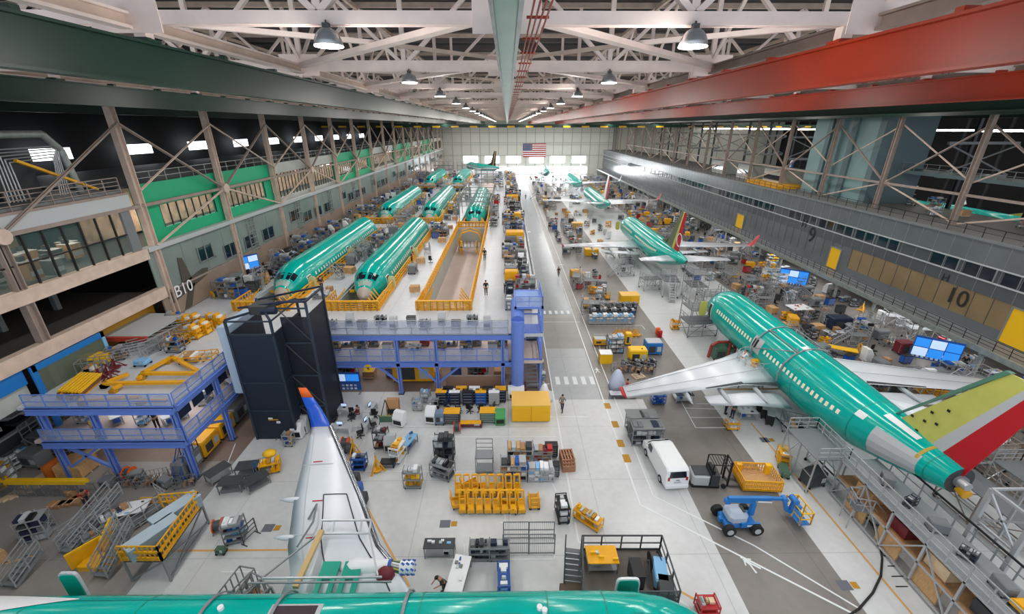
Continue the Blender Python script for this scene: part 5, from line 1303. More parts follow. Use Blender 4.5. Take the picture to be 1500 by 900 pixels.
@maker
def cargo_cage():
    t=new('cage_pallet','crate'); w,d,h=2.7,1.9,.9
    m=MB(); m.box(-w/2,-d/2,.12,w/2,d/2,.2,wood); m.build('floor_board',t)
    m=MB(); 
    for z in (.2,.55,h): m.rail([(-w/2,-d/2,0),(w/2,-d/2,0)],yel,h=z,step=.12 if z==h else 3,mids=(),r=.02 if z==h else .035)
    for s in (-1,1): m.rail([(s*w/2,-d/2,0),(s*w/2,d/2,0)],yel,h=h,step=.2,mids=(.5,),r=.03)
    m.rail([(-w/2,d/2,0),(w/2,d/2,0)],yel,h=h,step=.2,mids=(.5,),r=.03); m.box(-w/2,-d/2-.03,h-.08,w/2,-d/2+.05,h+.04,yel); m.box(-w/2,d/2-.05,h-.08,w/2,d/2+.03,h+.04,yel); m.box(-w/2-.03,-d/2,.05,-w/2+.08,d/2,.35,yel); m.box(-w/2,-d/2,.02,w/2,-d/2+.1,.16,yel); m.build('side_frame',t)
    m=MB(); m.box(-w/2+.1,d/2-.35,.2,-w/2+.5,d/2-.1,.95,yel); m.box(w/2-.5,d/2-.4,.2,w/2-.1,d/2-.1,1.0,yel2); m.build('corner_stop',t); return t
@maker
def boom_lift():
    t=new('boom_lift','lift'); B_=blue2
    m=MB(); m.rbox(0,0,.35,2.2,1.2,.35,B_,0,.08); m.box(-1.3,-.15,.4,-1.0,.15,.7,B_); m.build('chassis',t)
    for x in (-.95,.95):
        for y in (-.85,.85):
            m=MB(); m.tube((x,y-.17,.42),(x,y+.17,.42),.42,rubber,18); w_=m.build('wheel',t); m=MB(); m.tube((x,y+math.copysign(.16,y),.42),(x,y+math.copysign(.2,y),.42),.22,lgrey,12); m.build('hub',w_)
    m=MB(); m.tube((0,0,.7),(0,0,.85),.55,B_,18); m.build('turntable',t)
    m=MB(); m.rbox(-.2,0,.8,1.35,1.25,.62,mat('hood_grey','#a9b4c4',.35),0,.22); m.box(.1,-.3,1.42,.3,.3,1.46,dgrey); m.build('engine_hood',t)
    m=MB(); m.box(-.1,-.75,.5,1.2,-.6,.85,B_); m.box(.3,-.76,.6,.75,-.75,.72,white); m.build('side_panel',t)
    m=MB(); m.bar((.9,0,.9),(.9,0,2.0),.3,.25,B_); m.bar((-1.0,0,2.3),(.95,0,2.05),.2,.22,B_); m.bar((-1.0,0,2.05),(-1.0,0,2.4),.35,.3,B_); m.bar((-1.0,0,2.45),(2.0,0,2.3),.22,.26,B_); m.bar((2.0,0,2.3),(3.0,0,2.2),.16,.2,B_); m.build('boom',t)
    m=MB(); m.bar((1.1,-.12,2.15),(2.1,-.12,2.05),.02,.1,white); m.build('lettering_strip',t)
    m=MB(); m.bar((3.0,0,2.25),(3.35,0,1.2),.2,.22,B_); m.bar((3.35,0,1.2),(3.8,0,1.0),.2,.2,B_); m.tube((3.0,-.2,2.2),(3.0,.2,2.2),.2,B_,12); m.bar((3.75,0,2.1),(3.7,0,1.0),.22,.2,B_); m.tube((3.72,-.3,2.1),(3.72,.3,2.1),.22,B_,10); m.build('jib',t)
    m=MB(); m.box(3.9,-.8,.55,4.7,.8,.62,B_); m.rail([(3.9,-.8,.6),(4.7,-.8,.6),(4.7,.8,.6),(3.9,.8,.6),(3.9,-.8,.6)],yel2,h=1.05,step=.8,mids=(.5,),r=.035); m.build('basket',t)
    m=MB(); m.box(3.95,-.3,1.4,4.2,.3,1.7,B_); m.build('control_box',t); return t
@maker
def big_crate(w=3.4,d=2.2,h=1.75):
    t=new('transport_container','container'); m=MB(); m.box(-w/2,-d/2,.1,w/2,d/2,h,yel2); 
    for i in range(7): m.box(-w/2-.01,-d/2-.02,.2+i*.2,w/2,-d/2,.22+i*.2,yel)
    m.box(-.02,-d/2-.03,.1,.02,-d/2,h,yeld); m.build('body',t); m=MB(); m.box(-w/2-.03,-d/2-.03,h,w/2+.03,d/2+.03,h+.08,mat('container_top','#e9b95a',.5)); m.build('lid',t)
    m=MB(); m.box(-w/2+.1,-d/2+.1,0,w/2-.1,-d/2+.3,.1,dgrey); m.box(-w/2+.1,d/2-.3,0,w/2-.1,d/2-.1,.1,dgrey); m.build('skid',t); return t
EXPO=.40; WORLD=.9; LP=900; PP=420
def pl(kind,px,py,lab,z=0,deg=0,dx=0,dy=0,**kw):
    x,y=at(px,py,z); return put(kind,x+dx,y+dy,z,math.radians(deg),lab,**kw)
D=math.radians
# ---------------- vehicles and people on the main floor
put('van',12.05,25.95,0,D(-86),'white van parked on the pale floor strip, rear window toward us',s=.93)
x,y=at(1040,707); put('forklift',x,y,0,D(-4),'grey and black stand-on forklift holding a yellow cage pallet')
put('cargo_cage',x+3.35,y-.1,.15,D(-4),'yellow railed cage pallet with wooden floor on the forklift forks')
x,y=at(1077,768); put('boom_lift',x,y,0,D(2),'blue articulated boom lift with yellow basket on the dark floor strip',s=.95)
for px,py,pose,sh,tr,deg,lab,kw in ((823,602,'walk',mgrey,navy,160,'person in a grey shirt walking down the aisle beside the yellow container',{}),
    (129,741,'bend',red,navy,60,'person in a red jacket bending over boxes at the lower left',{}),
    (1062,606,'bend',navy,navy,40,'person in dark blue bending under the left wing of the near airliner',{}),(1072,612,'work',dgreen,navy,-60,'person in dark green working beside the cart under the left wing',{}),
    (938,531,'work',orange,dgrey,0,'person in an orange shirt standing before the yellow equipment box',{}),(1409,541,'walk',black,black,120,'person in black walking under the right walkway',{}),
    (651,868,'bend',black,black,-50,'person in black leaning on the white table near the bottom edge',{}),(526,612,'sit',dred,navy,-100,'person in dark red seated at the desks before the blue status board',{}),
    (818,405,'walk',black,black,170,'person in black walking in the aisle beside the red-topped stand',{}),(770,292,'stand',black,black,0,'distant person standing in the middle of the aisle',{}),
    (849,405,'stand',white,black,90,'distant person in a white shirt beside the equipment right of the aisle',{}),(917,578,'work',red,dred,90,'person in red beside the cloth-covered cone near the left wing tip',{}),
    (1085,536,'bend',white,white,110,'person in white overalls on the front of the left wing root',{})):
    z=2.9 if 'overalls' in lab else 0
    pl('person',px,py,lab,z=z,deg=deg,pose=pose,shirt=sh,trousers=tr)
for px,py,pose,sh,deg,lab in ((712,432,'stand',black,0,'person in black holding a white box on the deck beside the empty cradle'),(710,381,'stand',black,0,'person in dark clothes on the deck at the far end of the empty cradle'),
    (646,352,'stand',black,0,'left of two people in black between the second and third lanes'),(652,352,'stand',black,20,'right of two people in black between the second and third lanes'),
    (603,385,'bend',black,60,'person in black leaning on the second lane fuselage rail'),(472,425,'stand',navy,200,'person in navy beside the nearest left lane fuselage door')):
    pl('person',px,py,lab,z=Z2,deg=deg,pose=pose,shirt=sh,trousers=black)
for px,py,pose,sh,deg,lab in ((232,628,'work',navy,30,'person in navy at a bench inside the lower left deck'),(145,640,'stand',yel2,0,'person in a yellow vest standing in the lower left deck')):
    pl('person',px,py,lab,z=Z1,deg=deg,pose=pose,shirt=sh,trousers=black)
# ---------------- floor between the foreground wing and the aisle
pl('big_crate',777,608,'big bright yellow transport container beside the aisle')
pl('machine_cabinet',756,583,'white box cabinet just behind the yellow container',w=1.6,h=1.2)
x,y=at(797,585); m=MB(); m.loft([[(x+r*math.cos(a*math.pi/5)*(1+.15*(a%2)),y+r*math.sin(a*math.pi/5)*(1+.15*(a%3)),z) for a in range(10)] for z,r in ((0,.8),(.5,.7),(1.0,.42),(1.5,.28),(1.75,.1))],white); tag(m.build('cloth_cover'),'white cloth cover draped over something beside the yellow container','cover')
x,y=at(903,568); m=MB(); m.loft([[(x+r*math.cos(a*math.pi/6)*(1+.08*(a%2)),y+r*math.sin(a*math.pi/6),z) for a in range(12)] for z,r in ((0,.8),(.7,.75),(1.5,.5),(1.9,.3),(2.1,.12))],mat('cloth_lilac','#c3cbe0',.8)); tag(m.build('cloth_cover'),'pale lilac cloth cover over a cone shape near the left wing tip','cover')
pl('work_table',912,582,'long low silver bench beside the left wing tip of the near airliner',w=2.6,d=.7,h=.5,top=alum,items=None)
pl('pallet',935,552,'bare pallet frame lying before the left wing tip',deg=20,n=1,c=woodl)
for i in range(8):
    for j in range(2):
        x,y=at(672+i*12.2+j*6,722+j*24); put('nesting_trolley' if 0 else 'tilt_trolley',x,y,0,D(95),f'yellow nesting trolley, {ordw(i+1)} from the left in the {("rear","front")[j]} nested row','nested yellow trolleys')
pl('yellow_cart',676,741,'low yellow platform cart left of the nested yellow trolleys',deg=8); pl('yellow_cart',690,716,'yellow platform cart behind the left end of the nested trolleys',deg=35)
pl('yellow_cart',782,738,'single yellow platform cart standing right of the nested trolleys',deg=92)
pl('yellow_cart',745,748,'yellow platform cart at the right front of the nested trolleys',deg=-10)
pl('shelf_cart',823,758,'tall black shelf cart with white parts on the white floor line',deg=95,c=black,load='white',h=1.35,seed=1)
pl('shelf_cart',861,766,'yellow tool trolley standing askew right of the black shelf cart',deg=-42,c=yel,load='yel',w=1.9,d=.7,h=.75,n=2,seed=2)
pl('work_table',645,812,'grey bench with a dark top and shelf, below the nested trolleys',w=1.9,d=.75,h=.95,top=dgrey,c=steel,items='white',seed=3)
pl('shelf_cart',703,816,'grey kitting cart with tan boxes, left of a pair below the nested trolleys',c=steel,load='dark',w=1.2,h=1.1,seed=4); pl('shelf_cart',732,816,'grey kitting cart with black bins, right of a pair below the nested trolleys',c=steel,load='dark',w=1.2,h=1.1,seed=5)
for k,(px,lab) in enumerate(((756,'left'),(793,'right'))): pl('mesh_panel',px,812,f'{lab} of two grey wire mesh panels beside the kitting carts',w=1.6,h=1.7,c=mgrey); pl('mesh_panel',px,790,f'{lab} of two rear mesh panels behind the kitting carts',w=1.6,h=1.5,c=mgrey)
pl('work_table',672,856,'white bench covered in tools where a person in black leans, near the bottom edge',deg=80,w=2.4,d=1.0,top=white,items='mix',seed=6)
pl('shelf_cart',738,858,'narrow rack of blue and white parts near the bottom edge',deg=92,w=1.5,d=.7,c=blue,load='blue',h=.9,seed=7)
pl('shelf_cart',606,712,'grey shelf cart with yellow bins on its lower tray',c=steel,load='yel',w=1.25,h=1.5,n=3,seed=8)
pl('shelf_cart',649,697,'grey angled cart full of black hoses before the tall dark rack',deg=-22,c=steel,load='dark',w=1.6,d=1.0,h=1.2,seed=9)
pl('parts_rack',652,672,'tall dark rack with glass-like doors behind the angled cart',c=dgrey,load='dark',w=1.5,h=2.2,seed=10)
pl('shelf_cart',710,688,'tall grey flat-topped cart standing alone in a marked bay',c=steel,w=1.3,d=1.0,h=1.5,n=2); pl('rail_section',710,668,'grey tube rail on the back of the tall flat-topped cart',w=1.3,h=1.7,c=steel)
pl('parts_rack',752,698,'left of three crowded parts racks of boxes behind the yellow trolleys',c=alum,load='mix',w=1.9,d=1.2,h=1.6,seed=11); pl('parts_rack',792,700,'right of three crowded parts racks behind the yellow trolleys',c=alum,load='white',w=1.9,d=1.0,h=1.2,seed=12); pl('parts_rack',762,676,'rear crowded parts rack behind the other two',c=alum,load='mix',w=2.0,d=1.2,h=1.6,seed=13)
pl('parts_rack',794,672,'rack of red-topped boxes beside the rear crowded rack',c=alum,load='red',w=1.4,d=.9,h=1.1,seed=14)
pl('tool_cabinet',807,668,'black tool cabinet at the right of the crowded racks',c=black,w=1.0,h=1.2); pl('tool_cabinet',812,696,'lower black tool cabinet right of the crowded racks',c=dgrey,w=.7,h=1.1)
for i in range(3): x,y=at(831,684); put('pallet',x,y+.2*i,0,D(95),f'stack of brown wooden pallets at the aisle edge, {ordw(i+1)} stack from near','pallet stacks at the aisle',c=mat('pallet_red','#a9785c',.7),n=4+i)
pl('jack_stand',553,690,'yellow tripod jack with a round base right of the foreground wing',h=1.5); pl('shelf_cart',528,686,'blue tool cart beside the foreground wing tip',c=blue,load='mix',w=1.0,d=.8,seed=15)
pl('jack_stand',520,668,'yellow jack leaning by the leading edge of the foreground wing',h=1.7); pl('hose_reel',507,655,'dark cable reel right of the foreground winglet'); pl('hose_reel',513,664,'second dark reel right of the foreground wing',c=dgrey)
pl('shelf_cart',584,672,'yellow and white tall tool cart between the wing and the grey shelf cart',deg=75,c=white,load='yel',w=1.3,d=.8,h=1.4,seed=16); pl('work_table',600,655,'pale blue topped table behind the tall tool cart',deg=70,top=skyb,w=1.6)
pl('machine_cabinet',573,660,'pale grey cabinet behind the tripod jack',c=lgrey,w=.9,h=1.5); pl('shelf_cart',560,655,'rack of maroon speckled parts beside the pale grey cabinet',c=dgrey,load='red',w=1.1,h=1.7,seed=17)
pl('tool_cabinet',569,683,'dark blue low tool chest right of the tripod jack',c=navy,h=.5,nd=2)
for k,(px,py,c) in enumerate(((524,722,blue),(531,737,dgrey),(520,708,dgrey))): pl('genset',px,py,f'small {("blue","dark","dark grey")[k]} unit under the leading edge of the foreground wing, {ordw(k+1)}',w=.8,d=.6,h=.8,c=c)
# desks and the status board left of centre
pl('display_board',501,575,'blue status board with three bright screens below the blue deck',deg=0,w=4.0,h=2.0,z0=.3,n=3)
for k,(px,py,deg,lab) in enumerate(((482,607,0,'left desk in the row before the blue status board'),(506,607,0,'right desk in the row before the blue status board'),(500,634,0,'white desk nearest the winglet'),(537,628,80,'long side desk right of the seated person'),(543,606,80,'rear side desk behind the long side desk'))): 
    pl('desk',px,py,lab,deg=deg,w=1.7); x,y=at(px,py); put('monitor',x,y,.75,D(deg),'black monitor on the '+lab)
for k,(px,py) in enumerate(((515,615),(490,618),(548,628),(550,612),(470,612),(528,640))): pl('office_chair',px,py,f'black office chair around the desks before the blue board, {ordw(k+1)} counted from the middle',deg=k*60)
pl('machine_cabinet',438,640,'white instrument cabinet left of the foreground winglet',w=.9,h=1.5); pl('machine_cabinet',447,632,'grey instrument cabinet behind the white one by the winglet',w=.8,h=1.6,c=lgrey); pl('shelf_cart',425,652,'small cart with yellow-green parts beside the lift tower',load='mix',w=.7,d=.6,c=alum,seed=18)
pl('display_board',411,641,'small white notice stand beside the lift tower',w=.7,h=.9,n=1,z0=.5)
# machines before the deck
pl('machine_cabinet',586,622,'white sloped copier-like machine right of the dark easel',deg=-20,w=1.0,h=1.3); pl('machine_cabinet',632,618,'slim white sloped cabinet before the deck',deg=-8,w=.9,d=.8,h=1.5)
pl('machine_cabinet',577,606,'machine with a tan hood behind the white sloped machine',w=1.1,h=1.5,c=brown)
m=MB(); x,y=at(567,622)
for s in (-.7,.7): m.bar((x+s,y,0),(x,y+.3,2.4),.06,.06,black)
m.box(x-.6,y-.1,.3,x+.6,y+.1,.9,dgreen); m.bar((x-.5,y,.9),(x+.5,y,.9),.05,.05,olive); tag(m.build('easel'),'dark triangular easel stand left of the white sloped machine','easel')
pl('genset',645,620,'grey-blue cabinet before the deck, beside the slim white cabinet',c=mat('slate_blue','#6b7f99',.5),w=.8,d=.8,h=1.2); pl('tool_cabinet',663,618,'yellow-topped dark machine cabinet before the deck',w=1.4,d=.9,h=1.2,c=dgrey,top=yel); pl('tool_cabinet',715,617,'green and yellow machine cabinet before the deck',w=1.4,d=.9,h=1.2,c=dgreen,top=yel); pl('machine_cabinet',733,620,'bright green machine beside the yellow container',c=green,w=.9,d=.8,h=1.3)
pl('genset',690,625,'low maroon and yellow bench between two machine cabinets',w=2.0,d=.6,h=.45,c=dred,top=yel); pl('hose_reel',670,632,'black hose reel before the yellow-topped cabinet')
for k in range(10): pl('tool_cabinet',648+k*9.5,592-(k%2)*4,f'navy parts cabinet in the row at the foot of the deck, {ordw(k+1)} from the left','' and 0 or 0,c=(navy,blue,navy,lgrey,navy)[k%5],w=1.0,d=.7,h=1.5,nd=4,top=(yel,black,white)[k%3])
for k in range(6): pl('office_chair',640+k*16,604,f'stool or chair at the foot of the deck, {ordw(k+1)} from the left',deg=k*50,c=(black,navy,dgrey)[k%3])
for k in range(4): pl('shelf_cart',612+k*12,600-(k%2)*12,f'light equipment cart left of the slim white cabinet, {ordw(k+1)}',c=alum,load='white',w=.9,d=.6,seed=20+k)
pl('drum',668,585,'yellow drum at the foot of the deck',c=yel2)
# under the deck
pl('display_board',505,560,'second blue board with note sheets behind the status board',dy=1.0,w=3.2,h=1.6,z0=.3,n=3) if 0 else None
x,y=-9.8,39; put('genset',x,y,0,0,'large yellow machine under the deck behind the braces',w=4.2,d=1.6,h=2.4,c=yel)
o=text('4',.5,black,(-13.5,36.05,3.0),(math.pi/2,0,0),'bay_sign'); tag(o,'small black 4 on a yellow disc hung from the lower deck beam','sign')
m=MB(); m.tube((-13.5,36.12,3.0),(-13.5,36.08,3.0),.42,yel2,16); tag(m.build('sign_disc'),'yellow round sign disc hung from the lower deck beam','sign')
R2=random.Random(5)
# ---------------- left foreground stands and carts
def fg_stand():
    t=thing('yellow_work_stand','yellow railed work stand carrying two long grey-blue crates at the lower left','stand')
    z=1.7; A=at(180,822,z); B_=at(238,822,z); Cc=at(296,740,z); Dd=at(240,745,z)
    P=lambda a,zz: (a[0],a[1],zz)
    m=MB(); vs=[P(A,z),P(B_,z),P(Cc,z),P(Dd,z)]; m.poly(vs,(0,0,-.12),dgrey); m.build('platform',t)
    m=MB(); m.rail([P(A,z),P(B_,z),P(Cc,z)],yel,h=1.15,step=.28,mids=(.5,),r=.03,kick=yel); m.rail([P(A,z),P(B_,z),P(Cc,z)],yel,h=.7,step=4,mids=(.35,),r=.05); m.rail([P(Cc,z),P(Dd,z)],yel,h=1.15,step=.4,r=.03,kick=yel); m.build('guard_rail',t)
    m=MB()
    for a in (A,B_,Cc,Dd): m.bar(P(a,0),P(a,z),.1,.1,steel)
    m.bar(P(B_,0.1),P(Cc,z-.1),.08,.08,steel); m.bar(P(B_,z-.1),P(Cc,.2),.08,.08,steel); m.bar(P(A,0.1),P(B_,z-.1),.08,.08,steel); m.bar(P(B_,.3),P(Cc,.3),.08,.08,steel); m.build('frame',t)
    return t,A,B_,Cc,Dd
fg_stand()
for k,(px,py) in enumerate(((228,795),(262,758))):
    x,y=at(px,py,1.75); m=MB(); m.rbox(0,0,0,.85,2.6,.85,mat('crate_bluegrey','#8fa3ae',.5),0,.06); o=thing('long_crate',('near','far')[k]+' of two long grey-blue crates on the yellow work stand','crate',(x,y,1.75),D(-28)); b=m.build('body',o)
    m=MB(); m.rbox(0,0,.85,.9,2.65,.08,mat('crate_lid','#a8bac4',.4),0,.03); m.build('lid',o); m=MB(); m.box(.42,-.9,.3,.46,-.7,.5,steel); m.box(.42,.7,.3,.46,.9,.5,steel); m.build('latch',o)
x,y=at(130,828); put('dock_stand',*at(198,765),0,D(62),'low grey platform beneath the yellow stand with carts on it',w=3.6,d=1.6,h=.4,stairs=False,c=alum)
def ramp(p0,p1,z0,z1,lab,w=.9,c=alum,c2=steel,n=12):
    t=thing('access_stairs',lab,'stairs'); a=Vector((*p0,z0)); b_=Vector((*p1,z1)); d=(b_-a); s=Vector((-d.y,d.x,0)).normalized()*w/2
    m=MB(); 
    for q in (-1,1): m.bar(a+s*q,b_+s*q,.06,.18,c2); m.rail([a+s*q,b_+s*q],c,h=1.0,step=.9,mids=(.35,.7),r=.03)
    m.build('side_rail',t)
    for i in range(n): p=a.lerp(b_,(i+.5)/n); m=MB(); m.bar(p-s,p+s,.26,.04,mgrey); m.build('step',t)
    return t
ramp(at(168,760),at(92,800),0.6,.1,'grey railed ramp beside the yellow panels at the lower left')
ramp(at(100,815),at(182,745),.3,1.4,'long silver railed stair running up past the yellow walkway at the lower left',n=14)
ramp(at(150,850),at(200,800),.2,1.7,'silver stair climbing to the yellow work stand',n=8)
ramp(at(15,862),at(62,822),.1,.9,'silver railed stair at the bottom left corner',n=6)
for k,(px,py,w) in enumerate(((130,812,1.5),(160,788,1.5))):
    x,y=at(px,py,.5); m=MB(); m.box(-.9,-.05,0,.9,.05,1.1,yel); m.box(-.9,-.05,1.1,.9,.05,1.2,yel2); o=m.build('yellow_barrier'); o.location=(x,y,.1); o.rotation_euler=(0,0,D(55+k*60)); tag(o,('yellow barrier panel at the foot of the long stair','yellow barrier panel halfway up the long stair')[k],'barrier')
m=MB(); x,y=at(150,826); m.box(x-1,y-.5,0,x+1,y+.5,.35,yel); tag(m.build('step_block'),'flat yellow step block before the work stand','step')
pl('shelf_cart',152,792,'near one of two silver kitting carts beside the long stair',deg=52,c=alum,load='mix',w=1.6,d=.8,h=.8,n=2,seed=30); pl('shelf_cart',175,765,'far one of two silver kitting carts beside the long stair',deg=52,c=alum,load='mix',w=1.6,d=.8,h=.8,n=2,seed=31)
pl('work_table',200,757,'white and yellow covered table behind the kitting carts',deg=15,w=1.8,d=1.2,top=white,items='blue',seed=32); pl('mesh_panel',238,745,'yellow barrier screen behind the long crates',w=2.4,h=1.0,c=yel)
pl('parts_rack',60,785,'film-wrapped silver rack standing alone at the lower left',deg=20,c=alum,load='dark',w=1.3,d=1.0,h=1.8,seed=33)
pl('shelf_cart',348,790,'blue and white instrument cart behind the yellow work stand',deg=15,c=steel,load='blue',w=1.1,d=.9,h=1.5,n=4,seed=34); pl('rail_section',368,790,'grey tube frame beside the blue and white instrument cart',deg=70,w=1.0,h=1.3,c=steeld); pl('hose_reel',322,778,'black wheel reel left of the instrument cart',deg=20)
pl('genset',325,811,'small dark pump unit on the floor right of the yellow stand',w=.6,d=.4,h=.45,c=dgreen)
for k,(px,py,deg) in enumerate(((342,717,8),(378,712,50),(322,700,60),(366,694,8))): pl('work_table',px,py,f'dark-topped grey trestle table in the group by the deck leg, {ordw(k+1)} from the left front',deg=deg,w=1.6,d=1.0,top=dgrey,items=None,c=steel)
pl('shelf_cart',398,690,'cart heaped with yellow covers left of the foreground wing',deg=20,c=yel,load='yel',w=1.3,d=.9,h=.9,n=2,seed=35)
m=MB(); x,y=at(399,680); m.loft([[(x+r*math.cos(a*math.pi/5),y+r*.8*math.sin(a*math.pi/5),z) for a in range(10)] for z,r in ((.95,.5),(1.1,.55),(1.3,.3),(1.35,.1))],yel2); tag(m.build('cover_bundle'),'yellow folded covers heaped on the cart left of the wing','cover')
pl('work_table',384,690,'pale table with blue sheets beside the yellow covers',deg=40,w=1.2,top=skyb,items='blue')
m=MB(); a=at(12,712,.9); b_=at(130,712,.9); m.bar((*a,1.3),(*b_,1.3),.35,.3,yel2); tag(m.build('yellow_beam'),'long bright yellow beam on top of the wire fence at the lower left','beam')
for k in range(5): pl('mesh_panel',22+k*26,728,f'wire fence panel under the yellow beam, {ordw(k+1)} from the left',w=1.9,h=1.25,c=mgrey)
for k,(px,py,s) in enumerate(((83,742,.6),(98,740,.5),(112,736,.7),(120,730,.5))): pl('cardboard_box',px,py,f'flat brown cardboard box before the wire fence, {ordw(k+1)} from the left',w=s*1.6,d=s,h=.25)
pl('crate',117,692,'big plywood crate under the left deck',w=1.9,d=1.5,h=1.1,c=wood); m=MB(); x,y=at(88,697); m.box(x-.1,y-.8,0,x+.1,y+.8,1.5,mat('orange_board','#b5601f',.6)); tag(m.build('board'),'orange-brown board standing left of the plywood crate','board')
for k in range(6): m=MB(); x,y=at(58+k*9,700-k*3); m.box(-.12,-2.6,0,.12,2.6,.15,woodl); o=m.build('long_timber',None,(x,y,0)); o.rotation_euler=(0,0,D(-12)); tag(o,f'long pale timber lying under the left deck, {ordw(k+1)} from the left','timber','pale timbers')
pl('hose_reel',192,700,'black cable reel between the left deck legs')
for k in range(9): pl('pipe_frame' if k%3 else 'genset',160+k*14,712-(k%2)*10,f'small grey undercarriage fixture in the line before the left deck, {ordw(k+1)} from the left',deg=R2.uniform(-20,20),s=.55,**({'seed':k%2} if k%3 else {'c':mgrey}))
pl('step_stand',280,690,'narrow blue ladder stand beside the corner leg of the left deck',w=.6,h=1.6,c=blue)
for k in range(5): pl('shelf_cart',20+k*4,690-k*2+0,f'white storage trolley against the left wall, {ordw(k+1)} from near',c=white,load='white',deg=80,w=2.0,seed=40) if k<2 else None
# grey trailers at far left
for k,(px,py) in enumerate(((10,672),(52,640))):
    x,y=at(px,py); t=thing('long_cabinet',('near','far')[k]+' long grey-topped storage cabinet against the left wall','cabinet',(x,y,0),D(0)); m=MB(); m.box(-1.3,-3.2,.2,1.3,3.2,2.2,dgrey); m.build('body',t); m=MB(); m.box(-1.35,-3.25,2.2,1.35,3.25,2.35,lgrey); m.box(-1,-1,2.35,.2,.5,2.7,white); m.box(-.2,1,2.35,.8,2.2,2.6,dgrey); m.build('top',t); m=MB(); m.box(1.3,-3,.4,1.36,3,1.2,steel); m.build('side_panel',t)
# ---------------- right of the aisle
pl('parts_rack',937,632,'rear one of a pair of grey racks behind the white van',deg=0,c=steel,load='dark',w=2.3,d=1.2,h=1.7,seed=50); pl('parts_rack',944,647,'front one of a pair of grey racks behind the white van',c=steel,load='dark',w=2.5,d=1.2,h=1.7,seed=51)
for r_ in range(2): 
    x,y=at((937,944)[r_],(632,647)[r_]); m=MB(); m.box(x-1.3,y-.7,1.75,x+1.3,y+.7,1.83,mat('grey_cover','#868b8a',.6)); tag(m.build('rack_cover'),('rear','front')[r_]+' grey cover sheet lying on the rack pair behind the van','cover')
pl('genset',932,530,'bright yellow equipment box right of the aisle',w=2.0,d=1.2,h=1.7,c=yel2); pl('genset',955,517,'blue equipment box beside the bright yellow one',w=1.9,d=1.4,h=1.6,c=blue2,top=lgrey); pl('genset',919,505,'tall yellow box behind the loaded rack',w=.7,d=.7,h=1.6,c=yel2)
pl('crate',886,530,'yellow crate with a white top beside the aisle line',w=1.3,d=1.1,h=1.2,c=yel2,lid=white); pl('genset',878,505,'ochre low box with a white lid beside the aisle line',w=1.5,d=1,h=.9,c=yel,top=lgrey)
pl('parts_rack',900,515,'loaded silver rack left of the yellow equipment box',c=steeld,load='white',w=1.8,d=1.2,h=2.0,seed=52)
for k in range(7): pl('jack_stand',902+k*5.2,492,f'yellow jack in the tight row behind the equipment boxes, {ordw(k+1)} from the left',group='row of yellow jacks',h=1.0)
pl('drum',966,494,'red drum standing by the edge of the pale floor strip',c=red); pl('drum',963,490,'second red drum behind the first by the pale strip',c=orange)
for k in range(6): pl('shelf_cart' if k%2 else 'pipe_frame',908+k*9,545-(k%2)*7,f'dark ground equipment before the yellow box, {ordw(k+1)} from the left',deg=R2.uniform(-40,40),s=.75,**({'c':steeld,'load':'dark','seed':k%3} if k%2 else {'seed':k%2}))
for r_ in range(3):
    for k in range(4): pl('parts_rack',872+k*15+r_*2,474-r_*9,f'silver rack in the striped bay, row {("one","two","three")[r_]}, {ordw(k+1)} from left',c=steeld if r_ else alum,load=('white','mix','dark')[r_],w=1.9,d=.8,h=1.2,n=4,seed=r_)
pl('shelf_cart',963,590,'small blue and yellow cart under the left wing tip',c=blue,load='blue',w=1.2,d=.8,h=.9,seed=53); pl('work_table',999,585,'dark equipment table on silver legs under the left wing',w=1.7,d=1.3,c=alum,top=navy,items='blue',seed=54)
pl('shelf_cart',1071,628,'small yellow tool cart before the people under the wing',c=yel,load='white',w=1.0,d=.7,h=.7,n=2,seed=55); pl('work_table',1092,612,'cluttered white and blue table beside the people under the wing',w=1.6,d=1.0,top=white,items='blue',c=alum,seed=56)
for k in range(3): pl('tool_cabinet',1112+k*7,602+k*9,f'black tool cabinet in the row under the wing root, {ordw(k+1)} from the back',deg=60,c=black,w=1.0,top=lgrey)
m=MB(); x,y=at(1090,585)
for s in (0,1): m.bar((x-2.3,y,.45+s*.7),(x+3.2,y,.45+s*.7),.1,.12,wood)
tag(m.build('wooden_rail'),'pair of long wooden planks below the left wing','plank')
x,y=at(1168,632); t=put('pipe_frame',x,y,0,D(-25),'grey wire-sided transport frame beside the fuselage of the near airliner',w=2.6,d=1.5,h=1.3,seed=3)
pl('dock_stand',1020,488,'grey double-deck work stand at the nose of the near airliner',deg=5,w=3.8,d=2.6,h=1.8,levels=2,stairs=False,c=steel); pl('dock_stand',1034,470,'second grey work stand tight against the near airliner nose',deg=5,w=3.0,d=2.0,h=2.0,levels=2,stairs=False,c=steel)
pl('genset',1055,524,'green dust collector box beside the near airliner',w=2.2,d=1.4,h=1.5,c=dgreen)
x,y=at(1055,524); m=MB(); m.path([(x-1.5,y-.2,.2),(x-1.4,y-.2,1.6),(x-.6,y,2.0),(x+1.1,y,2.0),(x+1.5,y,1.2),(x+1.5,y,.1)],.17,mat('hose_red','#9c3a30',.6),10); m.path([(x+.4,y-.8,.2),(x+.5,y-.6,1.7),(x+.9,y,2.0)],.15,MATS['hose_red'],10); tag(m.build('extraction_hose'),'thick red hose looped over the green dust collector','hose')
pl('shelf_cart',988,482,'yellow cart left of the nose work stand',c=yel,load='yel',w=1.0,seed=57)
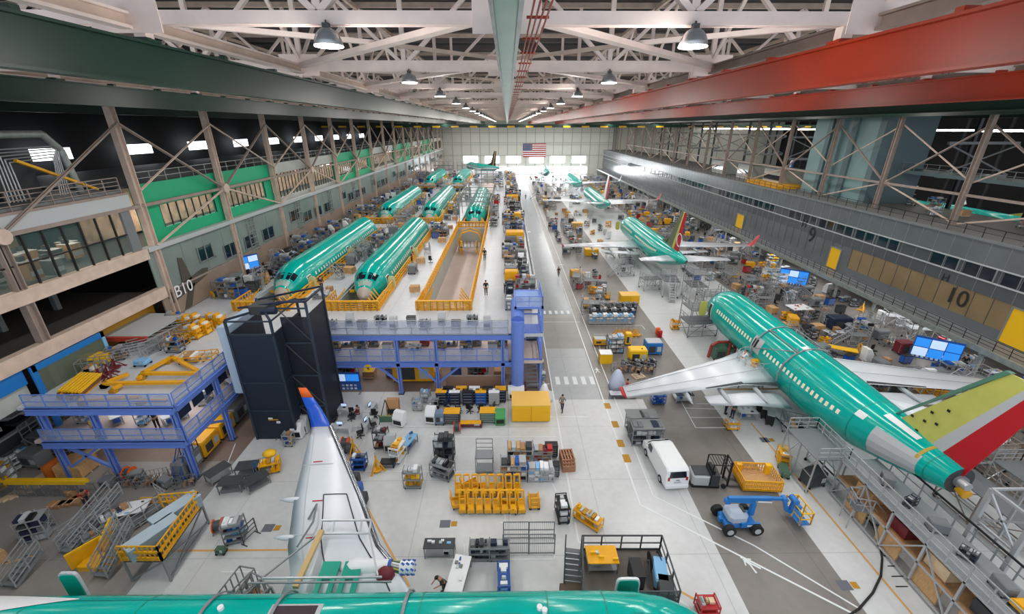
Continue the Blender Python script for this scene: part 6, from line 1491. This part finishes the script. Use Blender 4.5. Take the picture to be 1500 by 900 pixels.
# wing-root platform, left side of near airliner
t=thing('wing_root_platform','round-edged railed platform with boxes against the wing root of the near airliner','platform',(24.0,36.0,.5))
m=MB(); m.tube((0,0,2.6),(0,0,2.7),1.7,mat('sand_deck','#c9b98c',.6),18); m.build('platform',t); m=MB()
for i in range(14): a=2*math.pi*i/14; m.bar((1.7*math.cos(a),1.7*math.sin(a),2.7),(1.7*math.cos(a),1.7*math.sin(a),3.8),.04,.04,alum); b_=a+2*math.pi/14; m.bar((1.7*math.cos(a),1.7*math.sin(a),3.8),(1.7*math.cos(b_),1.7*math.sin(b_),3.8),.05,.05,alum); m.bar((1.7*math.cos(a),1.7*math.sin(a),3.3),(1.7*math.cos(b_),1.7*math.sin(b_),3.3),.03,.03,alum)
m.build('guard_rail',t); m=MB()
for a in range(4): m.bar((1.2*math.cos(a*1.57),1.2*math.sin(a*1.57),0),(1.2*math.cos(a*1.57),1.2*math.sin(a*1.57),2.6),.1,.1,steel)
m.build('leg',t)
put('genset',24.0,36.1,3.2,.3,'yellow unit standing on the wing root platform',w=1.0,d=.6,h=.5,c=yel); put('cardboard_box',23.4,35.4,3.2,.8,'brown box on the wing root platform',w=.7,d=.5)
put('person',24.6,35.2,3.2,1,'person in dark clothes on the wing root platform',pose='bend',shirt=dgrey,trousers=navy)
# door stand near the tail, long tail docking
x,y=at(1222,712); put('dock_stand',22.6,25.0,0,D(90),'tall railed door stand beside the rear of the near airliner',w=3.4,d=2.2,h=3.0,stairs=False,levels=1)
put('genset',22.5,24.2,.0,.2,'dark wrapped box under the tall railed door stand',w=1.4,d=1.0,h=1.3,c=dgrey); put('shelf_cart',21.6,26.4,0,1.2,'yellow tool cart beside the tall railed door stand',c=yel,load='yel',w=1.2,seed=58); put('genset',21.0,25.2,0,1.2,'grey-green pump box at the foot of the tall door stand',w=1.2,d=.6,h=.6,c=dgreen)
put('step_stand',23.4,20.6,0,D(75),'silver steps leading up to the long tail dock',h=1.6,n=6,w=1.0)
t=thing('tail_dock','long two-level silver docking truss with plywood decks beside the tail of the near airliner','scaffold',(0,0,0))
DXa,DXb=23.2,25.6; Y0,Y1=8.0,23.2
m=MB()
for X in (DXa,DXb):
    for i in range(8):
        y=Y0+(Y1-Y0)*i/7; m.bar((X,y,.2),(X,y,3.2),.12,.12,alum)
        if i<7: y2=Y0+(Y1-Y0)*(i+1)/7; m.bar((X,y,.3 if i%2 else 3.0),(X,y2,3.0 if i%2 else .3),.08,.08,alum)
    for z in (.25,1.7,3.1): m.bar((X,Y0,z),(X,Y1,z),.12,.12,alum)
for i in range(8): y=Y0+(Y1-Y0)*i/7; m.bar((DXa,y,3.1),(DXb,y,3.1),.1,.1,alum); m.bar((DXa,y,1.7),(DXb,y,1.7),.08,.08,alum)
m.build('truss',t)
m=MB(); m.box(DXa,Y0,3.15,DXb,Y1,3.22,mat('dock_deck','#8d9296',.5)); m.build('upper_deck',t); m=MB(); m.box(DXa,Y0,1.72,DXb,Y1,1.78,mat('dock_wood','#a8805a',.6,noise=.2,scale=2)); m.build('lower_deck',t)
m=MB(); m.rail([(DXa,Y0,3.2),(DXa,Y1,3.2)],alum,h=1.1,step=1.1,mids=(.3,.6),r=.03); m.bar((DXb,Y0,4.3),(DXb,Y1+.5,4.3),.09,.09,black); m.rail([(DXb,Y0,3.2),(DXb,Y1,3.2)],steel,h=1.1,step=1.1,mids=(.5,),r=.03); m.build('guard_rail',t)
for i in range(5): m=MB(); y=Y0+2+i*2.6; m.box(DXa+.1,y,.3,DXa+.2,y+1.6,1.6,wood); m.build('stored_panel',t); m=MB(); m.box(DXa+.3,y+.2,1.8,DXb-.5,y+1.5,2.6,(brown,dgrey,woodl,dred,wood)[i]); m.build('stored_box',t)

m=MB(); 
for y in (17.2,15.2): m.bar((25.9,y,2.4),(25.9,y,6.6),.2,.2,alum); m.bar((27.8,y,2.4),(27.8,y,6.6),.12,.12,alum); m.bar((25.9,y,6.6),(27.8,y,6.6),.12,.12,alum)
m.bar((25.9,17.2,6.6),(25.9,15.2,6.6),.14,.14,alum); m.bar((25.9,17.2,4.4),(25.9,15.2,6.4),.1,.1,alum); m.bar((25.9,17.2,6.4),(25.9,15.2,4.4),.1,.1,alum); m.bar((25.9,17.2,4.4),(25.9,15.2,4.4),.12,.12,alum); m.build('tail_tower',t)
ramp((28.2,9.0),(26.0,12.6),1.4,3.2,'silver stair pair at the near end of the tail dock',w=1.6,n=8)
ramp((27.2,8.0),(24.6,10.2),.1,1.7,'lower silver stair at the near end of the tail dock',w=1.4,n=7)
put('genset',24.2,13.6,1.8,.1,'red toolbox on the lower deck of the tail dock',w=.6,d=.4,h=.4,c=red); put('genset',24.4,12.3,3.22,1.57,'long orange-yellow box on the upper deck of the tail dock',w=2.2,d=.8,h=.5,c=yel)
for k in range(7): put('shelf_cart' if k%2 else 'genset',24.4,10.5+k*1.75,3.22,k*.7,f'grey gear stowed on the upper deck of the tail dock, {ordw(k+1)} from near',s=.55,**({'c':steeld,'load':'dark','seed':k%3} if k%2 else {'c':mgrey}))
put('genset',21.9,12.2,0,.4,'white and blue equipment box at the outer side of the tail dock',w=1.3,d=.9,h=1.0,c=lgrey,top=skyb)
m=MB(); pts=[(*at(px,py),.05) for px,py in ((1245,742),(1262,752),(1278,770),(1288,795),(1292,820),(1290,845),(1278,870),(1258,893),(1240,905))]; m.path(pts,.06,rubber,6); tag(m.build('floor_cable'),'thick black cable curving across the pale floor near the tail dock','cable')
for k in range(8):
    x,y=at(1270+k*6,755+k*15); m=MB(); m.box(x,y-.03,0,x+.7,y+.03,.02,black); tag(m.build('floor_slot'),f'short black floor slot beside the curved cable, {ordw(k+1)} from the far end','slot')
m=MB(); a=Vector((*at(1130,605),.0)); b_=Vector((*at(1262,738),0)); m.bar(a+Vector((0,0,.02)),b_+Vector((0,0,.02)),.14,.03,black); tag(m.build('floor_track'),'black floor track running beside the near airliner','track')
# second stand, far side of the tail (right edge)
for k,(x,y,z,w) in enumerate(((31.5,20.5,2.4,5),(33.5,15.5,1.6,4),(37,27,1.8,4),(36,22,2.2,4))): put('dock_stand',x,y,0,D((90,80,95,90)[k]),f'brown-grey railed work stand beyond the tail fin, {ordw(k+1)} from the fin',w=w,d=2.0,h=z,c=taupe if k%2==0 else alum,stairs=k%2==1)
# ---------------- nose platform at the bottom right of centre
def nose_platform():
    t=thing('nose_platform','dark-floored railed nose platform at the bottom centre beside the teal door','platform'); z=2.0
    a=at(851,806,z); b_=at(966,806,z); c=at(992,888,z); d=at(853,888,z)
    P=lambda q,zz=z:(q[0],q[1],zz)
    m=MB(); m.poly([P(a),P(d),P(c),P(b_)],(0,0,-.1),mat('platform_board','#5b544e',.55,noise=.15,scale=1.5)); m.build('deck',t)
    m=MB(); m.rail([P(d),P(a),P(b_),P(c)],steeld,h=1.15,step=1.05,mids=(.5,),r=.035,kick=steeld); m.build('guard_rail',t)
    for q in (a,b_,c,d): m=MB(); m.bar(P(q,0),P(q),.12,.12,steel); m.build('leg',t)
    m=MB(); e=Vector(P(c)); f=Vector(P(d)).lerp(e,.45)
    m.rail([f,e],steeld,h=1.1,step=.5,mids=(.3,.6),r=.03,mesh=glassmat('platform_mesh','#55585a',.55)); m.build('front_gate',t)
nose_platform()
pl('work_table',880,828,'yellow and white crowded table on the nose platform',z=2.0,w=1.7,d=1.1,top=yel,items='yel',seed=60); pl('tool_cabinet',930,852,'dark tool cabinet on the nose platform',z=2.0,deg=90,c=dgrey); pl('genset',965,848,'pale blue machine on the right side of the nose platform',z=2.0,deg=80,w=1.5,d=.7,h=.8,c=skyb); pl('genset',973,872,'dark machine in the corner of the nose platform',z=2.0,deg=80,w=1.2,d=.8,h=.8,c=dgrey); pl('hose_reel',957,830,'black hose reel on the nose platform',z=2.0,c=black)
ramp(at(838,872),at(838,838),.2,2.0,'grey stair between railings left of the nose platform',w=1.0,c=steeld,n=8)
pl('crate',842,880,'dark slatted box beside the stair of the nose platform',w=1.6,d=.8,h=.8,c=mat('slat_brown','#6b5a4a',.7))
pl('shelf_cart',1033,898,'small cart with a tan top at the bottom edge right of the nose',c=red,load='wood',w=1.0,d=.8,h=.9,seed=61)
m=MB(); 
put('work_table',-3.6,13.9,0,.1,'white equipment table beside the engine pipes at the bottom',w=1.6,d=1.3,h=1.0,top=white,items='white',seed=62)
for k in range(4): put('pipe_frame',-13.0-k*.6,14.6+k*.4,0,.8+k*.2,f'grey wire trestle heaped left of the foreground wing root, {ordw(k+1)}',w=1.8,d=.9,h=1.8,seed=k%2)
# ---------------- upper left deck contents
pl('genset',300,0,'x') if 0 else None
def yframe(pts,lab,w=.28):
    m=MB()
    for a,b_ in pts: m.bar((*at(*a,Z2+.3),Z2+.35),(*at(*b_,Z2+.3),Z2+.35),w,w*.8,yel)
    for a,b_ in pts: x,y=at(*a,Z2+.3); m.box(x-.2,y-.2,Z2,x+.2,y+.2,Z2+.3,yeld)
    tag(m.build('lifting_gear'),lab,'frame')
yframe([((208,548),(245,528)),((245,528),(252,524)),((252,524),(292,546)),((208,548),(292,548)),((206,552),(203,556))],'triangular yellow lifting frame lying on the left deck')
yframe([((152,563),(275,561)),((152,563),(188,549)),((165,571),(178,565))],'long straight yellow lifting beam on the left deck')
yframe([((120,588),(205,583)),((205,588),(245,588))],'low yellow lifting bars near the front rail of the left deck',.22)
p0=Vector((*at(84,586,Z2),Z2)); p1=Vector((*at(118,558,Z2),Z2)); q0=Vector((*at(114,588,Z2),Z2))
for k in range(7):
    for l in range(4):
        off=(q0-p0)*(k/6.0)+Vector((.12*l,0,.06+l*.22)); m=MB(); m.bar(p0+off,p1+off,.14,.14,yel2 if l==3 else (yel if (k+l)%3==0 else mat('rust_wood','#8f5f3a',.6))); tag(m.build('stacked_bar'),f'{ordw(k+1)} bar across, layer {("one","two","three","four")[l]}, yellow-brown bar stack on left deck','bar','stacked bars on the left deck')
pl('genset',143,533,'bright yellow closed box at the back of the left deck',z=Z2,deg=20,w=2.0,d=1.2,h=.8,c=yel2)
for k,(px,py) in enumerate(((148,555),(160,548),(170,540),(165,558))): pl('jack_stand',px,py,f'dark red tripod jack on the left deck, {ordw(k+1)} of the group',z=Z2,deg=k*25,c=dred,h=.9)
for k,(px,py) in enumerate(((286,495),(300,488),(310,478),(321,478),(288,478),(276,480))): pl('parts_rack',px,py,f'yellow slatted storage crate on the left deck, {ordw(k+1)} of the yellow group',z=Z2,deg=0,c=yel,load='yel',w=1.2,d=.9,h=1.1,n=4,seed=70)
for k in range(7): pl('rail_section',182+k*14,528-k*7,f'long silver guard-rail section stored on the left deck, {ordw(k+1)} from the front',z=Z2,deg=38,w=3.2,h=1.0)
for k in range(5): pl('mesh_panel',222+k*9,520-k*5,f'silver ladder-like frame stored on the left deck, {ordw(k+1)} from the front',z=Z2,deg=75,w=1.6,h=1.3,c=alum)
pl('genset',210,535,'pale blue box beside the stored rail sections',z=Z2,w=1.0,d=.8,h=.5,c=skyb); pl('pipe_frame',292,528,'green and yellow fixture cart on the left deck',z=Z2,deg=10,c=yel,w=2.6,d=1.2,h=.6,seed=1); pl('shelf_cart',258,515,'small cart of steel fittings on the left deck',z=Z2,c=steel,load='mix',seed=71)
for k,(px,py) in enumerate(((262,505),(272,498),(250,500),(240,508))): pl('pipe_frame',px,py,f'orange and silver fixture near the yellow crates, {ordw(k+1)}',z=Z2,deg=30*k,s=.7,c=(yel,alum)[k%2],seed=k%2)
for k in range(9): pl('machine_cabinet',266+k*6.6,450-k*4.2,f'white and black trolley in the line along the left wall panel, {ordw(k+1)} from near',z=Z2,deg=35,w=.8,d=.6,h=1.0)
pl('hose_reel',316,437,'yellow cable reel on the deck by the left wall',z=Z2,deg=60,c=yel)
pl('display_board',368,402,'blue lit display board on the deck beside the left wall',z=Z2,deg=55,w=2.6,h=2.0,n=2,rows=2)
for k in range(5): pl('pallet',343+k*3,412-k*2,f'stack of grey trays on the deck by the left wall, {ordw(k+1)} stack',z=Z2,deg=30,n=8,c=lgrey,s=.8) if k<3 else None
# red stair canopy behind the left deck
m=MB(); x,y=at(198,470,7); m.box(-35.5,34.0,7.5,-31.6,39,7.65,lgrey); m.box(-35.5,33.8,7.2,-31.5,34.0,7.6,mat('canopy_red','#c1452c',.5)); tag(m.build('canopy'),'pale canopy with a red front edge beside the left deck','canopy')
# inside lower decks
for k in range(12): put('work_table' if k%2 else 'shelf_cart',-32.3+k*.75,27.4+(k%3)*2.4,Z1,k*.8,f'equipment on the lower left deck, {ordw(k+1)} from the left',s=.9,**({'items':'blue','top':white,'seed':k%3} if k%2 else {'load':'white','c':alum,'seed':k%3}))
for k in range(6): x=-23.9; m=MB(); m.box(x-.05,26+k*1.5,Z1+1.2,x,27.2+k*1.5,Z1+2.2,navy); tag(m.build('wall_screen'),f'dark blue panel hung along the side of the lower left deck, {ordw(k+1)} from near','panel','blue panels of the lower left deck')
for k in range(20): put(('shelf_cart','work_table','tool_cabinet','parts_rack')[k%4],-17.4+k*.88,38.4+(k%3)*1.3,Z1,0,f'equipment behind the lower deck rail, {ordw(k+1)} from the left',s=.85,**({'load':('mix','red','yel')[k%3],'seed':k%2},{'items':'mix','seed':1},{'c':(white,red,blue)[k%3]},{'load':'mix','w':1.4,'h':1.5,'seed':1})[k%4])
for k in range(11): put(('shelf_cart','machine_cabinet','tool_cabinet')[k%3],-17+k*1.5,37.6+(k%2),Z2,0,f'grey equipment standing behind the upper deck rail, {ordw(k+1)} from the left',s=.8,**({'load':'dark','c':steel,'seed':0},{'c':lgrey},{'c':mgrey})[k%3])
for k in range(16): put(('parts_rack','tool_cabinet','crate')[k%3],-17+k*1.15,39.5+(k%2)*2.5,0,0,f'stores under the decks behind the blue columns, {ordw(k+1)} from the left',s=.95,**({'load':('red','wood')[k%2],'seed':1},{'c':(dgrey,blue,red)[k%3]},{'c':brown})[k%3])
for k in range(10): put('drum' if k%2 else 'parts_rack',3.6,38.2+k*1.2,0,1.57,f'white supplies piled along the aisle foot of the stair tower, {ordw(k+1)} from near',s=.6,**({'c':white} if k%2 else {'load':'white','w':1.2,'h':2.0,'seed':2}))
for k in range(4): x=-30+k*2.2; put('genset',-24.6,26+k*2.2,0,1.57,f'yellow and grey unit under the side of the left deck, {ordw(k+1)} from near',w=2.0,d=1.0,h=1.5,c=(mgrey,yel,yel,mgrey)[k])
# ---------------- clusters
CATS={
'gen':[('shelf_cart',dict(c=steel,load='mix',seed=1),'grey shelf cart of mixed parts'),('shelf_cart',dict(c=alum,load='white',seed=2),'silver cart of white parts'),('work_table',dict(items='mix',seed=1),'grey workbench with tools'),
 ('tool_cabinet',dict(c=blue),'blue tool cabinet'),('tool_cabinet',dict(c=dgrey),'dark tool cabinet'),('parts_rack',dict(load='mix',seed=1),'grey parts rack'),('pipe_frame',dict(c=steel,seed=1),'grey tubular transport frame'),
 ('machine_cabinet',dict(c=white),'white machine cabinet'),('genset',dict(c=mgrey),'grey equipment box'),('crate',dict(c=wood),'wooden crate'),('shelf_cart',dict(c=steeld,load='dark',seed=3),'dark cart of black parts'),('office_chair',dict(),'black chair'),
 ('step_stand',dict(h=1.0,n=4),'silver step stand'),('cardboard_box',dict(w=.8,d=.6,h=.6),'brown box'),('dock_stand',dict(w=2.4,d=1.4,h=1.6,stairs=True),'silver work stand')],
'col':[('genset',dict(c=yel),'yellow equipment box'),('tool_cabinet',dict(c=red),'red tool cabinet'),('shelf_cart',dict(c=yel,load='yel',seed=1),'yellow shelf cart'),('parts_rack',dict(load='red',seed=2),'rack of red and brown parts'),('yellow_cart',dict(),'yellow platform cart'),('jack_stand',dict(),'yellow tripod jack'),('drum',dict(c=blue),'blue drum'),('parts_rack',dict(load='yel',c=steel,seed=3),'rack of yellow parts')]}
CATS['mixd']=CATS['gen']*3+CATS['col']; CATS['colr']=CATS['gen']+CATS['col']*2
CATS['edge']=[c for c in CATS['gen'] if c[0]!='dock_stand']*2+CATS['col']+[('parts_rack',dict(c=navy,load='dark',seed=4),'navy rack of dark parts'),('tool_cabinet',dict(c=navy),'navy tool cabinet')]*2
CATS['deck']=[c for c in CATS['gen'] if c[0]!='dock_stand']*2+CATS['col'][:3]
TAKEN=[]
def cluster(zone,x0,x1,y0,y1,z,cat,dens=.8,sx=1.9,sy=2.2,seed=1,avoid=(),rot=True,sc=1.0):
    r=random.Random(seed); items=[]; y=y0
    while y<y1:
        st=sy*(1+max(0,(y-60))/110); k=max(1,int((x1-x0)/sx))
        for i in range(k):
            x=x0+(i+.5)*(x1-x0)/k+r.uniform(-.25,.25); yy=y+r.uniform(-.3,.3)
            if r.random()>dens or any(a<x<b and c<yy<d for a,b,c,d in avoid): continue
            kd=r.choice(CATS[cat]); items.append((kd,x,yy,r.choice((0,math.pi/2,math.pi))+(r.uniform(-.3,.3) if rot else 0),r.uniform(.85,1.12)))
        y+=st
    cnt={}
    for kd,x,yy,a,s in sorted(items,key=lambda q:q[2]):
        n=cnt[kd[2]]=cnt.get(kd[2],0)+1
        put(kd[0],x,yy,z,a,f'{(ordw(n)+chr(45)) if n>1 else str()}nearest {kd[2]} {zone}',flat=yy>62,s=s*sc*(1.0 if yy<110 else 1.15),**kd[1])
P0,P1=-3.7,3.0
cluster('between the left wall and the first lane',-33.4,-29.4,46,180,Z2,'deck',.85,1.1,1.7,11,sc=1.1)
cluster('between the first and second lanes',-22.8,-20.4,46,180,Z2,'mixd',.55,1.2,2.2,12)
cluster('between the second and third lanes',-13.2,-10.5,48,180,Z2,'mixd',.5,1.3,2.3,13)
cluster('on the deck edge beside the aisle',-.6,3.0,42.5,185,Z2,'edge',.93,1.3,1.5,14,rot=False)
cluster('just beyond the empty third lane',-3.6,-2.4,84,180,Z2,'mixd',.8,1.2,2.4,15)
cluster('right of the aisle near the second airliner',10.8,16.5,56,74,0,'colr',.8,1.7,2.0,16)
cluster('far along the right edge of the aisle',10.8,19,84,235,0,'mixd',.8,2.2,2.8,17)
cluster('around the far airliners',19.5,37,84,236,0,'mixd',.55,2.6,3.2,18,avoid=((24.5,30.5,84,102),(24.5,30.5,118,154),(24.5,30.5,166,202)))
cluster('near the nose of the near airliner',19.8,24,56,63,0,'gen',.2,2.2,2.5,28)
cluster('under the wings of the second airliner',20,36,70,84,0,'gen',.5,2.2,2.6,19,avoid=((24.5,30.5,60,90),))
cluster('on the dark floor beyond the second airliner tail',36.5,48.5,56,235,0,'mixd',.8,2.0,2.5,20)
cluster('between the near airliner and the right walkway',33,47.5,38,56,0,'mixd',.75,1.9,2.0,21,avoid=((33,38,36,40),))
cluster('beneath the right walkway',49.8,52,26,150,0,'mixd',.8,1.9,1.8,22)
cluster('close behind the right wing',30.5,46.5,33.5,38,0,'gen',.6,2.2,2.2,23,avoid=((30,40,36,39),))
cluster('beyond the right wing tip',37,48.5,19,30.5,0,'mixd',.75,2.0,2.2,24)
cluster('right of the near airliner fuselage',29.8,33.6,39,50,0,'gen',.85,1.7,1.9,25)
cluster('against the left wall beyond the fence',-33,-26.5,18.5,23.5,0,'gen',.25,2.4,2.4,26)
cluster('under the left deck',-33,-24.6,27,35.5,0,'gen',.35,2.2,2.4,27)
cluster('in the left store below the ledge',-41,-35.8,20,33,0,'mixd',.8,1.9,2.2,29)
cluster('on the left deck close to the wall',-33.8,-31.5,30,41,Z2,'deck',.5,2.0,2.2,30)
cluster('in the far right bay',100,135,90,230,0,'mixd',.4,6,7,31,sc=1.8)
cluster('on the right mezzanine roof',58,65.5,32,70,13,'gen',.3,2.8,4,32)
# larger stands at second airliner tail
put('dock_stand',25.4,63.5,0,D(-100),'silver tail stand left of the second airliner tail',w=3.6,d=2.4,h=2.6,levels=1); put('dock_stand',28.6,61.5,0,D(-90),'silver multi-level tail stand under the second airliner fin',w=3.2,d=2.6,h=2.4,levels=2); put('dock_stand',23.2,66,0,D(10),'grey stand beside the rear fuselage of the second airliner',w=3.0,d=1.8,h=1.8,stairs=False)
for k,(x,y) in enumerate(((43.5,36.2),(45.2,37.2),(41.9,35.8))):
    t=put('cargo_cage',x,y,.1,D(-12),f'yellow-framed red panel cage right of the near airliner, {ordw(k+1)}',s=.8)
    m=MB(); m.box(x-.95,y-.5,.3,x+.95,y-.4,1.05,mat('panel_red','#8f2f22',.5)); tag(m.build('red_hoarding'),f'red panel standing in the yellow cage, {ordw(k+1)}','panel')
x,y=43.5,40; put('display_board',47,41.2,0,D(-35),'blue board with six bright screens below the right walkway',w=4.0,h=2.6,n=3,rows=2,z0=.6)
put('display_board',46.5,66,0,D(-35),'second blue screen board farther along below the right walkway',w=4.0,h=2.6,n=3,rows=2)
pl('work_table',1232,520,'long bright yellow slanted table behind the right wing',deg=-30,w=2.8,d=1.0,top=yel2,items=None)
put('genset',46.2,44,0,0,'dark red machine before the right walkway',w=1.6,d=1.2,h=1.5,c=dred); put('genset',43.5,51,0,0,'navy covered box before the right walkway',w=2.6,d=1.6,h=1.6,c=navy)
for k,(px,py) in enumerate(((1145,420),(1130,412))): pl('parts_rack',px,py,f'big white rack behind the near airliner, {("right","left")[k]} one',c=white,load='white',w=3.2,d=1.2,h=2.2,seed=80+k)
put('work_table',39.8,53.8,0,.1,'tall table with an orange and white top behind the near airliner',w=2.8,d=2,h=1.8,top=white,items='red',seed=9)
for k in range(3): put('big_crate',18.2-(k%2)*1,(60,86,112)[k],0,0,f'yellow container on the dark strip, {ordw(k+1)} from near',s=.8)
for k in range(3): put('genset',1.2,(88,112,71)[k],Z2,0,f'orange-yellow locker on the deck edge beside the aisle, {("middle","far","near")[k]}',w=3,d=2.2,h=2.0,c=yel)
for k,(y,c) in enumerate(((76,blue),(93,navy),(99,navy),(120,navy))): put('parts_rack',1.4,y,Z2,0,f'tall dark blue rack on the deck edge beside the aisle, {ordw(k+1)} from near',c=c,load='dark',w=3.0,d=2.6,h=2.4,seed=90)
# ------------- camera, light, colour management
cd=bpy.data.cameras.new('camera'); cam=bpy.data.objects.new('camera',cd); C.objects.link(cam)
cam.location=(0,0,H); cam.rotation_euler=(math.pi/2-PITCH,0,-YAW); cd.sensor_width=36; cd.lens=F/1500*36; cd.clip_end=1000; cd.clip_start=.1
sc=bpy.context.scene; sc.camera=cam
sc.view_settings.view_transform='Standard'; sc.view_settings.look='None'; sc.view_settings.gamma=1; sc.view_settings.use_curve_mapping=False; sc.view_settings.exposure=EXPO
w=bpy.data.worlds.new('world'); sc.world=w; w.use_nodes=True; bg=w.node_tree.nodes['Background']; bg.inputs['Color'].default_value=(.82,.9,1,1); bg.inputs['Strength'].default_value=WORLD
def light(x,y,z,sx,sy,p,col=(1,.985,.96)):
    l=bpy.data.lights.new('bay_light','AREA'); l.shape='RECTANGLE'; l.size=sx; l.size_y=sy; l.energy=p; l.color=col
    o=bpy.data.objects.new('bay_light',l); C.objects.link(o); o.location=(x,y,z)
for k in range(10):
    y=12+24.2*k
    for x,p in ((-5.7,.45),(6,.45),(-20,1.2),(19,1.2),(33,1.0),(48,.8)):
        light(x,y,25.6,1.2,18,LP*p)
    light(115,y+20,24,30,14,LP*.6); 
for y in (17,30,43,56,80,105): light(-42,y,24.2,.6,6,LP*.06)

for k in range(9):  # high-bay points; the side rows are added to brighten the roof steel
    y=16+24.8*k
    for x in (-5.7,5.5,-19,18,48):
        l=bpy.data.lights.new('bay_point','POINT'); l.energy=PP*(1 if abs(x)<10 else 1.3); l.color=(1,.95,.9); l.shadow_soft_size=.5
        o=bpy.data.objects.new('bay_point',l); C.objects.link(o); o.location=(x,y,26.3)
for y in (19,25,31,37):
    l=bpy.data.lights.new('office_light','AREA'); l.size=3; l.energy=130; l.color=(1,.85,.65); o=bpy.data.objects.new('office_light',l); C.objects.link(o); o.location=(-38.5,y,17.3)
for k in range(8):
    l=bpy.data.lights.new('room_light','AREA'); l.shape='RECTANGLE'; l.size=2; l.size_y=20; l.energy=600; l.color=(1,.9,.8); o=bpy.data.objects.new('room_light',l); C.objects.link(o); o.location=(-37.5,53.5+24.6*k,17.8)
for z,e in ((3.2,110),(6.0,110)):
    for x in (-28,-14,-4):
        l=bpy.data.lights.new('deck_light','AREA'); l.shape='RECTANGLE'; l.size=8; l.size_y=3; l.energy=e; o=bpy.data.objects.new('deck_light',l); C.objects.link(o); o.location=(x,41 if x>-20 else 29,z)
for y in (30,50,72,95,125,160):
    l=bpy.data.lights.new('walkway_light','AREA'); l.shape='RECTANGLE'; l.size=2; l.size_y=16; l.energy=350; o=bpy.data.objects.new('walkway_light',l); C.objects.link(o); o.location=(51,y,2.7)

l=bpy.data.lights.new('window_light','AREA'); l.shape='RECTANGLE'; l.size=64; l.size_y=3.4; l.energy=6000; l.color=(.93,.97,1); o=bpy.data.objects.new('window_light',l); C.objects.link(o); o.location=(12,YF-.6,2.4); o.rotation_euler=(math.pi/2,0,math.pi) if False else (-math.pi/2,0,0)
for k in range(3):  # unseen fill lights added to brighten the far wall
    l=bpy.data.lights.new('far_wall_fill','AREA'); l.shape='RECTANGLE'; l.size=60; l.size_y=6; l.energy=3500; o=bpy.data.objects.new('far_wall_fill',l); C.objects.link(o); o.location=(10,170+k*26,25.0)
